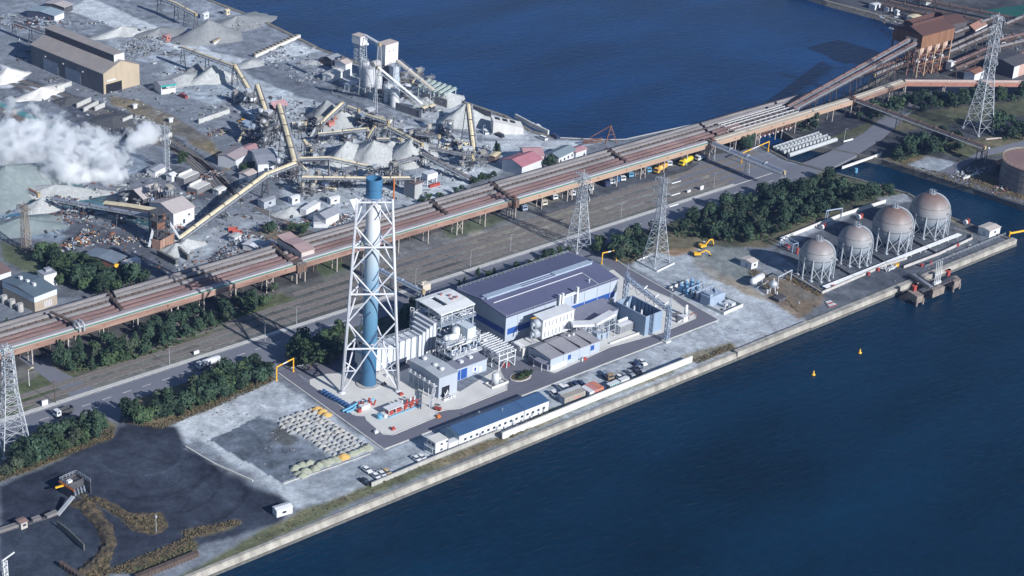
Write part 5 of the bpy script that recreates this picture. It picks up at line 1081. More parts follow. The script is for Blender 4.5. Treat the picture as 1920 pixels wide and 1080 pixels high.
pylon((G(50,470)),.2,2.6,2.6,HZ(50,470,384),'slim rusty lattice mast beside the blue settling pond',.5,2.0,1,3.2,m=M_RUSTG,thick=.8)
pylon((G(311,318)),.1,2.4,2.4,HZ(311,318,236),'slim grey lattice mast beside the steam cloud',.5,1.9,2,2.4,m=M_GALV,thick=.75)
wallthing('pad_kerb','square white kerb round the foot of the pylon near the excavators',[(1194,490.4),(1224,477.5),(1264,495),(1232,510),(1194,490.4)],.7,.35,M_WHITE,cat='kerb')
# ------------------------------------------------------------------ vehicles
def make_car(name,label,col,loc,rz,group=None,van=False,L=4.6,W=1.75):
    t=thing(name,label,'van' if van else 'car',loc,rz,group); b=MB(); h=.85
    pf=[(0,.28),(L,.28),(L,.72),(L*.99,.85),(L*.78,.95),(L*.74,.97),(L*.02,.95),(0,.8)] if not van else [(0,.28),(L,.28),(L,.9),(L*.9,1.15),(L*.04,1.15),(0,1.0)]
    n=len(pf); b.add([(x,-W/2,z) for x,z in pf]+[(x,W/2,z) for x,z in pf],[tuple(range(n)),tuple(2*n-1-i for i in range(n))]+[(i,n+i,n+(i+1)%n,(i+1)%n) for i in range(n)])
    b.build('body',col,t)
    zt=1.45 if not van else 1.85; a=(.16,.70,.26,.60) if not van else (.03,.86,.05,.76); k=W/2
    def cab(z0,z1,s,x0,x1,x2,x3): return [(x0,-k*s,z0),(x1,-k*s,z0),(x1,k*s,z0),(x0,k*s,z0),(x2,-k*(s-.12),z1),(x3,-k*(s-.12),z1),(x3,k*(s-.12),z1),(x2,k*(s-.12),z1)]
    F6=[(0,3,2,1),(4,5,6,7),(0,1,5,4),(1,2,6,5),(2,3,7,6),(3,0,4,7)]
    b=MB(); b.add(cab(.93 if not van else 1.13,zt-.03,.95,L*a[0],L*a[1],L*a[2],L*a[3]),F6); b.build('window',M_GLASS,t)
    b=MB(); b.add(cab(zt-.05,zt,.86,L*a[2],L*a[3],L*a[2]+.1,L*a[3]-.1),F6)
    b.build('roof_panel',col,t)
    for x in (L*.18,L*.8):
        for y in (-k,k): w=MB(); w.cyl((x,y-.1,.32),(x,y+.1,.32),.32,n=10); w.build('wheel',M_TYRE,t)
    return t
CW=mat('car_white',(.80,.80,.80),.3,var=.03,spec=.5); CB=mat('car_black',(.02,.022,.03),.25,var=.1,spec=.6); CS=mat('car_silver',(.42,.45,.50),.3,metal=.4,var=.05); CN=mat('car_navy',(.03,.05,.12),.3,var=.1,spec=.5)
def carpx(pa,pb,label,col,group,van=False,L=4.6):
    a,c=G(*pa),G(*pb); m=(a+c)/2; an=math.atan2(c.y-a.y,c.x-a.x); o=m-V((math.cos(an),math.sin(an),0))*(L/2); return make_car('parked_van' if van else 'parked_car',label,col,o,an,group,van,L)
g1='cars parked on the pale quay yard'; g2='cars parked behind the white parapet'
carpx((680,878),(695,889),'white estate car in the back row on the pale quay yard',CW,g1)
carpx((697,889),(713,902),'white car parked front left of the silver roofed one on the quay yard',CW,g1)
carpx((709,886),(724,898),'white car parked between two others by the low quay wall',CW,g1)
carpx((719,883),(733,894),'tan and white pickup at the right of the quay yard group',mat('car_tan',(.55,.42,.22),.4,var=.1),g1)
carpx((677,900),(693,911),'black car parked on its own at the end of the low quay wall',CB,g1)
carpx((774,858),(788,868),'left of two white cars parked close together by the site cabin',CW,g1)
carpx((783,855),(799,866),'right of two white cars parked close together by the site cabin',CW,g1)
carpx((1034,738),(1044,747),'small white van at the left end of the row behind the containers',CW,g2,True,3.6)
carpx((1048,727),(1060,736),'white van second in the row behind the grey containers',CW,g2,True,4.4)
carpx((1058,726),(1067,733),'smaller white car beside the van behind the grey containers',CW,g2)
carpx((1066,724),(1076,731),'dark car in the shade behind the grey containers, left one',CB,g2)
carpx((1075,721),(1085,728),'dark car in the shade behind the grey containers, right one',CN,g2)
carpx((1084,718),(1095,725),'navy car behind the pale container at the top of the shade',CN,g2)
carpx((1133,700),(1147,711),'silver van parked alone above the flatbed trucks',CS,g2,True,4.4)
carpx((1155,705),(1168,715),'white pickup left of the white container',CW,g2)
carpx((1165,703),(1175,712),'silver white car right beside the white container',CS,g2)
carpx((1175,697),(1188,707),'silver car at the left of the middle row by the grass',CS,g2)
carpx((1185,692),(1198,703),'black car in the middle row by the grass',CB,g2)
carpx((1194,690),(1206,698),'grey white car right end of the middle row by the grass',CS,g2)
carpx((1188,682),(1200,690),'navy car next to the white one at the top of the yard',CN,g2)
carpx((1197,676),(1211,687),'white car at the top right of the quay parking',CW,g2)
def container(px_a,px_b,px_c,h,label,m,rm=None,ribs=True,name='container'):
    F=FR(px_a,px_b,px_c); t=thing(name,label,'container',F.loc,F.rz,'site containers on the quay'); b=MB(); b.box(0,0,0,F.L,F.W,h); b.build('body',m,t)
    if ribs:
        b=MB(); n=int(F.L/.9)
        for i in range(n+1): b.box(i*F.L/n-.08,-.06,.1,i*F.L/n+.08,0,h-.1); 
        b.build('side_rib',m,t)
    b=MB(); b.box(-.08,-.08,h,F.L+.08,F.W+.08,h+.12); b.build('roof',rm or m,t); b=MB(); b.box(-.05,.2,.1,0,F.W/2-.03,h-.2); b.box(-.05,F.W/2+.03,.1,0,F.W-.2,h-.2); b.build('door',M_STEELB,t); return t
MTAN=mat('container_tan',(.33,.31,.28),.65,var=.14,sc=.3,streak=True)
container((1058,759),(1097,745),(1050,753),2.6,'long tan grey container with a faded red patch, front one',MTAN)
t=bpy.data.objects['container']; b=MB(); b.box(4.5,-.075,1.0,7.6,-.0,1.7); b.build('faded_patch',mat('faded_red_patch',(.45,.22,.18),.7,var=.2),t)
container((1051,752),(1090,737),(1046,748),2.6,'long pale grey container standing behind the tan one',mat('container_grey',(.45,.47,.49),.6,var=.1,sc=.3,streak=True))
container((1105,748),(1113,745),(1091,736),2.6,'white container with an open dark end between the tan and red ones',M_WHITE)
MRD=mat('faded_red_container',(.48,.22,.20),.65,var=.12,sc=.4,streak=True)
container((1113,744.5),(1122,741),(1099,732),2.6,'faded red container on the left of the red pair',MRD)
container((1122,741),(1131,737.5),(1108,728),2.6,'orange red container on the right of the red pair',mat('orange_red_container',(.50,.20,.13),.65,var=.12,sc=.4,streak=True))
container((1143,735),(1161,727),(1139,730),2.5,'teal and white striped container beside the parapet wall',M_TEAL,M_WHITE)
t=[o for o in bpy.data.objects if o.get('label','').startswith('teal')][0]; b=MB()
for i in range(6): b.box(.2+i*.98,-.1,.1,.55+i*.98,-.06,2.4)
b.build('white_stripe',M_WHITE,t)
container((1164,726),(1179,720),(1161,721),2.6,'plain white container nearest the parked silver cars',M_WHITE)
def truck(loc,rz,label,cabm,kind,group,L=8.0):
    t=thing('parked_truck',label,'truck',loc,rz,group); W=2.4
    b=MB(); b.box(0,-W/2+.3,.7,L,W/2-.3,1.0); b.build('chassis',M_DARKST,t)
    b=MB(); x0=L-1.9; b.add([(x0,-W/2,.8),(L,-W/2,.8),(L,W/2,.8),(x0,W/2,.8),(x0,-W/2,2.8),(L-.25,-W/2,2.8),(L-.25,W/2,2.8),(x0,W/2,2.8)],[(0,3,2,1),(4,5,6,7),(0,1,5,4),(1,2,6,5),(2,3,7,6),(3,0,4,7)]); b.build('cab',cabm,t)
    b=MB(); b.add([(L-.10,-W/2+.2,1.75),(L-.10,W/2-.2,1.75),(L-.21,W/2-.2,2.6),(L-.21,-W/2+.2,2.6)],[(0,1,2,3)]); b.box(x0+.5,-W/2-.02,1.75,L-.5,-W/2+.02,2.5); b.box(x0+.5,W/2-.02,1.75,L-.5,W/2+.02,2.5); b.build('window',M_GLASS,t)
    if kind=='tank': b=MB(); b.cyl((.3,0,2.1),(x0-.4,0,2.1),1.25,n=16); b.ball((.3,0,2.1),1.2,12,6); b.build('tank_body',cabm,t,smooth=True)
    elif kind=='flat': b=MB(); b.box(0,-W/2,1.0,x0-.2,W/2,1.2); b.box(.5,-.9,1.2,x0-1.5,.8,1.7); b.build('flatbed',M_STEELB,t)
    else:
        b=MB(); z=2.3; b.box(0,-W/2,1.0,x0-.2,W/2,1.15); b.box(0,-W/2,1.15,x0-.2,-W/2+.12,z); b.box(0,W/2-.12,1.15,x0-.2,W/2,z); b.box(x0-.32,-W/2+.12,1.15,x0-.2,W/2-.12,z); b.box(0,-W/2+.12,1.15,.12,W/2-.12,z); b.build('tipper_body',mat('tipper_dark',(.06,.065,.075),.7,var=.3) ,t)
    for x in (1.2,2.4,L-1.2):
        for y in (-W/2+.15,W/2-.15): b=MB(); b.cyl((x,y-.2,.5),(x,y+.2,.5),.5,n=10); b.build('wheel',M_TYRE,t)
    return t
def truckpx(pf,pb,label,m,kind,group,L=8.0):   # pf = front (cab) pixel, pb = rear pixel
    a,c=G(*pb),G(*pf); an=math.atan2(c.y-a.y,c.x-a.x); return truck(c-V((math.cos(an),math.sin(an),0))*L,an,label,m,kind,group,L)
g3='trucks parked beside and under the belt gallery'
truckpx((1075,370),(1058,357),'white cab tipper truck left of the gallery pillar and nearest the pylon',M_WHITE,'tip',g3)
truckpx((1109,360),(1094,349),'white cab tipper truck right of the pylon under the gallery edge',M_WHITE,'tip',g3)
truckpx((1140,352),(1124,339),'dark cab tipper truck under the gallery next to a white one',CN,'tip',g3)
truckpx((1149,348),(1133,335),'white cab tipper truck between the dark and the blue ones',M_WHITE,'tip',g3)
truckpx((1158,344),(1142,331),'blue cab tipper truck in the row of four under the gallery',mat('truck_blue',(.04,.16,.36),.5,var=.1),'tip',g3)
truckpx((1169,342),(1153,329),'white cab tipper truck at the right of the row of four',M_WHITE,'tip',g3)
truckpx((1184,335),(1168,323),'light blue mixer truck behind a slim gallery pillar',M_CYAN,'tank',g3)
truckpx((1218,326),(1201,315),'light blue flatbed truck between two gallery pillars',M_CYAN,'flat',g3)
truckpx((1229,327),(1248,317),'orange yellow tanker truck, left of the two yellow tankers',mat('truck_orange',(.72,.42,.10),.5,var=.08),'tank',g3,9)
truckpx((1276,313),(1297,303),'bright yellow tanker truck, right of the two yellow tankers',mat('truck_yellow',(.78,.60,.03),.5,var=.06),'tank',g3,9)
truckpx((1256,314),(1242,303),'white cab flatbed truck behind the orange tanker',M_WHITE,'flat',g3)
truckpx((1305,303),(1317,298),'white flatbed truck loaded with grey pallets by the channel',M_WHITE,'flat',g3,7)
truckpx((1042,377),(1035,372),'white pickup truck in the dark yard left of the pylon',M_WHITE,'flat',g3,5)
truckpx((370,694),(422,677),'long white coach parked on the road under the tree hedge',M_OFFW,'tank','vehicles on the public road',9)
truckpx((103,784),(134,772),'white truck parked on the road above the corner trees',M_OFFW,'tip','vehicles on the public road',7)
truckpx((930,399),(915,389),'grey white truck under the end of the gallery where it steps',M_OFFW,'tip',g3)
truckpx((985,398),(972,388),'dark grey truck parked beside the gallery trestle',M_STEELB,'tip',g3)
truckpx((1022,388),(1007,377),'cream cab truck between gallery trestles',mat('truck_cream',(.60,.55,.42),.5,var=.1),'tip',g3)
truckpx((1146,716),(1137,707),'brown timber flatbed parked between red and striped containers',mat('truck_brown',(.28,.2,.12),.6,var=.2),'flat',g2,6)
# excavators
def excavator(px,rz,label,arm):
    t=thing('excavator',label,'excavator',G(*px),rz,'yellow excavators on the dug ground'); t.scale=(.82,.82,.82)
    for y in (-1.15,1.15): b=MB(); b.add([(-1.9,y-.35,.3),(-1.5,y-.35,0),(1.5,y-.35,0),(1.9,y-.35,.3),(1.6,y-.35,.9),(-1.6,y-.35,.9)]+[(-1.9,y+.35,.3),(-1.5,y+.35,0),(1.5,y+.35,0),(1.9,y+.35,.3),(1.6,y+.35,.9),(-1.6,y+.35,.9)],[(0,1,2,3,4,5),(11,10,9,8,7,6)]+[(i,6+i,6+(i+1)%6,(i+1)%6) for i in range(6)]); b.build('track',M_DARKST,t)
    b=MB(); b.box(-2.2,-1.3,1.0,1.2,1.3,2.1); b.cyl((0,0,.7),(0,0,1.05),.9,n=12); b.build('house',M_YEL,t)
    b=MB(); b.box(.2,.3,2.1,1.4,1.25,3.1); b.build('cab',M_GLASS,t); b=MB(); b.box(.15,.25,3.1,1.45,1.3,3.22); b.build('cab_roof',M_WHITE,t)
    A=[V((1.1,-.3,1.8)),V((3.4,-.3,4.4)),V((5.4,-.3,4.1))] if arm else [V((1.1,-.3,1.8)),V((3.8,-.3,3.4)),V((6.0,-.3,2.2))]
    b=MB(); b.beam(A[0],A[1],.5,.6); b.beam(A[1],A[2],.45,.55); b.build('boom',M_YEL,t)
    e=A[2]+V((.9 if arm else 1.0,0,-2.9 if arm else -1.6)); b=MB(); b.beam(A[2],e,.38,.45); b.build('stick',M_YEL,t)
    b=MB(); b.add([e+V((-.5,-.5,0)),e+V((.5,-.5,.2)),e+V((.2,-.5,-.8)),e+V((-.6,-.5,-.6)),e+V((-.5,.5,0)),e+V((.5,.5,.2)),e+V((.2,.5,-.8)),e+V((-.6,.5,-.6))],[(0,1,2,3),(7,6,5,4),(0,4,5,1),(1,5,6,2),(2,6,7,3),(3,7,4,0)]); b.build('bucket',M_DARKST,t)
excavator((1318,465),-.25,'yellow excavator farther back with its arm bent up',1); excavator((1308,480),-.55,'yellow excavator nearer the pylon with its arm stretched low',0)
t=thing('forklift','red and black forklift on the slab beside the workshop','forklift',G(820,769),2.0)
b=MB(); b.box(-1.4,-.6,.35,.9,.6,1.2); b.build('body',M_RED,t); b=MB(); [b.beam((x,y,1.2),(x*.8,y,2.2),.09) for x in (-.9,.6) for y in (-.5,.5)]; b.box(-.8,-.55,2.2,.6,.55,2.28); b.build('overhead_guard',M_DARKST,t)
b=MB(); b.beam((1.0,-.4,.2),(1.0,-.4,2.4),.14); b.beam((1.0,.4,.2),(1.0,.4,2.4),.14); b.box(1.0,-.45,.1,2.2,-.25,.2); b.box(1.0,.25,.1,2.2,.45,.2); b.build('mast',M_DARKST,t)
for x in (-.9,.6):
    for y in (-.6,.6): b=MB(); b.cyl((x,y-.12,.32),(x,y+.12,.32),.32,n=8); b.build('wheel',M_TYRE,t)
# construction equipment around the chimney slab
t=thing('fire_pump_set','red and white fire pump set with light blue hoses beside the chimney slab kerb','equipment',G(683,770)); F=FR((668,778),(702,764),(655,768)); t.location=F.loc; t.rotation_euler=(0,0,F.rz)
b=MB(); b.box(3,.6,.2,7,2.6,1.7); b.build('pump_cover',M_WHITE,t)
b=MB(); R=random.Random(2)
for i in range(14): x,y=R.uniform(.5,10),R.uniform(.1,4.2); b.cyl((x,y,.1),(x+R.uniform(-.8,.8),y+R.uniform(-.4,.4),R.uniform(.8,2.2)),R.uniform(.15,.35),n=7)
b.box(1.2,.2,.1,2.6,1.2,1.3); b.box(7.4,1.6,.1,8.6,2.8,1.6); b.build('red_pipework',M_RED,t)
b=MB(); b.tube([V((-2.5,4.5,.4)),V((0,4.2,.7)),V((3,4.2,1.2)),V((6,4.6,1.4))],.4,8); b.tube([V((-2,3,.4)),V((1,2.8,.6)),V((2.6,3.4,1.0))],.4,8); b.tube([V((8,4.6,.3)),V((12,4.0,.4))],.3,8); b.build('hose',M_CYAN,t)
t=thing('cable_drum_row','row of dark blue covered drums along the plant road kerb','drums',G(625,745)); a,c=G(607,738),G(655,766)
for i in range(9): p=LOC(t,a.lerp(c,i/8)); b=MB(); b.cyl(p+V((-.7,-.4,.75)),p+V((.6,.5,.75)),.75,n=12); b.build('drum',mat('tarpaulin_blue',(.04,.10,.24),.5,var=.3),t)
t=thing('metering_skid','white roofed metering skid with red pipework on the front slab','equipment',G(729,782)); F=FR((729,783),(788,760),(717,775)); t.location=F.loc; t.rotation_euler=(0,0,F.rz)
b=MB(); [b.beam((x,y,0),(x,y,2.6),.2) for x in (.2,3.4,6.6) for y in (.3,3)]; b.box(-.1,0,2.6,6.9,3.3,2.75); b.build('canopy',M_WHITE,t)
b=MB(); b.box(.6,.8,.1,2.8,2.4,1.6); b.box(3.8,.8,.1,6.2,2.2,1.3); b.build('pump',M_RED,t)
b=MB()
for i in range(7): b.cyl((7.6+i*.95,.7+.5*(i%3),.1),(7.6+i*.95,.7+.5*(i%3),1.6+.8*(i%3)),.32,n=8)
b.cyl((7,1.2,1.8),(14.5,1.2,1.8),.22,n=6); b.build('red_pipework',M_RED,t)
b=MB(); [b.cyl((8+i*1.9,2.6,.1),(8+i*1.9,2.6,3.0),.38,n=8) for i in range(4)]; b.box(-1.6,.4,.1,-.2,2.8,1.2); b.build('vessel',M_WHITE,t)
b=MB(); b.cyl((-3.0,1.4,.1),(-3.0,1.4,1.7),1.0,n=10); b.box(-.4,-.4,.1,14.6,-.2,.5); b.build('kerb_and_drum',M_CYAN,t)
for px,lab,m in (((705,812),'small white box on the front slab kerb',M_WHITE),((737,806),'small red valve box on the front slab kerb',M_RED),((822,783),'orange tarpaulin stack at the slab corner by the road',M_ORANGE),((752,741),'red equipment at the right foot of the chimney tower',M_RED),((745,735),'white compressor beside the right foot of the chimney tower',M_WHITE),((720,722),'dark pipe stack between the chimney and its right leg',M_DARKST),((726,706),'white pump beside the chimney base duct',M_OFFW)):
    b=MB(); b.box(-.8,-.5,.1,.8,.5,.7); b.box(-.6,-.35,.7,.4,.35,1.05); b.cyl((.55,-.5,.4),(.55,.6,1.0),.2,n=6); o=b.build('site_equipment',m,None,loc=G(*px)); tag(o,lab,'equipment')
# ------------------------------------------------------------------ heaps of spoil on the storage yard
def heap_mesh(name,seed,m,rx=1.0,ry=1.0,n=18,k=7,rough=.12,h=1.0,flat=0.0):
    rg=random.Random(seed); ph=[rg.uniform(0,6.28) for _ in range(6)]; vs=[]; fs=[]
    for j in range(k+1):
        r=j/k; z=h*((1-r)**(1.15) if flat==0 else max(0.0,math.cos(r*1.5708))**1.0*.55+.45*(1-r))
        for i in range(n):
            a=2*math.pi*i/n; w=1+rough*(math.sin(2*a+ph[0])+.6*math.sin(3*a+ph[1])+.5*math.sin(5*a+ph[2])); jt=1+rg.uniform(-.06,.06)
            vs.append((rx*r*w*jt*math.cos(a),ry*r*w*jt*math.sin(a),(z+rg.uniform(-.03,.03)*h)*(1 if j<k else 0)-(.1 if j==k else 0)))
    for j in range(k):
        for i in range(n): fs.append((j*n+i,(j+1)*n+i,(j+1)*n+(i+1)%n,j*n+(i+1)%n))
    me=bpy.data.meshes.new(name); me.from_pydata(vs,[],fs); me.update(); me.polygons.foreach_set('use_smooth',[True]*len(fs)); me.materials.append(m); return me
M_HEAPW=mat('pale_gravel',(.36,.365,.36),.95,var=.18,sc=1.2,bump=.5); M_HEAPG=mat('greenish_gravel',(.30,.32,.26),.95,var=.2,sc=1.2,bump=.5); M_HEAPY=mat('yellow_sand',(.50,.33,.11),.95,var=.15,sc=1.2,bump=.4)
HW=[heap_mesh('heap',i,mat('pale_gravel_'+'abc'[i%3],[(.33,.335,.33),(.27,.28,.285),(.36,.355,.335)][i%3],.95,var=.2,sc=1.2,bump=.5),1.95,1.5,h=1.25,flat=1,k=5,rough=.2) for i in range(5)]; HG=[heap_mesh('heap',20+i,M_HEAPG,2.3,1.9,h=1.4,flat=1) for i in range(3)]; HY=[heap_mesh('heap',30+i,M_HEAPY,2.3,1.6,h=1.2,flat=1) for i in range(2)]
def heap(me,p,label,group,s=1.0,rz=0.0,name='gravel_heap'):
    o=bpy.data.objects.new(name,me); COL.objects.link(o); o.location=p; o.scale=(s,s,s); o.rotation_euler=(0,0,rz); return tag(o,label,'heap',group)
R=random.Random(12); A,B_,C_,D_2=G(585,765),G(697,838),G(625,868),G(508,790)
nu,nv=15,7
for i in range(nu):
    for j in range(nv):
        s,tt=(i+.5)/nu,(j+.5)/nv
        if (i>10 and j>5) or (i<1 and j>5): continue
        if 4<i<11 and j>nv-1-(i-4)*.12: continue
        p=A.lerp(B_,s).lerp(D_2.lerp(C_,s),tt)+V((R.uniform(-.4,.4),R.uniform(-.4,.4),-.05))
        heap(R.choice(HW),p,'pale gravel heap in the tight grid of heaps left of the plant road','pale gravel heaps in the grid',R.uniform(.55,.92),R.uniform(-.5,.5))
for k,px in enumerate(((594,768),(603,773),(612,779))): heap(HY[k%2],G(*px),'yellow sand heap in the row of three at the top of the heap grid','yellow sand heaps',1.05)
for k,px in enumerate(((553,878),(560,889),(566,872),(573,884),(580,869),(590,879),(597,873),(608,869),(617,866),(628,863),(660,852),(667,849),(676,845),(684,842),(690,839),(567,893))):
    heap(HG[k%3],G(*px),'greenish gravel heap in the row along the near edge of the heap yard','greenish gravel heaps',R.uniform(.85,1.1),R.uniform(0,3))
heap(HY[0],G(643,858),'yellow sand heap alone among the greenish heaps','yellow sand heaps',1.25)
# ------------------------------------------------------------------ trees: trunk, limbs and leaf-clump crowns
def foliage_mat(name,a,bcol):
    m=mat(name,a,.8,var=.25,sc=.55,col2=bcol,rnd=.38,spec=.15,amt=.52); return m
MF=[foliage_mat('pine_foliage',(.017,.040,.029),(.060,.098,.058)),foliage_mat('broadleaf_foliage',(.024,.053,.030),(.082,.124,.056)),foliage_mat('grey_green_foliage',(.032,.050,.036),(.090,.112,.070))]
M_BARK=mat('bark',(.085,.062,.045),.9,var=.3,sc=3)
def crown_mesh(seed,rx,rz,h0,n,m,kind):
    rg=np.random.default_rng(seed); vs=[]; fs=[]
    lob=[(rg.normal(0,.36,3)*np.array([rx,rx,rz*.8]),rg.uniform(.42,.68)) for _ in range(9)]
    for i in range(n):
        c,s=lob[rg.integers(len(lob))]; d=rg.normal(size=3); d/=np.linalg.norm(d); r=rg.uniform(.62,1.0)**.6
        p=c+d*r*s*np.array([rx,rx,rz]); 
        if kind=='cone': k=np.clip(1-(p[2]+rz)/(2*rz),.08,1); p[:2]*=k*1.25
        p[2]=max(p[2],-rz*.85)
        nrm=d+rg.normal(0,.55,3)+np.array([0,0,.35]); nrm/=np.linalg.norm(nrm); a=np.cross(nrm,[.3,.2,.9]); a/=np.linalg.norm(a)+1e-6; b=np.cross(nrm,a); q=rg.uniform(.28,.60)*(rx/3.4)
        o=len(vs); j=rg.uniform(.6,1.3,5)
        for t in range(5): an=t*1.2566; vs.append(tuple(p+np.array([0,0,h0+rz])+(a*math.cos(an)+b*math.sin(an))*q*j[t]+nrm*(.12*q if t%2 else -.12*q)))
        fs.append((o,o+1,o+2,o+3,o+4))
    me=bpy.data.meshes.new('crown'); me.from_pydata(vs,[],fs); me.update(); me.materials.append(m); return me
def trunk_mesh(h,r,seed):
    rg=random.Random(seed); b=MB(); b.cyl((0,0,-.2),(rg.uniform(-.2,.2),rg.uniform(-.2,.2),h),r,r*.45,n=7)
    for i in range(5): a=rg.uniform(0,6.28); z=h*rg.uniform(.5,.95); b.cyl((0,0,z),(math.cos(a)*h*.35,math.sin(a)*h*.35,z+h*.28),r*.4,r*.12,n=5)
    me=bpy.data.meshes.new('trunk'); me.from_pydata(b.v,[],b.f); me.update(); me.materials.append(M_BARK); return me
TV=[]
for k,(rx,rz,h0,mi,kind) in enumerate([(3.3,2.9,1.6,0,'r'),(3.0,3.3,1.6,0,'r'),(3.7,2.9,1.6,1,'r'),(3.2,3.0,1.3,1,'r'),(2.9,2.7,1.4,2,'r'),(3.5,3.2,1.8,0,'r'),(2.5,4.0,1.0,0,'cone')]):
    TV.append((trunk_mesh(h0+rz,.26,k),crown_mesh(100+k,rx,rz,h0,760,MF[mi],kind)))
TREES=0
def tree(p,label,group,v=None,s=1.0,rz=None,cat='tree',name='tree'):
    global TREES; TREES+=1
    k=v if v is not None else TR.choice((0,0,1,1,2,3,4,5,5,6,6)); tm,cm=TV[k]
    r=thing(name,label,cat,p,TR.uniform(0,6.28) if rz is None else rz,group); r.scale=(s,s,s*TR.uniform(.88,1.12))
    for nm,me in (('trunk',tm),('crown',cm)): o=bpy.data.objects.new(nm,me); COL.objects.link(o); o.parent=r
    return r
TR=random.Random(77)
def inpoly(P,x,y):
    r=False; n=len(P)
    for i in range(n):
        x0,y0=P[i]; x1,y1=P[(i+1)%n]
        if (y0>y)!=(y1>y) and x<(x1-x0)*(y-y0)/(y1-y0)+x0: r=not r
    return r
UG=MB()
def belt(px,n,label,group,smin=.8,smax=1.12,dist=4.4,vs=None,under=True,lim=True):
    if under: n=int(n*1.1); dist*=.80; smin*=.66; smax*=1.0
    P=[(G(x,y,0).x,G(x,y,0).y) for x,y in px]; x0,x1=min(p[0] for p in P),max(p[0] for p in P); y0,y1=min(p[1] for p in P),max(p[1] for p in P); pts=[]; tries=0
    while len(pts)<n and tries<n*90:
        tries+=1; x,y=TR.uniform(x0,x1),TR.uniform(y0,y1)
        if not inpoly(P,x,y): continue
        tx,ty=PXL((x,y,4.3))
        if under and lim and not inpoly(px,tx,ty): continue
        if any((x-a)**2+(y-b)**2<dist**2 for a,b in pts): continue
        pts.append((x,y)); tree((x,y,0),label,group,v=TR.choice(vs) if vs else None,s=TR.uniform(smin,smax)*1.06)
    if under:
        A_=abs(sum(P[i][0]*P[(i+1)%len(P)][1]-P[(i+1)%len(P)][0]*P[i][1] for i in range(len(P))))/2
        for i in range(int(A_*1.3)):
            x,y=TR.uniform(x0,x1),TR.uniform(y0,y1)
            if inpoly(P,x,y) and inpoly(px,*PXL((x,y,3.0))): leaf(UG,x,y,TR.uniform(.2,2.6),TR.uniform(.3,.75))
    return len(pts)
def leaf(b,x,y,z,q):
    a=TR.uniform(0,6.28); t=TR.uniform(-.7,.7); u=V((math.cos(a),math.sin(a),t))*q; w=V((-math.sin(a),math.cos(a),TR.uniform(-.5,.5)))*q; c=V((x,y,z)); b.add([c-u-w*.6,c+u*.7-w,c+u+w*.5,c-u*.5+w],[(0,1,2,3)])
belt([(238,772),(300,742),(400,705),(478,668),(518,690),(505,712),(440,742),(330,784),(270,800),(244,795)],42,'dark green tree in the dense hedge between the road and the pale storage yard','hedge trees by the storage yard',.82,1.1,4.2)
belt([(-10,880),(30,852),(72,815),(120,790),(165,772),(205,792),(205,812),(120,856),(40,885),(-10,905)],25,'dark tree in the bottom left clump beside the corner pylon and coal yard','trees at the corner pylon',.8,1.1,4.3)
belt([(528,672),(565,635),(640,612),(648,650),(640,675),(600,688),(560,697)],14,'leafy tree in the clump just left of the chimney tower','trees left of the chimney',.85,1.15,4.3,(2,3,1,2))
belt([(752,610),(760,575),(790,560),(806,575),(796,600),(775,630)],7,'leafy tree standing between the chimney and the boiler house','trees behind the boiler',.85,1.1,4.0,(2,3))
belt([(95,680),(180,655),(300,618),(420,575),(438,585),(425,610),(300,662),(200,690),(130,702)],34,'tree in the dark belt below the front belt gallery at the left','trees below the gallery',.75,1.0,4.6,lim=False)
belt([(440,575),(500,552),(535,548),(522,562),(470,590),(445,598)],9,'low rounded tree in the clump right of the chimney shadow below the gallery','trees right of the chimney shadow',.6,.85,4.0,lim=False)
belt([(62,480),(90,462),(200,500),(290,520),(275,535),(190,556),(110,535)],26,'tree in the wood between the belt bank and the blue roofed office','trees by the blue roofed office',.85,1.15,4.6,(2,3,1,2,5))
belt([(0,600),(30,595),(32,640),(0,650)],3,'tree at the left picture edge beside the blue roofed office','trees at the left edge',.8,1.0,4.0)
belt([(1132,470),(1190,425),(1228,418),(1232,455),(1190,492),(1150,492)],17,'dark tree in the wood between the two middle pylons','wood between the pylons',.8,1.05,4.2,(0,1,4,5))
belt([(1258,410),(1330,385),(1400,370),(1440,400),(1440,455),(1340,455),(1300,448),(1262,448)],30,'pine in the middle of the long wood above the excavators','wood above the excavators',.82,1.08,4.6,(0,1,4,5,0))
belt([(1405,365),(1440,340),(1560,322),(1640,345),(1680,350),(1695,362),(1600,385),(1540,410),(1450,445)],38,'pine in the wide wood between the bridge road and the gas spheres','wood behind the gas spheres',.82,1.1,4.9,(0,1,5,0,1))
belt([(1655,296),(1700,265),(1770,250),(1822,268),(1800,285),(1730,292),(1690,305)],15,'dark tree beside the brown cross conveyor beyond the channel','trees by the cross conveyor',.85,1.1,4.8,(0,1,5))
belt([(1862,250),(1890,235),(1925,235),(1925,262),(1880,265)],6,'dark tree right of the tall pylon beyond the road','trees right of the tall pylon',1.0,1.25,5,(0,1,5),lim=False)
belt([(1600,225),(1690,196),(1800,182),(1925,178),(1925,190),(1800,202),(1700,215),(1640,230)],30,'tree in the belt below the long pink gallery at the right','trees below the pink gallery',.85,1.1,5.0,(0,1,5,3),lim=False)
belt([(1488,250),(1500,230),(1530,222),(1535,240),(1510,255)],4,'tree on the channel bank below the gallery bridge','trees on the channel bank',.9,1.1,4.0,(0,5),lim=False)
belt([(1375,282),(1385,268),(1408,270),(1405,286)],3,'tree between the gallery and the yellow portal at the channel','trees at the channel portal',.9,1.1,3.5,(0,5),lim=False)
belt([(930,520),(1000,493),(1062,470),(1068,476),(1000,502),(945,522)],12,'small shrub like tree in the thin row behind the turbine hall','hedge behind the turbine hall',.38,.6,3.6,(3,1,6),under=False)
belt([(850,538),(925,512),(928,520),(856,545)],5,'small conifer on the verge left of the turbine hall roof','conifers on the verge',.4,.6,4,(6,3),under=False)
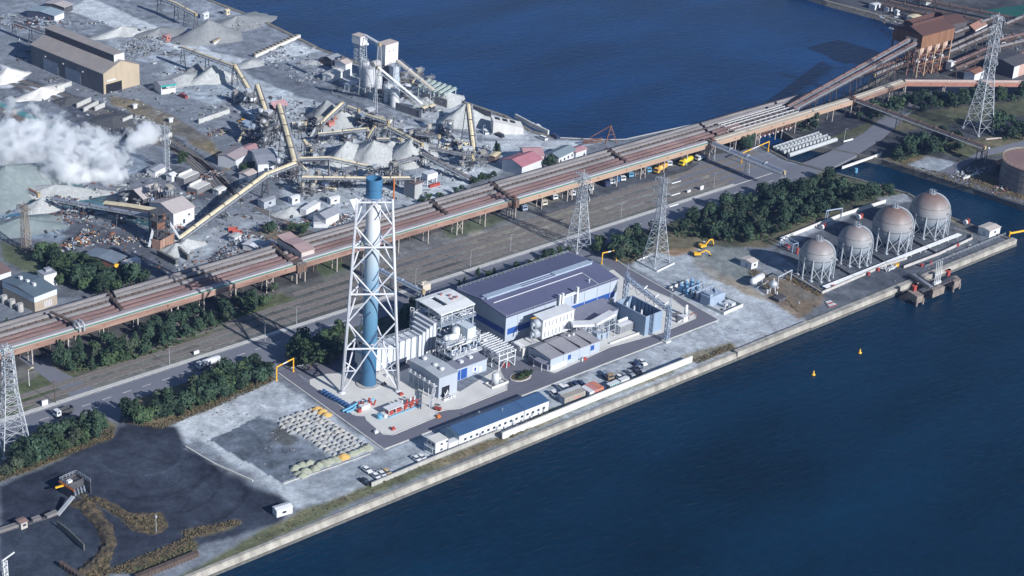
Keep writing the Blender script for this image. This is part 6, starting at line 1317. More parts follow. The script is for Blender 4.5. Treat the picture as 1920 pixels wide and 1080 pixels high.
belt([(1105,470),(1125,458),(1130,472),(1112,482)],3,'small tree between the hall gable and the yellow portal','trees at the hall gable',.5,.7,3,(3,2),under=False)
belt([(495,438),(512,432),(520,440),(505,447)],2,'bush on the brown verge above the belt bank, left','bushes above the belts',.55,.75,4,(1,2),under=False)
belt([(540,428),(575,435),(585,443),(560,444)],4,'bush on the brown verge above the belt bank, right','bushes above the belts right',.45,.65,4,(1,2),under=False)
belt([(1013,318),(1040,300),(1045,310),(1020,322)],3,'bush between the pink roofed sheds and the belts','bushes at the pink roofs',.5,.7,3.5,(1,2),under=False)
belt([(920,290),(934,282),(938,296),(925,302)],2,'dark pointed conifer beside the brown shed by the inclined conveyor','conifers by the brown shed',.7,.9,3.5,(6,6),under=False)
belt([(850,360),(890,345),(930,330),(935,335),(880,354),(855,368)],6,'low shrub in the line along the far edge of the belt bank','shrubs along the belts',.3,.45,4,(1,2),under=False)
belt([(785,378),(830,368),(835,373),(790,384)],3,'low shrub by the corrugated hopper at the belt bank','shrubs at the hopper',.3,.42,3.5,(1,2),under=False)
belt([(962,712),(985,702),(992,708),(970,714)],4,'small round shrub on the traffic island in the plant','shrubs on the traffic island',.24,.36,1.3,(2,3),under=False)
belt([(335,302),(345,298),(350,310),(338,312)],2,'round dark bush near the white shed by the steam','bushes by the steam',.45,.6,2.5,(2,),under=False)
belt([(455,315),(470,310),(475,325),(460,330)],2,'dark bush in front of the brown roofed shed beside the white gable','bushes by the brown shed',.4,.6,2.5,(2,),under=False)
for px in ((95,520),(470,320)): pass
print('TREES',TREES,file=__import__('sys').stderr)
stuff(UG.build('undergrowth',MF[1]),'low dark undergrowth below the tree belts')
# dry grass tufts on verges and berms
TG=MB(); M_TUFT=mat('dry_grass',(.070,.074,.038),.95,var=.3,sc=.35,col2=(.19,.14,.08))
def tufts(px,n,q=.5):
    n*=2; q*=.55
    P=[(G(x,y).x,G(x,y).y) for x,y in px]; x0,x1=min(p[0] for p in P),max(p[0] for p in P); y0,y1=min(p[1] for p in P),max(p[1] for p in P); k=0
    for _ in range(n*4):
        x,y=TR.uniform(x0,x1),TR.uniform(y0,y1)
        if inpoly(P,x,y): leaf(TG,x,y,TR.uniform(.1,.5),TR.uniform(.25,q)); k+=1
        if k>=n: break
def berm(px,w,h):
    w*=.8; h*=.55
    P=[G(x,y) for x,y in px]; b=MB(); n=7; rows=[]
    Q=[]
    for a,c in zip(P,P[1:]): Q+=[a.lerp(c,k/6) for k in range(6)]
    Q.append(P[-1])
    for i,p in enumerate(Q):
        d=(Q[min(i+1,len(Q)-1)]-Q[max(i-1,0)]).normalized(); m=V((-d.y,d.x,0)); e=min(1,i/5,(len(Q)-1-i)/5)
        for j in range(n): t=j/(n-1)*2-1; b.v.append(tuple(p+m*(t*w*(1+TR.uniform(-.3,.25)))+V((0,0,-.1+h*max(0,1-t*t)**1.3*e*TR.uniform(.5,1.3)))))
    for i in range(len(Q)-1):
        for j in range(n-1): b.f.append((i*n+j,(i+1)*n+j,(i+1)*n+j+1,i*n+j+1))
    structure(b.build('berm',mat('berm_grass',(.040,.044,.040),.95,var=.4,sc=.5,bump=.9,col2=(.16,.115,.065),amt=.56)))
berm([(136,938),(160,952),(180,968),(196,992),(204,1018),(192,1045),(165,1066),(130,1088)],3.4,2.2); berm([(168,930),(200,946),(240,968),(275,968),(300,974)],2.6,1.6); berm([(300,972),(306,986),(288,998),(256,990),(235,976)],2.6,1.3); berm([(352,1006),(400,992),(452,978)],1.6,1.0); berm([(195,1078),(262,1052),(320,1028),(366,1010)],3.0,1.0)
tufts([(140,915),(168,950),(190,975),(203,1015),(180,1055),(140,1080),(200,1085),(212,1030),(200,980),(170,935)],900,.7)
tufts([(175,930),(240,972),(300,962),(309,985),(288,1002),(240,978),(190,948)],700,.7)
tufts([(225,790),(300,806),(440,750),(515,714),(505,705),(300,795)],500); tufts([(0,905),(120,858),(212,822),(216,800),(120,850),(0,890)],500)
tufts([(480,1005),(700,908),(940,818),(945,828),(700,922),(480,1022)],160,.3); tufts([(190,1075),(260,1045),(360,1005),(372,1030),(270,1078)],400)
tufts([(1480,512),(1545,548),(1535,556),(1470,522)],250); tufts([(1410,500),(1490,575),(1510,600),(1470,560),(1400,520)],350); tufts([(1640,298),(1740,328),(1850,362),(1925,388),(1925,372),(1860,335),(1800,330)],600,.7)
tufts([(340,998),(440,975),(455,982),(380,1005),(350,1010)],200); tufts([(950,815),(1040,775),(1050,772),(960,822)],200,.4); tufts([(1300,675),(1370,645),(1378,655),(1310,682)],200,.4)
stuff(TG.build('dry_grass',M_TUFT),'dry straw coloured grass on berms and verges')
# ------------------------------------------------------------------ bank of belt conveyors along the railway strip
M_BBROWN=mat('reddish_belt_cover',(.115,.072,.07),.8,var=.4,sc=.4,col2=(.235,.155,.15),stretch=(.15,1,1)); M_BGREY=mat('grey_belt_cover',(.19,.18,.185),.8,var=.4,sc=.4,stretch=(.15,1,1))
M_PINKS=mat('pinkish_gallery_side',(.20,.115,.095),.75,var=.35,sc=.4,col2=(.38,.25,.20),stretch=(.12,1,.5)); M_LILAC=mat('lilac_belt_cover',(.31,.275,.295),.75,var=.12,sc=.3)
M_CREAMP=mat('cream_path',(.41,.375,.325),.75,var=.12,sc=.3); M_GREENS=mat('green_stripe',(.11,.29,.235),.6,var=.15,sc=.3)
M_FRAME=mat('dusty_brown_frame',(.10,.078,.068),.85,var=.35,sc=.6,col2=(.18,.135,.115))
def longbelt(v,u0,u1,gaps,cm,label,w=1.5,z=6.3,name='belt_conveyor',leg=True):
    t=thing(name,label,'conveyor',(u0,v,0),0,'belts of the ore conveyor bank'); L=u1-u0
    g=[0]+sorted(x-u0 for x in gaps if u0<x<u1)+[L]
    for a,c in zip(g,g[1:]):
        a+=1.0; c-=1.0
        if c-a<2: continue
        b=MB(); n=5; P=[(math.cos(math.pi*i/n)*w*.75,math.sin(math.pi*i/n)*.95+z+.6) for i in range(n+1)]
        b.v+=[(a,-y,zz) for y,zz in P]+[(c,-y,zz) for y,zz in P]; k=n+1
        b.f+=[(i,k+i,k+i+1,i+1) for i in range(n)]+[tuple(range(k-1,-1,-1)),tuple(range(k,2*k))]; b.build('belt_cover',cm,t)
    b=MB(); b.box(0,-1.25,z-.5,L,1.25,z+.1); 
    b.box(0,-1.3,z-.3,L,-1.15,z+.5); b.build('frame',M_FRAME,t)
    b=MB(); k=0
    x=1.5
    while x<L: b.box(x,-1.5,z+.1,x+.35,-1.05,z+.75); b.box(x+1.4,-1.3,z+.1,x+1.6,1.3,z+.3); x+=2.9
    stuff(b.build('idler_bracket',mat('idler_dark',(.055,.045,.045),.8),t))
    if leg:
        b=MB(); x=4
        while x<L: b.beam((x,-1,0),(x,-1,z-.4),.3); b.beam((x,1,0),(x,1,z-.4),.3); b.beam((x,-1,z*.5),(x,1,z*.8),.18); x+=12
        b.build('trestle',M_FRAME,t)
    return t
GAPS=[312,388,470,505,578,640]
longbelt(540.9,170,662,GAPS,M_BBROWN,'reddish brown covered belt nearest the pale front gallery',1.5)
longbelt(543.9,170,662,GAPS,M_BBROWN,'reddish brown covered belt, second from the pale front gallery',1.5)
longbelt(547.0,170,655,GAPS,M_BGREY,'grey covered belt in the middle of the bank',1.5)
longbelt(551.4,240,726,[x+3 for x in GAPS]+[690],M_BGREY,'grey covered belt, second from the far edge of the bank',1.4)
longbelt(554.4,262,746,[x+4 for x in GAPS]+[700],M_BBROWN if False else M_BGREY,'grey covered belt on the far edge of the bank by the ore yard',1.4)
# transverse maintenance walkways (dark junctions)
for u in GAPS[:5]:
    t=thing('cross_walkway','dark maintenance walkway crossing the belt bank','walkway',(u,539,0),0,'walkways over the belt bank'); b=MB()
    b.beam((0,0,7.5),(3,17,7.5),.9,.3); b.rail([V((0,0,7.6)),V((3,17,7.6))],1.1,.12,2)
    for k in range(6): b.box(-.8+k*.6,k*3.1,6.6,.6+k*.6,k*3.1+1.4,8.0)
    b.build('gantry',M_FRAME,t)
# front gallery with side wall, walkway and green stripe
def gallery(P,label,cover,stripe,side,w=4.2,h=2.0,legs=14.0,group=None):
    o=V((P[0][0],P[0][1],0)); Q=[V(p)-o for p in P]; t=thing('belt_gallery',label,'gallery',o,0,group)
    for a,c in zip(Q,Q[1:]):
        d=(c-a); L=d.length; d.normalize(); n=V((-d.y,d.x,0)).normalized(); up=V((0,0,1))
        def strip(y0,y1,z0,z1,nm,m):
            b=MB(); vs=[]
            for p in (a,c):
                for y,z in ((y0,z0),(y1,z0),(y1,z1),(y0,z1)): vs.append(p+n*y+up*z)
            b.add(vs,[(0,1,2,3),(7,6,5,4),(0,4,5,1),(1,5,6,2),(2,6,7,3),(3,7,4,0)]); return b.build(nm,m,t)
        strip(0,.12,-h,.25,'side_panel',side); strip(.12,w,-h,-h+.3,'floor_girder',M_FRAME); strip(.12,1.35,-.3,-.05,'walkway',M_PINKS); strip(0.02,.35,.25,.42,'handrail_cap',M_CREAMP)
        if stripe: strip(1.35,1.95,-.3,.12,'green_stripe',M_GREENS); strip(1.95,2.3,-.3,.2,'white_stripe',M_WHITE)
        else: strip(1.35,2.2,-.3,.08,'walkway_edge',M_CREAMP)
        strip(2.3 if stripe else 2.2,w,-.5,.55,'belt_cover',cover); strip(w,w+.1,-h,.2,'back_panel',M_FRAME)
        b=MB(); k=int(L/9)
        for i in range(k): p=a+d*(4+i*9); b.add([p+n*-.06+up*z+d*x for x,z in ((0,-.3),(.9,-.3),(.9,-.9),(0,-.9))]+[p+n*.0+up*z+d*x for x,z in ((0,-.3),(.9,-.3),(.9,-.9),(0,-.9))],[(0,3,2,1),(0,1,5,4),(1,2,6,5),(2,3,7,6),(3,0,4,7)]) if i%3 else None
        if b.v: b.build('side_hatch',M_RUST,t)
        k=max(1,int(L/legs))
        for i in range(k+1):
            p=a+d*(L*i/k if k>1 else L*i); z=p.z-h; b=MB(); 
            for y in (.4,w-.4): b.beam(V((p.x,p.y,-.2))+n*y,V((p.x,p.y,z))+n*y,.42)
            b.beam(V((p.x,p.y,z*.35))+n*.4,V((p.x,p.y,z*.95))+n*(w-.4),.22); b.beam(V((p.x,p.y,z*.95))+n*.4,V((p.x,p.y,z*.35))+n*(w-.4),.22)
            if i%3==2: b.beam(V((p.x,p.y,-.2))+n*.4+d*3,V((p.x,p.y,z))+n*.4+d*3,.38); b.beam(V((p.x,p.y,z*.3))+n*.4,V((p.x,p.y,z*.9))+n*.4+d*3,.2); b.beam(V((p.x,p.y,z*.9))+n*.4,V((p.x,p.y,z*.3))+n*.4+d*3,.2)
            b.build('trestle',mat('pale_rusty_post',(.40,.36,.33),.75,var=.3,sc=.7),t)
    return t
gallery([(170,532.7,8),(387,532.7,8)],'front belt gallery with a bright green stripe, left of the rusty junction',M_LILAC,True,M_PINKS,group='pale front belt galleries')
gallery([(391,532.7,8.2),(502,532.7,8.2)],'front belt gallery with green stripe between the rusty junction and the step',M_LILAC,True,M_PINKS,group='pale front belt galleries')
gallery([(504,532.9,7.6),(628,532.2,7.8)],'front belt gallery with green stripe above the parked trucks',M_LILAC,True,mat('peach_gallery_side',(.37,.26,.195),.75,var=.15,sc=.3,stretch=(.12,1,.5)),group='pale front belt galleries')
gallery([(631,531.4,8),(735,531.8,8.2)],'cream topped front gallery over the channel water',M_CREAMP,False,mat('peach_gallery_side',(.56,.41,.30)),group='pale front belt galleries')
gallery([(739,531.9,8.2),(783,534,8.4)],'cream topped gallery rising past the trees to the bend',M_CREAMP,False,M_PINKS,group='pale front belt galleries')
gallery([(783,534,8.4),(839,498.5,8),(905,456,8)],'long pink gallery running off the right edge behind the tall pylon',mat('pink_white_cover',(.50,.38,.36),.75,var=.15,sc=.2),False,mat('pink_gallery_side',(.34,.165,.13),.75,var=.2,sc=.3),w=3.4,legs=18)
t=thing('junction_house','dark rusty junction house where the front gallery steps, in the chimney shadow','junction house',(387,532,0))
b=MB(); b.box(-.5,-.2,5,4,4.8,8.6); b.build('frame',M_FRAME,t); b=MB(); b.box(.2,-.35,6,1,-.2,8); b.box(2.4,-.35,5.6,3.2,-.2,7.8); b.build('rust_panel',M_RUST,t); b=MB(); b.rail([V((-.5,-.2,8.6)),V((4,-.2,8.6))],1.1,.1,1.5); b.build('railing',M_GALV,t)
for u,lab in ((502.5,'rusty step joint of the front gallery near the chimney top'),(629.5,'rusty gallery joint above the bridge conveyor'),(737,'rusty gallery joint where the brown cross conveyor starts')):
    t=thing('junction_house',lab,'junction house',(u,532,0),0,'gallery joints'); b=MB(); b.box(-1.4,-.3,5.0,2,4.6,8.9); b.build('frame',M_FRAME,t); b=MB(); b.box(-.8,-.45,5.6,.6,-.3,7.6); b.box(.4,1,8.9,1.6,2.6,9.7); b.build('rust_panel',M_RUST,t)
# arch over the belts at the left and white arch
t=thing('belt_crossover','pale curved crossover arch over the front gallery at the left','crossover',(290,531.5,0)); b=MB(); b.tube([V((0,.4,8)),V((0,.4,10.2)),V((0,1.4,11)),V((0,3.6,11)),V((0,4.6,10.2)),V((0,4.6,8))],.4,8); b.tube([V((1.8,.4,8)),V((1.8,.4,10.2)),V((1.8,1.4,11)),V((1.8,3.6,11)),V((1.8,4.6,10.2)),V((1.8,4.6,8))],.4,8); b.build('arch',M_GALV,t); b=MB(); b.beam((.9,4.6,9.5),(-2,18,9.5),1.0,.6); b.build('dark_chute',M_FRAME,t)
# conveyor house across the belts
t=thing('conveyor_house','pinkish brown roofed transfer house standing across the belt bank','house',(393,538.2,0))
b=MB(); b.add([(0,0,5),(6.3,0,5),(6.3,16.6,5),(0,16.6,5),(0,0,10),(6.3,0,10),(6.3,16.6,10),(0,16.6,10)],[(0,1,5,4),(1,2,6,5),(2,3,7,6),(3,0,4,7)]); b.build('wall',mat('house_wall_pale',(.50,.44,.43),.75,var=.15,sc=.3),t)
b=MB(); 
for y0,y1,z0,z1 in ((-.3,6,10,11),(6,12,11,10.6),(12,16.9,10.6,11.2)): b.add([(-.3,y0,z0),(6.6,y0,z0),(6.6,y1,z1),(-.3,y1,z1),(-.3,y0,z0+.25),(6.6,y0,z0+.25),(6.6,y1,z1+.25),(-.3,y1,z1+.25)],[(0,3,2,1),(4,5,6,7),(0,1,5,4),(1,2,6,5),(2,3,7,6),(3,0,4,7)])
b.build('roof',mat('pink_brown_roof',(.36,.26,.26),.75,var=.12,sc=.3),t); b=MB(); b.box(2.4,-.06,5,4.2,.02,8); b.build('door',M_RUST,t)
b=MB(); [b.beam((x,y,0),(x,y,5),.4) for x in (.3,6) for y in (.3,8,16.3)]; b.build('support_leg',M_FRAME,t)
# generic conveyor from surveyed points
def conveyor(pts,label,w=1.5,cm=None,group='ore yard conveyors',td=1.3,sup=12.0,sm=None,cover=True,name='conveyor',walk=True):
    P=[G(x,y,z) for x,y,z in pts]; o=V((P[0].x,P[0].y,0)); P=[p-o for p in P]; cm=cm or M_CREAM; sm=sm or M_DARKST; t=thing(name,label,'conveyor',o,0,group)
    for a,c in zip(P,P[1:]):
        d=c-a; L=d.length; d.normalize(); n=V((-d.y,d.x,0)).normalized(); u=n.cross(d)*-1
        if u.z<0: u=-u
        if cover:
            b=MB(); k=4; prof=[(math.cos(math.pi*i/k)*w*.5,math.sin(math.pi*i/k)*w*.42) for i in range(k+1)]
            vs=[a-n*y+u*z for y,z in prof]+[c-n*y+u*z for y,z in prof]; b.add(vs,[(i,k+1+i,k+2+i,i+1) for i in range(k)]+[tuple(range(k,-1,-1)),tuple(range(k+1,2*k+2))]); b.build('belt_cover',cm,t)
            b=MB(); m=int(L/9)
            for i in range(1,m): p=a+d*(L*i/m); b.beam(p-n*w*.52+u*.05,p-n*w*.3+u*w*.45,.5,.2,d); b.beam(p-n*w*.3+u*w*.45,p+n*w*.3+u*w*.45,.5,.2,d); b.beam(p+n*w*.3+u*w*.45,p+n*w*.52+u*.05,.5,.2,d)
            if b.v: b.build('cover_joint',sm,t)
        else: b=MB(); b.beam(a+u*.1,c+u*.1,w*.8,.15,u); b.build('belt',M_TYRE,t)
        b=MB()
        for s in (-1,1):
            for zz in (0,-td): b.beam(a+n*s*w*.55+u*zz,c+n*s*w*.55+u*zz,.2)
            m=max(2,int(L/(td*1.6)))
            for i in range(m): 
                p,q=a+d*(L*i/m)+n*s*w*.55,a+d*(L*(i+1)/m)+n*s*w*.55; b.beam(p,q-u*td,.13) if i%2 else b.beam(p-u*td,q,.13); b.beam(q,q-u*td,.12)
        b.build('truss',sm,t)
        if walk: b=MB(); b.beam(a-n*(w*.5+.55)-u*.3,c-n*(w*.5+.55)-u*.3,.8,.1,u); b.rail([a-n*(w*.5+.95)-u*.3,c-n*(w*.5+.95)-u*.3],1.0,.1,2.5); b.build('walkway',M_GALV,t)
        m=max(1,int(L/sup))
        for i in range(m+1):
            p=a+d*(L*i/m); z=p.z-td
            if z<1.2: continue
            b=MB(); f=.5+.06*z
            for s in (-1,1): b.beam(p+n*s*w*.5-u*td,V((p.x,p.y,-.2))+n*s*(w*.5+f),.26); 
            for zz in (.33,.66): b.beam(V((p.x,p.y,z*zz))+n*(w*.5+f*(1-zz)),V((p.x,p.y,z*zz))-n*(w*.5+f*(1-zz)),.16)
            b.beam(V((p.x,p.y,.3))+n*(w*.5+f),V((p.x,p.y,z*.66))-n*(w*.5+f*.34),.14); b.build('support',sm,t)
    b=MB(); p=P[-1]; b.box(p.x-.7,p.y-.7,p.z-1.2,p.x+.7,p.y+.7,p.z+.6); b.build('drive_head',mat('drive_head_yellow',(.34,.28,.17),.7,var=.3),t)
    return t
M_BROWNC=mat('dark_brown_conveyor',(.12,.082,.072),.8,var=.25,sc=.4); M_GREYBL=mat('grey_blue_gallery',(.20,.23,.30),.6,var=.15,sc=.3)
t=conveyor([(1610,189,8),(1846,276,8)],'dark brown covered conveyor crossing the road and channel at the right',2.6,M_BROWNC,None,1.6,25,M_BROWNC)
t=conveyor([(1338,269,9),(1470,322,9)],'grey blue covered gallery crossing above the railway strip and bridge road',2.4,M_GREYBL,None,1.6,21,M_GALV)
conveyor([(1487,203,8.5),(1714,81,24)],'reddish inclined conveyor to the rusty tower, front one of two',2.0,M_BBROWN,'twin inclined conveyors',1.6,16,M_FRAME)
conveyor([(1476,200,8.5),(1702,74,24)],'dark reddish inclined conveyor to the rusty tower, rear one of two',1.8,mat('dark_belt_cover',(.20,.13,.12),.8,var=.2),'twin inclined conveyors',1.6,16,M_FRAME)
# open truss bridge carrying the belts over the channel mouth
t=thing('belt_bridge','open rusty truss bridge with pale pipes carrying belts over the channel mouth','bridge',(648,534,0))
for y in (0.5,4,7.5,11.5,15.5,19): b=MB(); b.lattice((0,y,5.4),(54,y,5.4),1.0,2.2,20,.22); b.build('girder',M_FRAME,t)
b=MB(); 
for i in range(14): x=i*4.1; b.beam((x,0,6.9),(x,20,6.9),.35); b.beam((x,6,6.9),(x+1.5,6,8.6),.25); b.beam((x,12,6.9),(x+1.5,12,8.6),.25)
b.build('cross_beam',mat('pale_bridge_steel',(.42,.42,.43),.6,var=.25,sc=.8),t)
b=MB(); [b.cyl((2,y,8.2),(50,y,8.4),.3,n=6) for y in (3,6,9.5,12,14)]; b.build('pipe',mat('pale_bridge_steel',(.42,.42,.43)),t)
b=MB(); [b.beam((x,y,-5),(x,y,4.3),.8) for x in (0,18,36,54) for y in (1,10,19)]; b.build('pier',M_QUAYD,t)
b=MB(); b.rail([V((6,20,7)),V((54,20,7))],1.2,.12,2); b.rail([V((0,.2,7)),V((54,.2,7))],1.2,.12,2); b.build('railing',M_FRAME,t)
t=thing('lower_pipe_bridge','low rusty pipe bridge with a row of pale bosses under the front gallery','bridge',G(1400,262)); a,c=G(1403,263,2),G(1492,236,2); A0,C0=LOC(t,a),LOC(t,c)
b=MB(); b.lattice(A0+V((0,0,1.2)),C0+V((0,0,1.2)),1.2,1.8,12,.2); b.build('girder',M_RUST,t); b=MB()
for i in range(11): p=A0.lerp(C0,(i+.5)/11)+V((-.2,-.8,.2)); b.ball(p,.55,8,6)
b.build('boss_row',M_OFFW,t)
# white pipe rows and bridge parapets at the channel crossing
t=thing('culvert_pipe_row','rows of scalloped pale concrete culvert units beside the bridge road','culvert',G(1450,287))
for k,(pa,pb) in enumerate((((1452,283),(1538,255)),((1465,288),(1554,260)),((1478,295),(1567,265)))):
    a,c=LOC(t,G(*pa)),LOC(t,G(*pb)); n=13; b=MB()
    if k<2:
        for i in range(n): p=a.lerp(c,(i+.5)/n); b.cyl(p+V((0,-1.2,1.0)),p+V((0,1.2,1.0)),1.0,n=12); 
        b.beam(a+V((0,1.2,1.7)),c+V((0,1.2,1.7)),.4,.7)
    else: b.cyl(a+V((0,0,1)),c+V((0,0,1)),1.1,n=10)
    b.build('culvert_row',mat('culvert_concrete',(.40,.43,.45),.8,var=.15,sc=.5),t)
wallthing('bridge_parapet','pale parapet beam on the near side of the channel road bridge',[(1578,317),(1652,291)],1.3,.5,M_PALEC,cat='parapet')
wallthing('guard_barrier','short white guard barrier along the bridge road',[(1581,267),(1599,262)],.8,.3,M_WHITE,cat='barrier')
b=MB(); p=G(1606,314); b.cyl((0,0,-6),(0,0,-.5),.8,n=10); tag(b.build('bridge_pier',M_CYAN,None,loc=p),'blue banded pier under the near side of the road bridge','pier')
# footbridge from the strip to the boiler house
conveyor([(680,488,6),(793,546,6)],'grey railed pipe bridge from the railway strip to the boiler house',1.3,M_STEELB,None,1.0,14,M_STEELB,name='pipe_bridge')
t=thing('transfer_head','cream machinery head at the plant end of the railed pipe bridge','machinery',G(795,556)); b=MB(); b.box(-2,-1.5,3.2,2,1.8,5.8); b.cyl((-1,0,5.8),(-1,0,6.8),.5,n=8); b.build('housing',mat('cream_machine',(.55,.5,.42),.6),t); [MB().beam((x,y,0),(x,y,3.2),.3).build('leg',M_GALV,t) for x in (-1.7,1.7) for y in (-1.2,1.4)]
# lamp posts and small cabinets along the public road
for i,px in enumerate(((318,684),(497,640),(556,608),(779,535),(882,500),(957,470),(1164,408),(1338,352),(1582,268))):
    t=thing('lamp_post','slim grey post on the verge of the public road','lamp post',G(*px),0,'posts along the public road'); b=MB(); b.cyl((0,0,0),(0,0,7.5),.11,.07,n=6); b.build('post',M_GALV,t); b=MB(); b.beam((0,0,7.4),(.9,-.9,7.7),.1); b.build('arm',M_GALV,t)
for px,h,lab in (((84,760),2.0,'white sign board on the grass corner by the coal yard road'),((368,664),1.4,'small white cabinet at the kerb left of the chimney shadow'),((1315,356),2.0,'white cabinet on the railway verge near the channel'),((1291,361),1.2,'smaller white cabinet left of the larger one on the verge')):
    b=MB(); b.box(-1.1,-.3,.2,1.1,.3,h); b.beam((-.7,0,0),(-.7,0,.3),.15); b.beam((.7,0,0),(.7,0,.3),.15); tag(b.build('cabinet',M_WHITE,None,loc=G(*px)),lab,'cabinet')
t=thing('utility_pole','leaning wooden utility pole at the road corner bottom left','pole',G(104,755)); b=MB(); b.cyl((0,0,0),(-.4,0,9),.16,.1,n=6); b.build('post',M_BARK,t); b=MB(); b.beam((-1.2,0,8.2),(1.0,0,8.2),.14); b.build('crossarm',M_BARK,t)
t=thing('street_lamp','street lamp with a warm coloured head on the far left verge','street lamp',G(55,724)); b=MB(); b.cyl((0,0,0),(0,0,6.5),.14,.09,n=6); b.build('post',M_WHITE,t); b=MB(); b.beam((0,0,6.4),(1.4,.2,6.8),.12); b.box(1.0,-.2,6.7,2.0,.4,6.95); b.build('lamp_head',M_CREAM,t)
# ------------------------------------------------------------------ coal yard, bottom left
t=thing('coal_hopper','dark steel coal hopper with an orange edge at the head of the ramp','hopper',G(140,925)); F=FR((140,940),(166,928),(117,922)); t.location=F.loc; t.rotation_euler=(0,0,F.rz)
b=MB(); 
for a in ((0,0,.3,7.5),(6.2,0,6.5,7.5),(.3,7.2,6.2,7.5),(.3,3.4,6.2,3.7)): b.box(a[0],a[1],-.2,a[2],a[3],4.4)
b.box(.3,3.7,3.2,6.2,7.2,3.5); b.build('bin',M_DARKST,t)
b=MB(); b.box(-.25,-.2,3.6,-.02,7.5,4.3); b.build('orange_edge',M_ORANGE,t)
b=MB(); b.rail([V((0,3.6,4.4)),V((0,7.4,4.4)),V((6.4,7.4,4.4)),V((6.4,0,4.4))],1.1,.12,1.2); b.build('railing',M_GALV,t)
b=MB(); b.box(1.0,4.2,3.5,2.6,5.4,4.9); b.build('control_box',M_WHITE,t); b=MB(); b.beam((-2.4,6.4,3.2),(0,5.2,3.6),.5); b.build('yellow_arm',M_YEL,t)
b=MB(); [b.beam((1+k*1.2,.6,1.6),(2.2+k*1.2,2.8,1.9),.35) for k in range(4)]; b.build('grating_bar',M_STEELB,t)
t=thing('feeder_conveyor','low grey feeder conveyor running left from the coal hopper','conveyor',G(110,968)); 
for pa,pb in (((-10,1003),(33,989)),((60,980),(76,975)),((86,974),(107,965))): b=MB(); b.beam(LOC(t,G(*pa))+V((0,0,1.1)),LOC(t,G(*pb))+V((0,0,1.1)),1.7,.8); b.build('cover',M_BGREY,t)
b=MB(); b.beam(LOC(t,G(-10,1004))+V((0,0,.5)),LOC(t,G(108,966))+V((0,0,.5)),1.3,.4); b.build('frame',M_DARKST,t)
b=MB(); b.beam(LOC(t,G(108,969))+V((0,0,.6)),LOC(t,G(138,946))+V((0,0,3)),1.2,.5); b.build('rising_section',M_GALV,t)
hut((40,994),(52,989),(35,986),2.4,'small brown roofed drive hut on the coal feeder conveyor',mat('drab_wall',(.42,.40,.38),.8),mat('brown_hut_roof',(.24,.16,.14),.8),rise=.15,door=False)
wallthing('retaining_wall','dark timber retaining wall dropping along the coal berm',[(108,988),(130,1005),(158,1032)],2.2,.35,M_QUAYD)
t=thing('sheet_pile_row','row of dark brown sheet pile ribs beside the quay grass at the bottom','sheet piles',G(320,1065)); a,c=LOC(t,G(258,1086)),LOC(t,G(368,1042))
for i in range(19): p=a.lerp(c,i/18); b=MB(); b.box(p.x-.55,p.y-.8,-.2,p.x+.55,p.y+.8,1.5); b.box(p.x-.2,p.y-1.0,-.2,p.x+.2,p.y-.8,1.3); b.build('pile',mat('brown_pile',(.10,.075,.065),.85,var=.3),t)
t=thing('sheet_pile_row','short row of sheet pile ribs at the foot of the coal berm','sheet piles',G(130,1065)); a,c=LOC(t,G(116,1063)),LOC(t,G(160,1092))
for i in range(8): p=a.lerp(c,i/7); b=MB(); b.box(p.x-.6,p.y-.8,-.2,p.x+.6,p.y+.8,1.7); b.build('pile',mat('brown_pile',(.10,.075,.065)),t)
b=MB(); b.cyl((0,0,0),(0,0,7),.13,.08,n=6); b.box(-.3,-.3,5.6,.3,.3,6.2); tag(b.build('lamp_post',M_GALV,None,loc=G(293,999)),'single grey pole at the rounded end of the grassy berm','lamp post')
wallthing('yard_kerb','long pale kerb between the coal yard and the pale storage yard',[(348,839),(400,870),(474,903)],.6,.5,M_KERB,cat='kerb')
wallthing('yard_kerb','straight low kerb under the greenish heaps of the storage yard',[(531,907),(620,878),(695,851)],.35,.3,M_CONC,cat='kerb')
tag(MB().lattice((0,0,0),(0,0,6),1.2,1.2,5,.2).beam((-.6,0,6),(3.4,0,7.4),.35).build('loader_frame',M_WHITE,None,loc=G(10,1082)),'white frame poking into the bottom left corner of the picture','frame')
# ------------------------------------------------------------------ ore and stone yard: conveyors
Y='ore yard conveyors'
conveyor([(336,447,1.5),(497,328,11.5)],'long cream conveyor rising from the rusty bin towards the bend',2.2,sup=26)
conveyor([(496,328,11.5),(553,306,13)],'short cream upper length past the white gabled building',2.2,sup=30)
conveyor([(552,302,11),(523,197,19)],'steep cream conveyor up to the pointed roof tower',2.4,sup=16)
conveyor([(503,222,5),(482,160,13)],'cream conveyor just left of the pointed roof tower',2.2,sup=15)
conveyor([(472,176,3),(440,122,11)],'cream conveyor sloping down from the trestle end beside the pale mounds',2.0,sup=14)
conveyor([(342,88,11),(388,105,11),(440,124,11)],'yellowish conveyor on tall dark trestle piers above two pale mounds',1.6,sup=11)
conveyor([(298,-6,10),(330,6,10),(367,26,9)],'short conveyor on concrete piers at the very top of the yard',1.6,sup=9)
conveyor([(558,297,8),(617,295,8.5),(722,318,5)],'arched cream conveyor curving below the big pale mound',1.5,sup=12)
conveyor([(566,332,9),(688,334,9),(776,333,9)],'long level cream conveyor passing behind the chimney top',1.7,sup=15)
conveyor([(598,234,2),(642,193,9)],'cream stacker conveyor beside the dark shaded mound',1.9,sup=20)
conveyor([(596,251,6),(688,241,7)],'level cream conveyor over the shadow in the middle of the yard',1.5,sup=16)
conveyor([(652,199,7),(672,206,6.5)],'very short cream conveyor right of the stacker head',1.4,sup=10)
conveyor([(681,213,7),(728,228,7)],'cream conveyor next to the grey truck road, upper length',1.5,sup=12)
conveyor([(731,239,8),(791,270,8)],'cream conveyor running down to the dark transfer frame',1.7,sup=13)
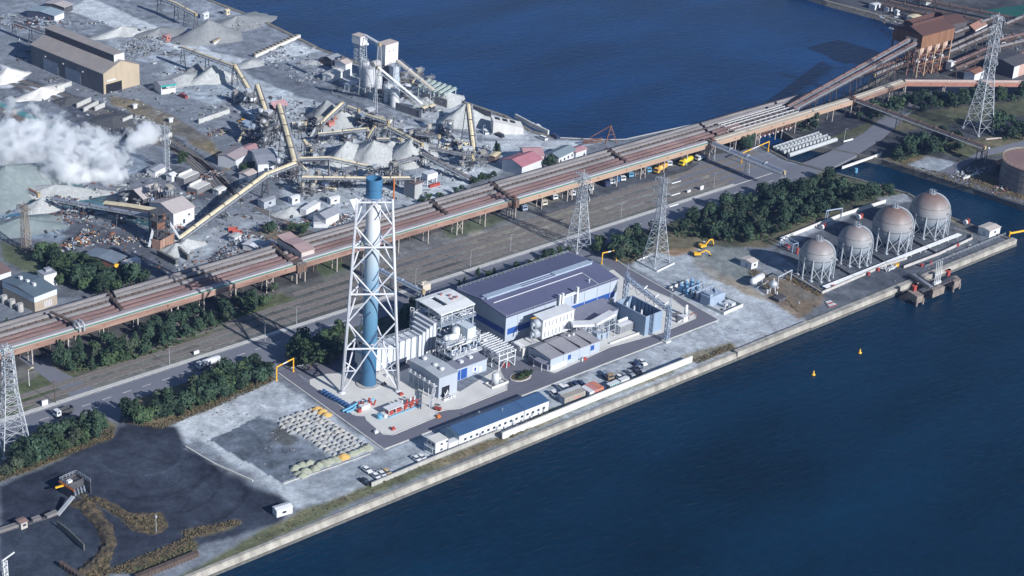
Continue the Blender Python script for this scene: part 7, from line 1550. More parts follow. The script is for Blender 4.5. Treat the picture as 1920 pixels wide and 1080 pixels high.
conveyor([(805,276,7),(885,292,7)],'brownish conveyor ending at the foot of the tall right stacker',1.5,M_BGREY,sup=14)
conveyor([(889,287,4),(878,197,18)],'tall cream stacker conveyor standing highest at the right of the yard',2.0,sup=24)
conveyor([(793,287,7),(883,334,2.5)],'long ribbed conveyor sloping to the belt bank over a shadow',1.8,M_BGREY,sup=14)
conveyor([(744,304,3),(790,292,5)],'grey ribbed conveyor below the pointed pale mound',1.5,M_BGREY,sup=14)
conveyor([(706,260,4),(752,260,4)],'short level ribbed conveyor left of the pointed pale mound',1.3,sup=10)
conveyor([(712,252,3),(727,236,7)],'stubby cream conveyor left of the crushers',1.6,sup=8)
conveyor([(690,258,3),(702,238,8)],'steep stubby cream conveyor beside the crusher frame',1.8,sup=8)
conveyor([(547,231,5),(572,230,5)],'short cream conveyor joining the pointed roof tower',1.4,sup=9)
conveyor([(570,263,7),(588,288,4)],'short white and cream conveyor over a dark pit',1.8,sup=12)
conveyor([(791,195,3),(708,126,23)],'white inclined conveyor to the curved roof silo house',1.9,M_OFFW,sup=22,sm=M_GALV)
conveyor([(812,169,8),(746,115,16)],'pale inclined conveyor behind the tall white tower',2.4,mat('pale_tan_cover',(.50,.46,.40),.7,var=.1),sup=30,sm=M_GALV)
conveyor([(684,66,31),(712,82,30)],'short pale bridge conveyor between the two white towers',1.6,M_OFFW,sup=90,sm=M_GALV,walk=False)
conveyor([(96,372,5),(285,405,8)],'dark blue grey gallery running to the rusty screening tower',1.8,M_GREYBL,sup=13,sm=M_DARKST)
conveyor([(860,302,3),(887,296,4)],'short dark conveyor at the foot of the tall right stacker',1.2,M_BGREY,sup=9)
conveyor([(780,250,5),(823,255,5)],'dark ribbed conveyor among the scrap frames by the truck road',1.4,M_DARKST,sup=12)
conveyor([(25,40,8),(88,62,9)],'dark trestle conveyor left of the big brown shed',1.2,M_DARKST,sup=12)
# ------------------------------------------------------------------ mounds of stone
def mound(px,rx,ry,h,label,m,seed,rz=0.0,flat=0,rough=.14):
    me=heap_mesh('mound',seed,m,rx,ry,26,10,rough,h,flat); o=bpy.data.objects.new('stone_mound',me); COL.objects.link(o); o.location=G(*px); o.rotation_euler=(0,0,rz); return tag(o,label,'mound','stone mounds')
M_STONE=mat('crushed_stone',(.40,.42,.425),.95,var=.22,sc=.8,bump=.4); M_STONEG=mat('grey_stone',(.22,.235,.25),.95,var=.2,sc=.8,bump=.4); M_SLAG=mat('teal_grey_slag',(.21,.255,.265),.95,var=.18,sc=.4,bump=.5); M_DSTONE=mat('dark_ore',(.075,.08,.088),.95,var=.3,sc=.6,bump=.5)
mound((770,293),16,13,9,'pointed pale mound left of the long ribbed conveyor',M_STONE,201)
mound((700,293),20,13,8,'broad pale mound in the middle above the arched conveyor',M_STONE,202,.4)
mound((650,293),17,10,7.5,'pale mound with a shaded left flank under the arched conveyor',M_STONE,203,.3)
mound((733,283),10,8,5,'small pale mound behind the pointed one',M_STONE,204)
mound((612,216),12,9,8,'rounded grey mound in shade behind the stacker conveyor',M_STONEG,205,.3)
mound((640,226),16,11,5,'low pale mound between the stacker and the red digger',M_STONE,206)
mound((870,228),15,11,9,'pale mound under the tall right stacker',M_STONE,207)
mound((393,70),19,15,10,'large dark grey cone of stone near the shoreline at the top',M_STONEG,208)
mound((371,134),7,6,4.5,'small grey cone under the dark trestle piers',M_STONEG,209)
mound((400,148),12,10,7.5,'pale cone next to the small grey one under the trestle',M_STONE,210)
mound((345,150),20,10,3,'low spread pale mound left of the trestle cones',M_STONE,211,.2)
mound((445,45),24,13,5,'rough grey spoil mound by the shoreline wall',M_STONEG,212,.3,0,.25)
mound((12,350),30,22,10,'large teal grey slag mound at the left edge',M_SLAG,213,.2)
mound((105,362),22,9,4,'long pale slag ridge between the ponds',M_STONE,214,-.5,0,.2)
mound((80,388),11,8,4.5,'white slag mound beside the mast and the pond',M_STONE,215)
mound((40,425),22,10,4,'low slag mound below the blue pond',M_SLAG,216,-.3)
mound((14,145),12,9,5,'white mound at the left edge above the rails',mat('white_lime',(.62,.61,.59),.95,var=.1,sc=.6,bump=.3),217)
mound((78,176),13,8,3.5,'white rubble mound in front of the big brown shed',mat('white_lime',(.62,.61,.59)),218,.3,0,.25)
mound((213,226),14,9,2.5,'dark heap of ore below the white partition walls',M_DSTONE,219,.2)
mound((130,190),9,6,2.5,'small dark ore heap between the rubble and partition walls',M_DSTONE,220)
mound((545,398),9,6,2.5,'pale dusty mound left of the white box shed',M_STONE,221)
mound((330,470),8,6,3.5,'pale pile inside the ribbed bay by the belt bank',M_STONE,222)
mound((350,462),8,5,3.5,'second pale pile beside the ribbed bay',M_STONE,223)
mound((840,190),10,8,5,'rounded pale mound under the green framed conveyors',M_STONE,224)
mound((800,192),10,6,3,'pale stone slope beside the dark retaining wall',M_STONE,225)
mound((300,62),14,9,3,'low rubble mound behind the big brown shed',M_STONEG,226,.2,0,.25)
mound((230,62),15,9,4,'rough whitish rubble mound above the shed roof ridge',M_STONE,227,.1,0,.25)
mound((470,120),10,6,2,'low white mound on the road edge left of the silos',M_STONE,228)
mound((600,115),12,5,1.2,'flat white stone layer near the grey open shed',M_STONE,229)
# scrap and rubble heaps made of loose pieces
def rubble(px,rx,ry,h,n,label,cols,seed,rz=0,smin=.3,smax=1.0,cat='scrap heap',name='scrap_heap'):
    rg=random.Random(seed); o=G(*px); t=thing(name,label,cat,o,rz,'loose heaps in the ore yard'); bs=[MB() for _ in cols]
    for i in range(int(n*1.7)):
        a=rg.uniform(0,6.28); r=rg.random()**.6;  x,y=rx*r*math.cos(a),ry*r*math.sin(a); z=h*(1-r)*rg.uniform(.5,1.05); s=rg.uniform(smin,smax)*.62; d=V((rg.uniform(-1,1),rg.uniform(-1,1),rg.uniform(-.35,.5))).normalized()*s
        bs[rg.randrange(len(cols))].beam(V((x,y,max(.05,z)))-d,V((x,y,max(.05,z)))+d,s*rg.uniform(.4,.9),s*rg.uniform(.3,.7))
    for b,m in zip(bs,cols):
        if b.v: stuff(b.build('loose_pieces',m,t))
RUB=[M_STONE,M_STONEG,M_STONEG,M_DSTONE]; SCR=[M_DARKST,M_DARKST,M_GALV,M_RUST,M_STEELB]; CLR=[M_DARKST,M_DARKST,M_DARKST,M_RUST,M_GALV,M_CREAM,mat('dull_orange',(.30,.13,.05),.7,var=.2),M_STEELB]
rubble((272,82),14,9,5,150,'pile of broken white concrete slabs right of the shed roof',RUB,1)
rubble((250,100),16,8,2.5,120,'spread of pale rubble behind the shed gable',RUB,2)
rubble((70,45),15,8,4,110,'dark scrap pile left of the shed roof ridge',SCR,3,0,.6,2.0)
rubble((15,40),14,8,4,80,'grey scrap pile at the top left corner',RUB+[M_DARKST],4)
rubble((455,50),14,7,4,110,'grey boulder pile on the shoreline spoil',[M_STONEG,M_STONE],5)
rubble((100,380),10,4,3,90,'rusty dredge wreckage beside the dark gallery start',[M_DARKST,M_DARKST,M_RUST,M_GALV,M_CREAM],6,-.3,.6,2.0)
rubble((135,402),11,4,2.5,80,'rusty machinery scrap between the pond and the gallery',[M_DARKST,M_DARKST,M_RUST,M_GALV],7,-.4,.5,1.8)
rubble((146,455),14,5,2.2,110,'coloured machine parts laid out above the trees, with yellow beams',CLR,8,.5,.5,1.8)
rubble((222,452),9,4,2,80,'orange and white machine scrap by the dark workshop road',CLR,9,-.5,.5,1.4)
rubble((420,478),13,4,2,110,'drums and coloured scrap beside the belt bank',[M_STEELB,M_DARKST,M_DARKST,M_RUST,M_DARKST,M_GALV],10,.5,.4,1.1)
rubble((445,455),13,3,1.8,80,'row of dark drums and white bags on the grey yard',[M_DARKST,M_DARKST,M_GALV,M_STEELB],11,.6,.4,1.0)
rubble((395,330),8,4,2.5,90,'brown scrap heap at the end of the curved rails',[M_DARKST,M_RUST,M_GALV],12,.3)
rubble((410,250),7,4,2,70,'timber and scrap right of the curved ochre track',[M_DARKST,M_RUST,M_GALV,M_CREAM],13)
rubble((640,412),10,4,1.6,90,'white and red scrap in front of the gabled shed',[M_WHITE,M_RUST,M_GALV,M_DARKST],14,.2,.4,1.2)
rubble((850,275),12,4,2.5,110,'dark scrap machinery in front of the brownish conveyor',[M_DARKST,M_GALV,M_CREAM],16,-.2,.6,2.0)
rubble((330,425),5,3,3,50,'small rusty machinery in front of the pale gabled sheds',[M_RUST,M_GALV,M_WHITE],29,0,.5,1.4)
rubble((290,330),12,4,1.5,60,'broken pale blocks beside the steam and the grey slab',RUB,30,-.4)
rubble((180,362),5,3,2.5,40,'white broken slab pile below the steam cloud',[M_WHITE,M_DARKST],31)
def steelplant(px,rx,ry,h,label,seed):
    rg=random.Random(seed); o=G(*px); t=thing('crushing_plant',label,'machinery',o,rg.uniform(-.3,.3),'machinery of the stone yard'); h=max(5.5,h*1.7)
    rl=MB(); n=max(4,int(rx*ry/9))
    for k in range(n):
        fr=MB(); dk=MB(); x,y=rg.uniform(-rx,rx)*.8,rg.uniform(-ry,ry)*.8; w,d=rg.uniform(2,4.2),rg.uniform(2,3.6); z=h*rg.uniform(.45,1)
        for sx in (0,w):
            for sy in (0,d): fr.beam((x+sx,y+sy,0),(x+sx,y+sy,z),.22)
        fr.beam((x,y,.2),(x+w,y,z*.9),.14); fr.beam((x+w,y,.2),(x+w,y+d,z*.9),.14)
        for zz in (z*.5,z): dk.box(x-.4,y-.4,zz,x+w+.4,y+d+.4,zz+.14)
        rl.rail([V((x-.4,y-.4,z+.14)),V((x+w+.4,y-.4,z+.14)),V((x+w+.4,y+d+.4,z+.14))],1.0,.09,1.6)
        fr.build('steel_frame',M_DARKST,t); dk.build('platform',mat('dusty_platform',(.20,.20,.21),.8,var=.3),t)
        b=MB(); q=rg.random()
        if q<.4: b.box(x+.3,y+.3,z*.5+.14,x+w*.8,y+d*.8,z*.5+1.8)
        elif q<.7: b.cyl((x+w/2,y+d/2,z+.1),(x+w/2,y+d/2,z+rg.uniform(1,2.4)),min(w,d)*.38,n=10)
        else: b.add([(x,y,z+1.6),(x+w,y,z+1.6),(x+w,y+d,z+1.6),(x,y+d,z+1.6),(x+w*.35,y+d*.35,z-.8),(x+w*.65,y+d*.35,z-.8),(x+w*.65,y+d*.65,z-.8),(x+w*.35,y+d*.65,z-.8)],[(0,1,2,3),(4,7,6,5),(0,4,5,1),(1,5,6,2),(2,6,7,3),(3,7,4,0)])
        b.build(('crusher','drum','hopper')[0 if q<.4 else 1 if q<.7 else 2],rg.choice((M_DARKST,M_STEELB,M_GALV,mat('dusty_beige_steel',(.36,.34,.30),.75,var=.25),M_OFFW)),t)
        if k%2: b=MB(); a=rg.uniform(0,6.28); b.beam((x+w/2,y+d/2,z*.8),(x+w/2+math.cos(a)*6,y+d/2+math.sin(a)*4,.6),.9,.4); b.build('chute',rg.choice((M_GALV,M_OFFW,M_CREAM)),t)
    rl.build('railing',M_GALV,t)
steelplant((812,262),16,6,3,'tangled scrap machinery along the truck road',50)
steelplant((700,240),10,7,4,'crusher wreck of dark and pale frames in the middle of the yard',51)
steelplant((500,262),13,9,6,'dark crowded crushing plant under the steep conveyor',52)
steelplant((565,255),10,6,4.5,'blue shaded screening plant right of the steep conveyor',53)
steelplant((590,360),13,6,3.5,'crowded machinery below the level conveyor',54)
steelplant((560,312),8,5,6,'transfer station machinery where three cream conveyors meet',55)
steelplant((700,345),9,4,4,'dark frames left of the chimney top',56)
steelplant((890,310),7,5,6,'dark drive station at the foot of the tall stacker',57)
steelplant((745,190),12,6,3,'pipes and small machinery below the white inclined conveyor',58)
steelplant((770,158),12,7,3,'pale machinery between the silos and the sea wall',59)
steelplant((640,268),8,4,3,'grey machine frames above the broad pale mound',60)
steelplant((296,410),7,6,9,'rusty tangled screening tower at the end of the dark gallery',61)
steelplant((262,392),9,5,4,'shaded machinery under the dark gallery end',62)
# towers
t=thing('head_tower','dark steel tower with a pointed pinkish roof at the top of the steep conveyor','tower',G(520,224)); h=HZ(520,224,196)
b=MB(); 
for x in (-3,0,3):
    for y in (-2.6,2.6): b.beam((x,y,0),(x,y,h),.3)
for z in (3,6,h*.7,h): 
    for y in (-2.6,2.6): b.beam((-3,y,z),(3,y,z),.25)
    for x in (-3,3): b.beam((x,-2.6,z),(x,2.6,z),.25)
b.beam((-3,-2.6,0),(3,-2.6,6),.2); b.beam((3,-2.6,0),(-3,-2.6,6),.2); b.build('frame',M_DARKST,t)
b=MB(); b.gableroof(8,6.4,0,1.8,.2,.2); r=b.build('roof',M_PINKR,t); r.location=(-4,-3.2,h); b=MB(); b.box(-3,-2.5,h*.55,3,2.5,h-.6); b.build('machine_house',M_DARKST,t)
t=thing('screen_tower','rusty steel screening tower with dark platforms beside the pale gabled sheds','tower',G(300,455)); h=14
b=MB(); 
for x in (-3,3):
    for y in (-3,3): b.beam((x,y,0),(x,y,h),.35)
for z in (3.5,7,10.5,14):
    b.box(-3.3,-3.3,z,3.3,3.3,z+.15)
for z0 in (0,3.5,7,10.5): b.beam((-3,-3,z0),(3,-3,z0+3.5),.2); b.beam((3,-3,z0),(3,3,z0+3.5),.2); b.beam((-3,3,z0),(-3,-3,z0+3.5),.2)
b.build('frame',M_DARKST,t); b=MB(); b.box(-2.5,-2.6,7.2,1,2,10); b.cyl((1.6,-1,10.7),(1.6,-1,13.4),.8,n=8); b.build('machine_house',M_RUST,t); b=MB(); b.beam((3,-2,10),(6.5,-5,2),.9,.6); b.beam((-3,0,7),(-7,-3,1),.9,.6); b.build('chute',M_OFFW,t)
t=thing('rusty_bin','rusty orange stained steel bin wall at the low end of the long cream conveyor','bin',G(303,472)); F=FR((300,470),(327,455),(296,458)); t.location=F.loc; t.rotation_euler=(0,0,F.rz); b=MB(); b.box(0,0,0,F.L,.4,4.2); b.box(0,.4,0,.4,4,4.2); b.box(F.L-.4,.4,0,F.L,4,4.2)
for i in range(6): b.box(F.L*i/5.4,-.2,0,F.L*i/5.4+.2,0,4.3)
b.build('wall',mat('orange_rust_sheet',(.34,.16,.10),.85,var=.35,sc=.6,col2=(.42,.30,.24),streak=True),t)
t=thing('block_bay','bay of dark concrete ribs holding pale stone beside the belt bank','bay',G(315,492)); a,c=LOC(t,G(298,480)),LOC(t,G(330,497)); 
for i in range(9): p=a.lerp(c,i/8); b=MB(); b.box(p.x-.5,p.y-.6,0,p.x+.5,p.y+.6,2.6); b.build('concrete_rib',M_QUAYD,t)
a,c=LOC(t,G(332,470)),LOC(t,G(352,488)); 
for i in range(6): p=a.lerp(c,i/5); b=MB(); b.box(p.x-.5,p.y-.6,0,p.x+.5,p.y+.6,2.6); b.build('concrete_rib',M_QUAYD,t)
t=thing('corrugated_hopper','tall pale corrugated hopper at the right end of the level conveyor','hopper',G(784,374)); F=FR((777,374),(791,369),(768,366)); t.location=F.loc; t.rotation_euler=(0,0,F.rz)
b=MB(); b.box(0,0,0,F.L,F.W+2,7); b.build('bin',mat('corrugated_pale',(.40,.42,.44),.6,var=.12,sc=.4,corr=3,streak=True),t); b=MB(); b.box(-.5,-.5,7,F.L+.5,F.W+2.5,7.3); b.rail([V((-.5,-.5,7.3)),V((F.L+.5,-.5,7.3))],1,.1,1.5); b.build('platform',M_BROWNR,t); b=MB(); b.beam((1,1,7.3),(1,1,10.5),.3); b.beam((4,1,7.3),(4,1,10),.3); b.box(.4,.6,9.8,4.6,3,10.2); b.build('frame',M_GALV,t)
tag(MB().cyl((0,0,0),(0,0,9.5),.35,n=8).build('orange_pipe',M_ORANGE,None,loc=G(738,372)),'upright orange pipe among dark frames right of the chimney top','pipe')
# stacker and loaders
t=thing('digger','red digger on the low pale mound near the stacker','digger',G(620,238)); b=MB(); b.box(-2,-1.4,1,1.6,1.4,2.8); b.build('house',mat('dull_red',(.42,.17,.14),.6,var=.15),t); b=MB(); b.box(-2.2,-1.7,0,2.2,-.7,1); b.box(-2.2,.7,0,2.2,1.7,1); b.build('track',M_DARKST,t); b=MB(); b.beam((1.2,0,2),(3.6,.6,4.6),.5); b.beam((3.6,.6,4.6),(5,.8,1.4),.4); b.build('boom',mat('dull_red',(.42,.17,.14)),t)
t=thing('loading_tower','pale loading tower with a red lorry at the yard edge by the belts','tower',G(805,346)); b=MB(); b.box(-3,-2,3.4,3,2,6); b.build('bin',M_STONE if False else M_OFFW,t); b=MB(); [MB().beam((x,y,0),(x,y,3.4),.5).build('leg',M_OFFW,t) for x in (-2.6,2.6) for y in (-1.6,1.6)]; b=MB(); b.box(-2.4,-3.4,0,3.6,-2.2,1.2); b.build('red_barrier',M_RED,t)
steelplant((455,196),7,4,2.5,'dark pier machinery at the foot of the sloping trestle conveyor',91)
steelplant((486,236),6,5,3,'tall dark transfer plant left of the pointed roof tower',92)
steelplant((548,335),9,4,6,'screening frames under the left end of the level conveyor',93)
steelplant((640,352),10,4,5,'frames and drums under the middle of the level conveyor',94)
steelplant((735,352),7,4,7,'tall dark frames between the chimney top and the corrugated hopper',95)
# ------------------------------------------------------------------ silos and white towers by the sea
def boxt(pxn,pxr,pxl,z0,z1,label,m,rm,name='tower'):
    F=FR(pxn,pxr,pxl,z1); t=thing(name,label,'tower',F.loc,F.rz); b=MB(); b.box(0,0,z0,F.L,F.W,z1); b.build('wall',m,t); b=MB(); b.box(-.15,-.15,z1,F.L+.15,F.W+.15,z1+.25); b.build('roof',rm,t); return t,F
M_TOWERW=mat('tower_white',(.64,.64,.65),.65,var=.07,sc=.2,streak=True); M_TANR=mat('tan_pink_roof',(.46,.39,.37),.75,var=.1)
zt=HZ(729,160,86)
t,F=boxt((723,86),(747,79),(709,80),zt*.50,zt,'tallest white tower block beside the blue sea',M_TOWERW,M_TANR)
b=MB(); 
for x in (.4,F.L-.4):
    for y in (.4,F.W-.4): b.beam((x,y,0),(x,y,zt*.5),.6)
b.box(.6,F.W*.4,0,F.L-.6,F.W-.3,zt*.5); b.build('lower_frame',mat('tower_shade_grey',(.20,.20,.23),.7),t)
b=MB(); [b.box(F.L*k,-.05,zt*.82,F.L*k+.8,.02,zt*.85) for k in (.25,.6)]; b.build('vent',M_DARKST,t)
z2=HZ(676,118,70)
t,F=boxt((676,70.5),(689,66.5),(661,65),z2*.70,z2,'smaller white tower box standing on tall lattice legs',M_TOWERW,M_TANR)
b=MB(); b.lattice((F.L*.5,F.W*.5,0),(F.L*.5,F.W*.5,z2*.7),F.L*.8,F.W*.6,8,.25); b.build('lattice_leg',M_GALV,t); b=MB(); b.ball((F.L*.9,-.6,z2*.68),.8,10,6); b.box(-.3,-1.2,z2*.69,F.L,0,z2*.7); b.build('platform',M_WHITE,t)
def silo(px,r,z0,z1,label,m,cone=False):
    t=thing('silo',label,'silo',G(*px),0,'round silos by the sea'); b=MB(); b.lathe((0,0,0),[(r,z0),(r,z1),(r*.5,z1+.5),(.05,z1+.6)],18); b.build('shell',m,t,smooth=False)
    if z0>1:
        b=MB(); b.lathe((0,0,0),[(.4,z0*.45),(r,z0)],14); b.build('cone',m,t); b=MB()
        for k in range(6): a=k*1.047; b.beam((r*.9*math.cos(a),r*.9*math.sin(a),0),(r*.9*math.cos(a),r*.9*math.sin(a),z0),.35); a2=a+1.047; b.beam((r*.9*math.cos(a),r*.9*math.sin(a),.4),(r*.9*math.cos(a2),r*.9*math.sin(a2),z0*.9),.2)
        b.build('leg',M_GALV,t)
    b=MB(); b.rail([V((r*.9*math.cos(k*.785),r*.9*math.sin(k*.785),z1+.1)) for k in range(9)],1.1,.1,1.5); b.cyl((0,0,z1),(0,0,z1+1.6),.4,n=8); b.build('top_fitting',M_GALV,t)
    b=MB(); [b.ring((0,0,z),r+.03,.1,18) for z in (z0+(z1-z0)*.33,z0+(z1-z0)*.66)]; b.build('band',M_GALV,t)
M_SILO=mat('silo_grey_white',(.50,.52,.55),.55,var=.12,sc=.3,streak=True)
silo((692,179),2.9,5.5,14.5,'largest grey white silo on steel legs by the truck road',M_SILO); silo((684,172),2.0,7,16,'slim darker silo behind the largest one',M_SILO)
silo((709,172),1.7,1.5,8.5,'small silo between the curved roof house and the pale yard',M_SILO); silo((678,165),1.6,8,15,'slim white silo left of the curved roof house',M_WHITE)
silo((740,199),2.3,.3,9.2,'white flat topped silo nearest the truck road',M_WHITE); silo((727,190),2.4,.3,8.8,'boxy white silo beside the flat topped one',M_WHITE); silo((739,161),2.8,.3,11,'tall bluish silo against the tallest white tower',mat('silo_blue_white',(.44,.50,.58),.5,var=.1,sc=.3,streak=True))
t=thing('silo_house','pale silo house with a curved roof among the silos','silo house',G(702,168)); F=FR((702,168),(714,164),(693,163)); t.location=F.loc; t.rotation_euler=(0,0,F.rz); h=HZ(702,168,122)
b=MB(); b.box(0,0,0,F.L,F.W,h); b.build('wall',M_PALEC,t); b=MB(); b.cyl((0,F.W/2,h-F.W*.25),(F.L,F.W/2,h-F.W*.25),F.W*.56,n=16); b.build('curved_roof',mat('grey_curved_roof',(.36,.36,.36),.75),t); b=MB(); b.box(F.L*.4,-.4,h*.2,F.L*.65,0,h*.8); b.build('elevator_leg',M_BROWNR,t)
t=thing('green_frame_line','pale green portal frames over stone bays along the sea wall','frames',G(800,180))
for i in range(6):
    a,c=LOC(t,G(806+i*9.5,168+i*3.2)),LOC(t,G(784+i*9.5,181+i*3.2)); b=MB(); b.beam(a,a+V((0,0,5)),.4); b.beam(c,c+V((0,0,5)),.4); b.beam(a+V((0,0,5)),c+V((0,0,5)),.55); b.lattice(a+V((0,0,5.6)),c+V((0,0,5.6)),.7,.7,5,.14); b.build('portal_frame',mat('pale_green_frame',(.42,.50,.47),.6,var=.1),t)
b=MB(); p,q=LOC(t,G(806,168))+V((0,0,5.2)),LOC(t,G(856,185))+V((0,0,5.2)); b.beam(p,q,.4); p,q=LOC(t,G(784,181))+V((0,0,5.2)),LOC(t,G(834,197))+V((0,0,5.2)); b.beam(p,q,.4); b.build('edge_beam',mat('pale_green_frame',(.42,.50,.47)),t)
# walls and bays
DW=mat('dark_concrete_wall',(.16,.165,.18),.85,var=.25,sc=.5)
wallthing('retaining_wall','dark retaining wall along the truck road below the silos',[(742,206),(790,222),(786,221)],4,.6,DW); wallthing('retaining_wall','dark retaining wall behind the pale stone slope',[(790,188),(838,203)],4.5,.6,DW)
wallthing('retaining_wall','long dark shoreline wall right of the tall stacker',[(882,212),(921,226)],4.5,.6,DW)
for (pa,pb),lab in ((((107,169),(134,160)),'white partition wall nearest the white rubble'),(((144,202),(170,190)),'white partition wall, second from the rubble'),(((157,210),(184,196)),'white partition wall in the middle of the row'),(((178,208),(196,200)),'low pale partition wall near the curved rails'),(((230,231),(248,223)),'pale partition wall at the right end of the dark ore bays'),(((372,232),(430,212)),'long white beam lying on the grey yard'),(((300,265),(322,256)),'white beam beside the steam mast')):
    wallthing('partition_wall',lab,[pa,pb],2.2,.7,mat('white_lime_wall',(.42,.43,.43),.85,var=.2,sc=.5),group='partition walls of the ore bays')
for pa,pb,lab in (((478,108),(562,70),'row of dark blocks along the pale wall at the shoreline yard'),((400,84),(436,66),'row of dark blocks at the rim of the grey pit')):
    t=thing('block_wall',lab,'wall',G(*pa)); c=LOC(t,G(*pb)); n=13; b=MB(); b.beam(V((0,0,.8)),c+V((0,0,.8)),1.2,1.6); b.build('wall',M_PALEC,t)
    b=MB(); [b.box((c*(i/n)).x-.6,(c*(i/n)).y-.8,1.6,(c*(i/n)).x+.6,(c*(i/n)).y+.8,2.4) for i in range(n)]; b.build('block_row',mat('ochre_block',(.28,.24,.18),.85),t)
# quay building at the ship berth
t=thing('harbour_block','white flat roofed harbour block with dark roof openings by the ship basin','building',G(920,252)); F=FR((924,252),(968,252),(922,240)); t.location=F.loc; t.rotation_euler=(0,0,F.rz); b=MB(); b.add([(0,0,0),(15,0,0),(15,9,0),(0,9,0),(0,0,6.5),(15,0,3.2),(15,9,3.2),(0,9,6.5)],[(0,3,2,1),(4,5,6,7),(0,1,5,4),(1,2,6,5),(2,3,7,6),(3,0,4,7)]); b.build('wall',M_PALEC,t)
b=MB(); [b.add([(x,4.5,z),(x+2.6,4.5,z-.57),(x+2.6,8,z-.57),(x,8,z)],[(0,1,2,3)]) for x,z in ((1.5,6.22),(5.3,5.38),(9.1,4.55))]; b.build('roof_opening',M_DARK,t)
wallthing('quay_ramp_wall','pale sloping quay wall beside the small boats',[(966,222),(1000,240),(1028,253)],2.4,.8,M_PALEC)
for px,pxf,lab,m in (((1003,241),(996,235),'white van parked on the harbour quay by the ramp',CW),((1012,243),(1006,238),'white pickup parked next to the van on the harbour quay',CW),((1022,263),(1012,259),'white lorry on the pale harbour road',CW),((1046,261),(1035,255),'dark lorry by the harbour wall',CN),((912,252),(907,247),'small white car beside the harbour block',CW),((940,257),(934,254),'dark car in front of the harbour block',CB),((604,118),(612,120),'orange truck in the grey open shed',mat('car_orange',(.6,.2,.08),.5))): carpx(px,pxf,lab,m,'vehicles in the harbour yard',True,5.2)
t=thing('derrick','rusty derrick frame on the harbour edge above the belts','derrick',G(1143,268)); b=MB(); b.beam((-3,0,0),(0,0,9),.4); b.beam((3,-2,0),(0,0,9),.4); b.beam((0,0,9),(-9,5,3),.3); [b.beam(V((-3,0,0)).lerp(V((0,0,9)),k),V((3,-2,0)).lerp(V((0,0,9)),k),.2) for k in (.25,.5,.75)]; b.lattice((-14,4,2.2),(-4,1,2.2),1.0,1.4,6,.2); b.build('frame',M_RUST,t)
# ------------------------------------------------------------------ sheds and houses of the ore yard
def shed(pa,pb,pc,z,rise,label,wm,rm,name='shed',cat='shed',ridge=.5,group=None,o=.4,openf=False,base=0.0):
    F=FR(pa,pb,pc,z); t=thing(name,label,cat,F.loc,F.rz,group); b=MB(); L,W_=F.L,F.W
    if openf: [b.beam((x,y,0),(x,y,z),.35) for x in (.3,L/2,L-.3) for y in (.3,W_-.3)]; b.box(0,W_-.2,0,L,W_,z); b.box(0,0,0,.2,W_,z)
    else: b.gablewalls(L,W_,base,z,z+rise)
    b.build('wall',wm,t); b=MB(); b.gableroof(L,W_,z,z+rise+.05,.22,o,ridge); b.build('roof',rm,t); return t,F
# big brown shed: ridge runs along local x, gable faces the yard (from surveyed eaves)
t,F=shed((57.8,83.7),(193.3,138.5),(130,69),10.7,4.4,'big brown shed with a raised ridge monitor and a tan gable front',mat('dark_shed_wall',(.12,.125,.14),.75,var=.2,sc=.3,streak=True),mat('brown_grey_roof',(.31,.285,.28),.7,var=.12,sc=.15,corr=.8),name='ore_shed')
L,W_=F.L,F.W
GW=mat('tan_gable_cladding',(.50,.42,.31),.75,var=.16,sc=.35,streak=True,corr=1.2); b=MB(); b.add([(L+.05,0,0),(L+.05,W_,0),(L+.05,W_,10.7),(L+.05,W_/2,15.05),(L+.05,0,10.7)],[(0,1,2,3,4)]); b.build('gable_front',GW,t)
b=MB(); b.box(L,W_*.06,0,L+.12,W_*.5,4.8); b.build('open_doorway',M_DARK,t); b=MB(); b.box(L+.06,W_*.10,6.0,L+.14,W_*.34,6.8); b.build('name_board',M_OFFW,t)
b=MB(); b.gablewalls(L-3,6.4,13.4,18.0,18.6); m=b.build('ridge_monitor',M_DARKST,t); m.location=(1,W_/2-2.7,0); b=MB(); b.gableroof(L-3,6.4,18.0,18.7,.2,.3); m2=b.build('monitor_roof',mat('brown_grey_roof',(.31,.285,.28)),t); m2.location=(1,W_/2-2.7,0)
b=MB(); b.box(L-2.05,W_/2-2.7,13.6,L-1.98,W_/2+3.7,18.0); b.build('monitor_end',M_OFFW,t)
for x in (10,28): b=MB(); b.box(x,-.12,.2,x+12,-.02,6.5); b.build('sliding_door',M_GREYBL,t)
for k in (.2,.45,.72): b=MB(); b.box(L*k,-.6,7.4,L*k+.9,-.05,7.9); b.build('wall_lamp',M_OFFW,t)
t,F=shed((302,162),(330,158),(275,154),4.5,.8,'grey shelter with a bright teal fascia beside the tan gable',M_OFFW,M_GREYROOF,openf=True); b=MB(); b.box(-.2,-.5,4.1,F.L+.2,-.38,5.0); b.build('fascia',M_TEAL,t); b=MB(); b.box(.3,.2,0,F.L-.2,1.0,2.6); b.build('concrete_block_wall',M_PALEC,t)
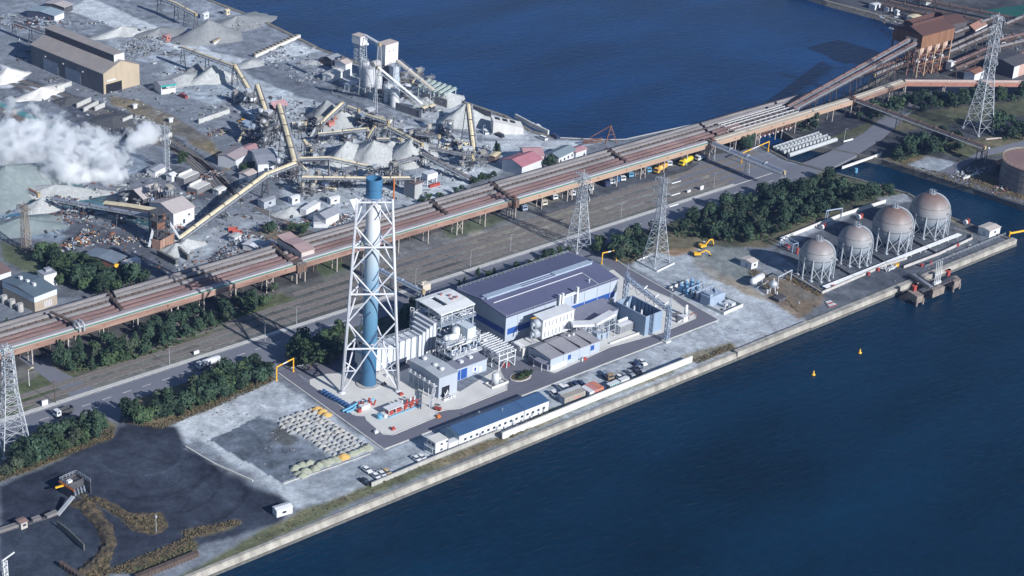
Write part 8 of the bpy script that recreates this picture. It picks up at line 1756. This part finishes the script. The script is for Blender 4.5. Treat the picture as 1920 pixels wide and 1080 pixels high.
# twin pale gabled sheds
PW=mat('pale_pinkgrey_roof',(.47,.43,.43),.7,var=.08,sc=.25,corr=1.0); t,F=shed((325,401),(364,388),(297,374),7,2.2,'pale roofed gabled shed with a white front beside the rusty tower, front one',M_WHITE,PW,ridge=.5,name='gabled_shed'); b=MB(); b.box(F.L*.45,-.06,1,F.L*.55,.03,3); b.box(F.L*.7,-.06,4,F.L*.8,.03,4.8); b.build('window',M_GLASS,t)
t,F=shed((268,373),(306,361),(246,354),7.5,2.2,'pale roofed gabled shed, rear one half hidden behind the front one',M_DARKST,PW,ridge=.5,name='gabled_shed')
t,F=shed((287,395),(291,391),(214,364),8.5,.2,'long narrow cream roof strip above the dark gallery',M_DARKST,M_CREAM,name='narrow_roof',base=6.5)
# white gabled building with grey roof
t,F=shed((484,308),(522,306),(470,281),6.6,.7,'white building with a large grey roof and two small windows beside the steep conveyor',M_WHITE,M_GREYROOF,name='white_building',cat='building'); 
for k in (.3,.52): b=MB(); b.box(F.L*k,-.05,3.6,F.L*k+1.6,.03,4.5); b.build('window',M_GLASS,t)
shed((442,300),(470,285),(430,280),5,1.2,'brownish roofed house left of the white building, in front of the curved rails',M_OFFW,M_PINKR if False else mat('dull_mauve_roof',(.34,.29,.31),.75,var=.1,corr=1),name='mauve_house',cat='house')
shed((470,283),(487,276),(462,272),4,.8,'small pinkish roofed annex behind the mauve house',M_OFFW,M_PINKR,name='annex_house',cat='house')
shed((466,330),(482,322),(462,318),2.6,.6,'small white lean-to shed in front of the white building',M_WHITE,mat('tan_pink_roof',(.46,.39,.37)))
# sheds near the belts
shed((611,410),(636,398),(590,401),4.2,1.4,'grey gabled workshop with scrap in front, by the belt bank',M_WHITE,M_GREYROOF,name='gabled_workshop')
b=MB(); b.box(0,0,0,11,3.2,3); tag(b.build('box_shed',M_WHITE,None,loc=G(574,406),rz=ANG((574,406),(598,392))),'long white box shed left of the grey gabled workshop','shed')
b=MB(); b.box(0,0,0,6,2.5,1.6); tag(b.build('roof_sheet_stack',M_WHITE,None,loc=G(588,427),rz=ANG((588,427),(604,427))),'low white roofed stack on the brown verge above the belts','shed')
shed((480,465),(497,455),(462,454),2.8,.4,'white flat roofed shed beside the drums at the belt bank',M_WHITE,M_WHITE)
shed((495,468),(523,462),(485,455),3.0,.4,'long grey roofed shed touching the conveyor house',M_OFFW,M_GREYROOF)
# pink roofed and blue grey sheds by the harbour road
for k,(a,c,d,lab,m) in enumerate((((979,313),(1017,298),(940,300),'pinkish roofed shed with a white gable nearest the belts, front of the two',mat('faded_crimson_roof',(.42,.18,.22),.75,var=.14,sc=.2,corr=.8)),((984,293),(1020,292),(944,278),'paler pink roofed shed directly behind the front one',M_PINKR))):
    t,F=shed(a,c,d,5,1.8,lab,M_OFFW,m,name='pink_roof_shed',ridge=.5)
t,F=shed((1048,296),(1079,281),(1031,285),4,1.2,'blue grey roofed house with four small windows beside the belts',M_WHITE,mat('blue_grey_roof',(.20,.255,.30),.65,var=.1,corr=1),name='blue_grey_house',cat='house')
for k in range(4): b=MB(); b.box(F.L*(.08+.23*k),-.05,1.4,F.L*(.08+.23*k)+1.2,.03,2.6); b.build('window',M_GLASS,t)
shed((1080,286),(1100,279),(1070,278),3.4,.6,'small rusty pink roof beside the blue grey house',M_OFFW,M_PINKR)
shed((928,294),(938,286),(922,289),3,.2,'small brown shed with a tan roof beside the pointed conifers',mat('brown_wall',(.14,.11,.10),.8),M_CREAM)
# office buildings at the left edge
t,F=shed((64,557),(106,541),(4,527),6.6,1.0,'blue grey roofed brick and white office at the left edge',mat('brick_tan',(.36,.31,.26),.85,var=.15,sc=.8),mat('slate_blue_roof',(.115,.16,.20),.65,var=.1,sc=.2,corr=.8),name='office_block',cat='office')
b=MB(); b.box(-.06,-.06,4.2,F.L+.06,F.W+.06,6.6); b.build('white_band',mat('pale_blue_white',(.55,.60,.66),.6,var=.08),t)
for k in range(5): b=MB(); b.box(F.L*.42+k*.75,-.12,.6,F.L*.42+k*.75+.4,-.0,3.2); b.build('louvre',M_OFFW,t)
for k in (.3,.5,.72): b=MB(); b.box(F.L*.42,F.W*k,7.4,F.L*.42+1.2,F.W*k+1.2,8.6); b.build('roof_vent',M_OFFW,t)
for k in (.25,.5,.75): b=MB(); b.cyl((-3,F.W*k,0),(-3,F.W*k,3.2),1.2,n=10); b.build('side_tank',M_CONC,t)
t,F=shed((-2,515),(20,508),(-40,495),6,1.2,'brown roofed house cut by the left picture edge',mat('brick_tan',(.36,.31,.26)),mat('dark_brown_roof',(.15,.11,.105),.8,var=.1),name='brown_house',cat='house'); b=MB(); b.box(-.06,-.06,3.6,F.L+.06,F.W,6); b.build('white_band',M_OFFW,t)
t=thing('white_plant','small white cubic plant building with pipes behind the blue grey office','building',G(92,534)); b=MB(); b.box(-3,-2,0,2.5,3,5.5); b.box(-6,1,0,-3,4,3.6); b.build('wall',M_WHITE,t); b=MB(); b.box(-3.1,-2.1,5.5,2.6,3.1,5.7); b.box(-1,0,5.7,1.5,2,6.8); b.build('roof_unit',M_GREYROOF,t); b=MB(); [b.cyl((2.5+k*.8,-2,0),(2.5+k*.8,-2,4),.2,n=6) for k in range(3)]; b.build('pipe',M_GALV,t)
t,F=shed((214,494),(236,481),(165,474),4,.8,'open blue grey roofed workshop with a rusty red frame above the trees',M_RUST,mat('blue_slate_patch_roof',(.17,.21,.26),.65,var=.25,sc=.15,corr=.8),name='open_workshop',openf=True)
b=MB(); b.box(0,0,0,8,3,2.8); tag(b.build('store_box',M_OFFW,None,loc=G(233,507),rz=ANG((233,507),(258,499))),'pale grey store box under the trees beside the yellow skip','container')
b=MB(); b.add([(-1.4,-1.2,0),(1.4,-1.2,0),(1.4,1.2,0),(-1.4,1.2,0),(-.9,-.9,2.8),(1.0,-.9,2.8),(1.0,.9,2.8),(-.9,.9,2.8)],[(0,3,2,1),(4,5,6,7),(0,1,5,4),(1,2,6,5),(2,3,7,6),(3,0,4,7)]); tag(b.build('yellow_skip',M_YEL,None,loc=G(217,506)),'yellow skip at the end of the open workshop','skip')
t,F=shed((101,30),(120,22),(66,13),4,.9,'blue grey roofed shed with a white end at the top left',mat('navy_wall',(.06,.075,.12),.7),mat('steel_blue_roof',(.28,.36,.42),.6,var=.1,corr=1),name='blue_shed'); b=MB(); b.box(0.3,-.12,.4,F.L-.2,-.02,3.6); b.build('white_panel',M_WHITE,t)
shed((120,14),(136,8),(95,2),3.6,.7,'pinkish roofed low shed cut by the top edge',M_DARKST,PW)
shed((622,112),(640,106),(608,106),4.2,.8,'grey open shed with an orange truck near the shoreline',M_DARKST,M_GREYROOF,openf=True)
t,F=shed((648,121),(660,117),(632,113),7,1.0,'white gabled house near the shoreline left of the silos',M_WHITE,mat('tan_pink_roof',(.46,.39,.37)),name='white_house',cat='house')
shed((622,143),(646,132),(606,138),3.4,.3,'low white flat roofed store in front of the white gabled house',M_WHITE,mat('pale_yard_concrete',(.52,.52,.505)))
shed((291,322),(310,312),(278,316),3,.6,'small white shed beside the grey lattice mast',M_WHITE,M_GREYROOF)
shed((322,330),(330,326),(318,324),3,.5,'tiny white hut below the mast near the scrap',M_WHITE,M_WHITE)
for a,c,d,lab in (((345,346),(375,333),(332,340),'low ruined concrete tank left of the scrap, upper of two'),((370,366),(396,353),(355,358),'low ruined concrete tank left of the scrap, lower of two')):
    F=FR(a,c,d); t=thing('concrete_tank',lab,'tank',F.loc,F.rz); b=MB(); b.box(0,0,0,F.L,F.W,2.4); b.build('wall',DW,t); b=MB(); b.box(.3,.3,2.4,F.L-.3,F.W-.3,2.7); b.box(F.L*.1,F.W-1,2.7,F.L*.9,F.W-.4,3.6); b.build('slab',M_PALEC,t)
shed((440,446),(452,440),(434,440),2.6,.2,'pale store beside the red open containers',M_OFFW,M_STONE)
for px,lab in (((428,435),'red open skip on the grey yard, left of two'),((436,441),'red open skip on the grey yard, right of two')):
    b=MB(); b.box(0,0,0,4,2,.2); b.box(0,0,.2,4,.15,1.5); b.box(0,1.85,.2,4,2,1.5); b.box(0,.15,.2,.15,1.85,1.5); b.box(3.85,.15,.2,4,1.85,1.5); tag(b.build('open_skip',mat('skip_red',(.42,.10,.08),.6),None,loc=G(*px),rz=-.6),lab,'skip')
for px,lab in (((155,157),'white concrete T shaped block by the shed track'),((253,203),'grey signal cabinet on the ochre track bed, left one'),((320,229),'grey signal cabinet on the ochre track bed beside the mast'),((27,213),'brown concrete portal block by the teal ditch')):
    b=MB(); b.box(-1,-.5,0,1,.5,1.8); b.box(-1.3,-.8,1.8,1.3,.8,2.2); tag(b.build('track_cabinet',M_OFFW if 'brown' not in lab else M_RUST,None,loc=G(*px)),lab,'cabinet')
# settling ponds and the teal ditch
PB=mat('blue_pond_water',(.06,.155,.24),.25,var=.15,sc=.1); PT=mat('teal_pond_water',(.035,.095,.115),.3,var=.25,sc=.1)
def pond(px,name,m):
    P=[G(x,y) for x,y in px]; b=MB(); b.prism([(p.x,p.y) for p in P],-.6,.09); structure(b.build(name,m))
pond([(-5,412),(20,402),(44,398),(75,408),(105,420),(108,427),(85,428),(50,420),(20,408),(-5,418)],'settling_pond',PB)
pond([(30,345),(60,360),(75,375),(72,384),(48,376),(36,360)],'settling_pond',PT); pond([(95,328),(170,352),(235,378),(262,400),(230,392),(150,368),(90,342)],'settling_pond',PT)
pond([(-5,190),(60,216),(135,252),(128,256),(50,222),(-5,197)],'drain_channel',mat('teal_channel',(.06,.22,.23),.4,var=.2,sc=.1)); pond([(100,380),(160,395),(290,415),(280,424),(150,404)],'drain_channel',PT)
conveyor([(46,350,2),(72,364,2)],'old dredge boom over the dark teal pond',1.2,M_RUST,sup=9,sm=M_DARKST)
wallthing('white_pipe','white pipe lying at the edge of the blue pond',[(-5,425),(18,412)],1.0,.9,M_WHITE,cat='pipe')
for i,px in enumerate(((505,430),(577,135),(595,140),(868,330),(780,330),(905,268),(640,320),(617,330))): b=MB(); b.cyl((0,0,0),(0,0,9),.14,.09,n=6); b.beam((0,0,8.8),(1.2,0,9.0),.12); tag(b.build('yard_light_pole',M_GALV,None,loc=G(*px)),'thin grey light pole in the stone yard','light pole','light poles of the stone yard')

def debris(px,n,smin,smax,cols,label,seed):
    rg=random.Random(seed); P=[(G(x,y).x,G(x,y).y) for x,y in px]; x0,x1=min(p[0] for p in P),max(p[0] for p in P); y0,y1=min(p[1] for p in P),max(p[1] for p in P); bs=[MB() for _ in cols]; cl=[]
    while sum(len(b.f) for b in bs)<n*6:
        if not cl or rg.random()<.12: cl=[rg.uniform(x0,x1),rg.uniform(y0,y1),rg.uniform(1.5,9)]
        x,y=rg.gauss(cl[0],cl[2]),rg.gauss(cl[1],cl[2])
        if not inpoly(P,x,y): continue
        s=rg.uniform(smin,smax)*rg.random()**.7+.15; d=V((rg.uniform(-1,1),rg.uniform(-1,1),rg.uniform(-.1,.15))).normalized()*s
        bs[rg.randrange(len(cols))].beam(V((x,y,s*.25))-d,V((x,y,s*.3))+d,s*rg.uniform(.3,1.1),s*rg.uniform(.3,.7))
    for b,m in zip(bs,cols):
        if b.v: stuff(b.build('debris',m),label)
ST=[M_STONE,M_STONEG,M_DSTONE,M_DARKST]
debris([(480,180),(640,195),(870,262),(890,330),(780,370),(640,400),(540,370),(440,240)],1500,.3,1.5,ST+[M_GALV],'loose stone and scrap scattered between the conveyors',71)
debris([(0,130),(60,20),(330,60),(470,180),(440,300),(300,270),(150,250),(0,230)],900,.3,1.3,ST,'loose stone scattered around the big brown shed',72)
debris([(0,330),(270,330),(420,330),(600,390),(640,430),(330,520),(140,450),(0,440)],1000,.3,1.3,ST+[M_RUST],'loose stone and scrap scattered around the ponds and sheds',73)
debris([(560,60),(870,190),(990,250),(900,262),(740,225),(600,180),(470,110)],600,.3,1.3,ST[:3]+[M_GALV],'loose stone scattered along the sea front',74)
debris([(345,800),(520,712),(720,840),(690,905),(560,948)],110,.12,.4,[M_STONEG],'small stones scattered on the pale storage yard',75)
debris([(830,800),(1200,660),(1340,606),(1515,602),(1380,660),(950,812)],120,.12,.4,[M_STONEG],'small stones scattered on the quay yard',76)
debris([(1400,520),(1520,600),(1890,446),(1780,412),(1600,470)],200,.15,.6,ST[:3],'small stones scattered on the gas tank quay',77)
debris([(1640,20),(1920,60),(1920,130),(1720,140)],500,.4,1.6,[M_DARKST,M_FRAME,M_GALV],'dark scrap scattered over the ore terminal',78)
for a,c,d,h,lab,m,r in (((383,37),(392,33),(379,34),2.8,'white roofed hut beside the dark stone cone at the top',M_OFFW,M_WHITE),((313,79),(320,76),(309,75),3,'faded red hut on the edge of the broken slab pile',mat('dull_red',(.42,.17,.14)),M_PINKR),((425,29),(431,27),(423,26),2.6,'tan block hut at the shoreline near the top',M_CREAM,M_CREAM),((795,213),(803,209),(790,210),2.6,'cream roofed stone bin by the dark retaining wall, left of three',M_DARKST,M_CREAM),((808,210),(816,206),(803,207),2.6,'cream roofed stone bin by the dark retaining wall, middle of three',M_DARKST,M_CREAM),((832,201),(839,197),(828,198),2.6,'cream roofed stone bin under the green frames, right of three',M_DARKST,M_CREAM),((548,384),(562,380),(543,379),3,'white kiosk among machinery below the level conveyor',M_WHITE,M_WHITE),((620,384),(637,380),(617,379),2.6,'white truck sized box below the level conveyor',M_WHITE,M_WHITE),((495,392),(517,384),(487,386),3.2,'grey open canopy beside the long cream conveyor',M_GALV,M_GREYROOF),((410,368),(424,362),(404,362),2.4,'pale stack of slabs at the end of the curved rails',M_PALEC,M_PALEC),((730,172),(738,168),(726,168),3,'pale pump hut between the silos',M_OFFW,M_WHITE),((760,176),(769,172),(756,172),3.4,'pale box hut in front of the sea wall by the tall tower',M_OFFW,M_WHITE),((655,170),(668,165),(650,165),3,'low white hut left of the silos in the blue shade',M_WHITE,M_WHITE)): hut(a,c,d,h,lab,m,r,rise=.3)
for px,pf,lab,m in (((347,184),(340,181),'small red truck beside the teal trimmed shelter',M_RED),((462,232),(452,229),'yellow loader standing on the grey yard in the conveyor shadow',M_YEL),((262,62),(255,58),'dark truck on the pale road behind the brown shed',CN),((160,398),(152,394),'white vehicle in the shade under the dark gallery',CW)): carpx(px,pf,lab,m,'vehicles in the ore yard',True,5.4)
# ------------------------------------------------------------------ ore terminal at the upper right
M_RUSTR=mat('rust_brown_roof',(.125,.062,.052),.85,var=.22,sc=.25,col2=(.085,.05,.045)); M_RUSTW=mat('rusty_profiled_wall',(.20,.09,.052),.8,var=.22,sc=.35,streak=True,corr=1.1,col2=(.31,.17,.10))
t=thing('ore_tower','big rust brown hopper building raised on steel legs at the right','hopper building',(814.4,549.9,0)); L,W_=29.5,19.5
b=MB(); b.box(0,0,17,L,W_,24); b.build('wall',M_RUSTW,t)
b=MB(); 
for a in ((-.3,-.4,24,L+.3,9,27.2),):
    x0,y0,z0,x1,y1,z1=a; b.add([(x0,y0,z0),(x1,y0,z0),(x1,y1,z1),(x0,y1,z1),(x0,y0,z0+.3),(x1,y0,z0+.3),(x1,y1,z1+.3),(x0,y1,z1+.3)],[(0,3,2,1),(4,5,6,7),(0,1,5,4),(1,2,6,5),(2,3,7,6),(3,0,4,7)])
x0,y0,z0,x1,y1,z1=-.3,9,27.2,L+.3,W_+.4,23.5; b.add([(x0,y0,z0),(x1,y0,z0),(x1,y1,z1),(x0,y1,z1),(x0,y0,z0+.3),(x1,y0,z0+.3),(x1,y1,z1+.3),(x0,y1,z1+.3)],[(0,3,2,1),(4,5,6,7),(0,1,5,4),(1,2,6,5),(2,3,7,6),(3,0,4,7)])
b.add([(0,0,24),(0,9,27.2),(0,W_,23.8),(L,0,24),(L,9,27.2),(L,W_,23.8)],[(0,2,1),(3,4,5)]); b.build('roof',M_RUSTR,t)
b=MB(); b.gablewalls(L*.96,6,26.4,29,29.8); r=b.build('roof_monitor',M_RUSTR,t); r.location=(.6,8,0)
for i in range(4):
    x=3.6+i*7.2; b=MB(); b.lathe((x,3.6,0),[(.5,9.2),(1.0,10.2),(2.9,14.2),(2.9,17)],10); b.build('hopper_cone',mat('hopper_pinkish',(.50,.36,.30),.75,var=.2,sc=.5),t)
    b=MB(); b.cyl((x,3.6,8),(x,3.6,9.4),.8,n=8); b.box(x-1.2,2.4,7.6,x+1.2,4.8,8.2); b.build('feeder',M_OFFW,t)
for x in (.4,7.2,14.4,21.6,29):
    for y in (.6,7,14,19): b=MB(); b.beam((x,y,0),(x,y,17),.6); b.build('column',M_RUST if y>1 else mat('tan_column',(.42,.31,.22),.8,var=.2),t)
b=MB()
for z in (7.4,12.5):
    for y in (.6,7): b.beam((.4,y,z),(29,y,z),.5)
for x in (.4,7.2,14.4,21.6): b.beam((x,.6,0),(x+7,.6,7.4),.3); b.beam((x+7,.6,0),(x,.6,7.4),.3)
b.build('bracing',M_RUST,t)
b=MB(); b.box(-4,3,18,0,9,22); b.build('conveyor_mouth',M_DARKST,t)
b=MB(); b.box(25,-4.5,1,29,-1.2,5.8); tag(b.build('hanging_sheet',M_WHITE,None,loc=(814.4,549.9,0)),'white sheeted box at the right foot of the rusty hopper building','box')
def rshed(pa,pb,pc,z,rise,lab,wm,rm,**k): return shed(pa,pb,pc,z,rise,lab,wm,rm,**k)
rshed((1786,45),(1814,40),(1748,29),11,2,'rust roofed shed directly behind the hopper building',M_DARKST,M_RUSTR,name='rust_roof_shed')
t,F=rshed((1828,57),(1850,46),(1818,46),7,2.2,'rust roofed shed with a ragged white eave left of the tall pylon',M_DARKST,mat('red_brown_roof',(.27,.145,.11),.8,var=.15),name='rust_roof_shed'); b=MB(); b.box(0,-.5,6.3,F.L,-.35,7.2); b.build('white_fascia',M_WHITE,t)
t,F=rshed((1828,139),(1846,131),(1826,126),5,.8,'small rust roofed white shed partly behind the tall pylon',M_WHITE,M_RUST,name='white_shed')
t,F=rshed((1902,125),(1935,113),(1868,106),7,1.6,'dark roofed warehouse with a white and pink end at the right edge',M_DARKST,mat('dark_warehouse_roof',(.075,.075,.085),.75,var=.2),name='warehouse'); b=MB(); b.box(0,-.1,0,F.L*.3,-.02,7); b.build('white_end',M_WHITE,t); b=MB(); b.box(F.L*.3,-.1,0,F.L,-.02,7); b.build('pink_end',mat('pink_end_wall',(.45,.31,.27),.75,var=.1),t)
cc=[((1788,62),(1870,30),7,9,'dusty conveyor rising right behind the tall pylon, uppermost',M_BGREY),((1778,88),(1865,48),6,6,'grey conveyor pair left of the tall pylon, upper one',M_BGREY),((1780,97),(1868,59),6,6,'grey conveyor pair left of the tall pylon, lower one',M_BGREY),((1786,118),(1862,85),5,5,'low brown conveyor left of the tall pylon, upper one',M_BBROWN),((1790,129),(1860,100),5,5,'low brown conveyor left of the tall pylon, lower one',M_BROWNC),((1872,75),(1925,62),6,6,'reddish conveyor right of the tall pylon, upper one',M_BBROWN),((1872,88),(1925,75),6,6,'grey conveyor right of the tall pylon, lower one',M_BGREY),((1640,-4),(1870,45),5,5,'long dark conveyor crossing the top right corner',M_BROWNC),((1655,8),(1850,52),4,4,'second dark conveyor crossing below the top right corner',M_BROWNC),((1700,-6),(1925,38),4,4,'dark conveyor beyond the teal pond at the top right',M_BROWNC),((1885,45),(1930,25),8,8,'grey covered gallery in the top right corner',M_BGREY),((1700,115),(1640,140),6,6,'grey conveyor under the twin inclined conveyors, lower',M_BGREY),((1710,105),(1610,140),5,5,'reddish conveyor under the twin inclined conveyors, upper',M_BBROWN),((1876,112),(1930,95),4,4,'dark conveyor above the warehouse at the right edge',M_BROWNC)]
for a,c,z0,z1,lab,m in cc: conveyor([(*a,z0),(*c,z1)],lab,2.2,m,'conveyors of the ore terminal',1.2,18,M_FRAME,walk=False)
pond([(1840,20),(1925,8),(1930,32),(1850,30)],'teal_pond',mat('teal_cover',(.012,.085,.07),.6,var=.2,sc=.1))
rubble((1760,128),16,5,2.5,100,'dark machinery under the legs of the hopper building',[M_DARKST,M_RUST,M_FRAME],41,0,.6,2.2); rubble((1890,75),20,7,2.5,100,'dark machinery field right of the tall pylon',[M_DARKST,M_FRAME,M_GALV],42,0,.6,2.4); rubble((1690,60),6,4,2,30,'dark equipment behind the hopper building by the shore',[M_DARKST,M_FRAME],43)
for a,c,d,lab,m in (((1640,19),(1650,16),(1635,14),'small white hut on the far shore, leftmost of the three',M_WHITE),((1665,24),(1673,21),(1661,20),'small white hut on the far shore, middle of the three',M_WHITE),((1682,29),(1689,28),(1679,26),'small white hut on the far shore, rightmost of the three',M_WHITE),((1713,43),(1728,37),(1705,37),'tan roofed hut by the far shore next to the hopper building',M_CREAM),((1736,10),(1746,6),(1729,5),'tan roofed hut near the top right dark conveyors',M_CREAM)): hut(a,c,d,2.8,lab,M_WHITE,m,rise=.3)
b=MB(); b.beam((0,0,.6),(13,-7,.6),1.0,1.0); tag(b.build('cream_pipe',M_CREAM,None,loc=G(1712,46)),'cream pipe length beside the tan roofed hut','pipe')
t=thing('oil_tank','large rusty roofed round storage tank cut by the right picture edge','tank',G(1934,346)); R0=15.5; b=MB(); b.lathe((0,0,0),[(R0,0),(R0,11.6)],48,cap=False); b.build('shell',mat('tank_shell_grey',(.17,.165,.17),.7,var=.25,sc=.2,streak=True),t); b=MB(); b.lathe((0,0,0),[(R0+.2,11.6),(R0+.2,11.9),(.1,13.2)],48); b.build('roof',mat('rust_pink_tank_roof',(.24,.155,.145),.75,var=.12,sc=.1),t)
b=MB(); b.rail([V((R0*math.cos(a*.2),R0*math.sin(a*.2),11.8)) for a in range(32)],1.1,.12,3); b.build('roof_railing',M_CREAM,t); b=MB(); [b.ring((0,0,z),R0+.06,.14,40) for z in (3,6,9)]; b.build('girth_band',M_DARKST,t)
t,F=rshed((1870,307),(1893,300),(1852,308),4.5,1.0,'long orange roofed low shed in the shadow beside the round tank',M_DARKST,mat('orange_red_roof',(.40,.20,.13),.7,var=.1),name='orange_roof_shed')
t=thing('cross_conveyor_tower','dark end tower of the brown cross conveyor beside the round tank','tower',G(1838,306)); b=MB(); [b.beam((x,y,0),(x,y,7.5),.35) for x in (-2,2) for y in (-1.6,1.6)]; b.beam((-2,-1.6,0),(2,-1.6,7),.2); b.box(-2.2,-1.8,6.6,2.2,1.8,7.0); b.build('frame',M_DARKST,t); b=MB(); b.cyl((2.4,-1,0),(2.4,-1,7),.25,n=6); b.ball((3.2,-1.2,7.6),.6,8,5); b.build('pale_post',M_OFFW,t)
rubble((1815,325),12,5,1.5,70,'small pipes and posts on the scrub beside the round tank shadow',[M_GALV,M_DARKST,M_WHITE],44,0,.4,1.2); rubble((1885,352),12,4,1.3,50,'small pipes at the foot of the round tank near the channel',[M_GALV,M_DARKST,M_WHITE,M_RED],45,0,.4,1.2)
wallthing('concrete_beam','pale concrete beam in the scrub beside the round tank',[(1805,337),(1833,326)],1.0,.8,M_PALEC,cat='beam'); wallthing('concrete_beam','short pale beam on the grass below the tall pylon',[(1848,262),(1878,259)],.6,.6,mat('tan_pink_roof',(.46,.39,.37)),cat='beam')
slab([(1925,275),(1850,292),(1790,318),(1830,345),(1925,378),(1925,388),(1800,345),(1760,322),(1840,283),(1925,262)],'service_road',M_ROADOLD,-.3,.05)
# ------------------------------------------------------------------ steam drifting from the slag pits
def steam(px0,px1,h,label,seed,dens,thr):
    a,c=G(*px0),G(*px1); m_=(a+c)/2; L=(c-a).length; rz=math.atan2(c.y-a.y,c.x-a.x); W_=46 if L>60 else (30 if L>32 else 14); b=MB(); b.box(-L/2,-W_/2,.3,L/2,W_/2,h)
    m=bpy.data.materials.new('steam'); m.use_nodes=True; N=m.node_tree.nodes; Lk=m.node_tree.links; N.clear(); out=N.new('ShaderNodeOutputMaterial'); v=N.new('ShaderNodeVolumePrincipled'); v.inputs['Color'].default_value=(.97,.985,1.0,1); v.inputs['Anisotropy'].default_value=.25; Lk.new(v.outputs[0],out.inputs['Volume'])
    tc=N.new('ShaderNodeTexCoord'); nz=N.new('ShaderNodeTexNoise'); nz.inputs['Scale'].default_value=.13; nz.inputs['Detail'].default_value=7; nz.inputs['Roughness'].default_value=.62; mp=N.new('ShaderNodeMapping'); mp.inputs['Location'].default_value=(seed*13.1,seed*7.7,seed*3.3); Lk.new(tc.outputs['Object'],mp.inputs[0]); Lk.new(mp.outputs[0],nz.inputs[0])
    gr=N.new('ShaderNodeTexGradient'); gr.gradient_type='SPHERICAL'; m2=N.new('ShaderNodeMapping'); m2.inputs['Scale'].default_value=(2/L,2/W_,1/h); m2.inputs['Location'].default_value=(0,0,-.05); Lk.new(tc.outputs['Object'],m2.inputs[0]); Lk.new(m2.outputs[0],gr.inputs[0])
    ad=N.new('ShaderNodeMath'); ad.operation='MULTIPLY_ADD'; ad.inputs[1].default_value=.55; Lk.new(gr.outputs['Fac'],ad.inputs[0]); Lk.new(nz.outputs[0],ad.inputs[2])
    mr=N.new('ShaderNodeMapRange'); mr.inputs[1].default_value=thr; mr.inputs[2].default_value=thr+.15; mr.inputs[3].default_value=0; mr.inputs[4].default_value=dens; Lk.new(ad.outputs[0],mr.inputs[0]); Lk.new(mr.outputs[0],v.inputs['Density'])
    o=b.build('steam_cloud',m,None,loc=(m_.x,m_.y,0),rz=rz); return stuff(o,label)
steam((-40,255),(190,330),14,'white steam drifting over the slag pits',1,1.3,.55)
steam((95,322),(245,330),13,'thick white steam above the teal pond',4,1.6,.545)
steam((235,285),(310,248),10,'thin steam beside the lattice mast',2,.9,.575)
# ------------------------------------------------------------------ fittings hang on the part that carries them
CARRY={'window':('wall','cab','body'),'door':('wall','body'),'louvre':('wall','casing'),'blue_band':('wall',),'downpipe':('wall',),'shutter_door':('wall',),'air_conditioner':('wall',),'wall_lamp':('wall',),'sliding_door':('wall',),'white_band':('wall',),
 'roof_vent':('roof',),'roof_hatch':('roof',),'ridge_vent':('roof',),'ridge_kerb':('roof',),'roof_pipe':('roof',),'roof_cowl':('roof',),'roof_unit':('roof',),'roof_joint':('roof',),'aerial':('roof',),'cab_roof':('cab',),'limit_sign':('crossbar',),'stripe':('crossbar',),
 'girth_band':('shell',),'stencilled_mark':('shell',),'top_platform':('shell',),'cooling_fin':('core','transformer_body'),'monitor_roof':('ridge_monitor',),'monitor_end':('ridge_monitor',),'roof_panel':('body',),'side_rib':('body',),'faded_patch':('body',),'white_stripe':('body',),'cover_joint':('belt_cover',),'idler_bracket':('frame',),'blue_emblem_panel':('notice_board',),'name_board':('gable_front',)}
for r in [o for o in COL.objects if o.parent is None and len(o.children)>1]:
    ch=list(r.children); first={}
    for c in ch: first.setdefault(c.name.split('.')[0],c)
    for c in ch:
        for k in CARRY.get(c.name.split('.')[0],()):
            p=first.get(k)
            if p is not None and p is not c and p.location.length<1e-6: c.parent=p; break
# ------------------------------------------------------------------ thin haze volume, added with a blue tint to lift the dark tones
b=MB(); b.box(-420,-420,-7.5,2220,2220,345); hm=bpy.data.materials.new('tone_lift_haze'); hm.use_nodes=True; N=hm.node_tree.nodes; N.clear(); o_=N.new('ShaderNodeOutputMaterial'); v_=N.new('ShaderNodeVolumePrincipled'); v_.inputs['Color'].default_value=(.30,.48,1.0,1); v_.inputs['Density'].default_value=HAZE; v_.inputs['Anisotropy'].default_value=0.0; hm.node_tree.links.new(v_.outputs[0],o_.inputs['Volume'])
stuff(b.build('haze',hm),'thin blue haze added over the harbour to lift the dark tones')
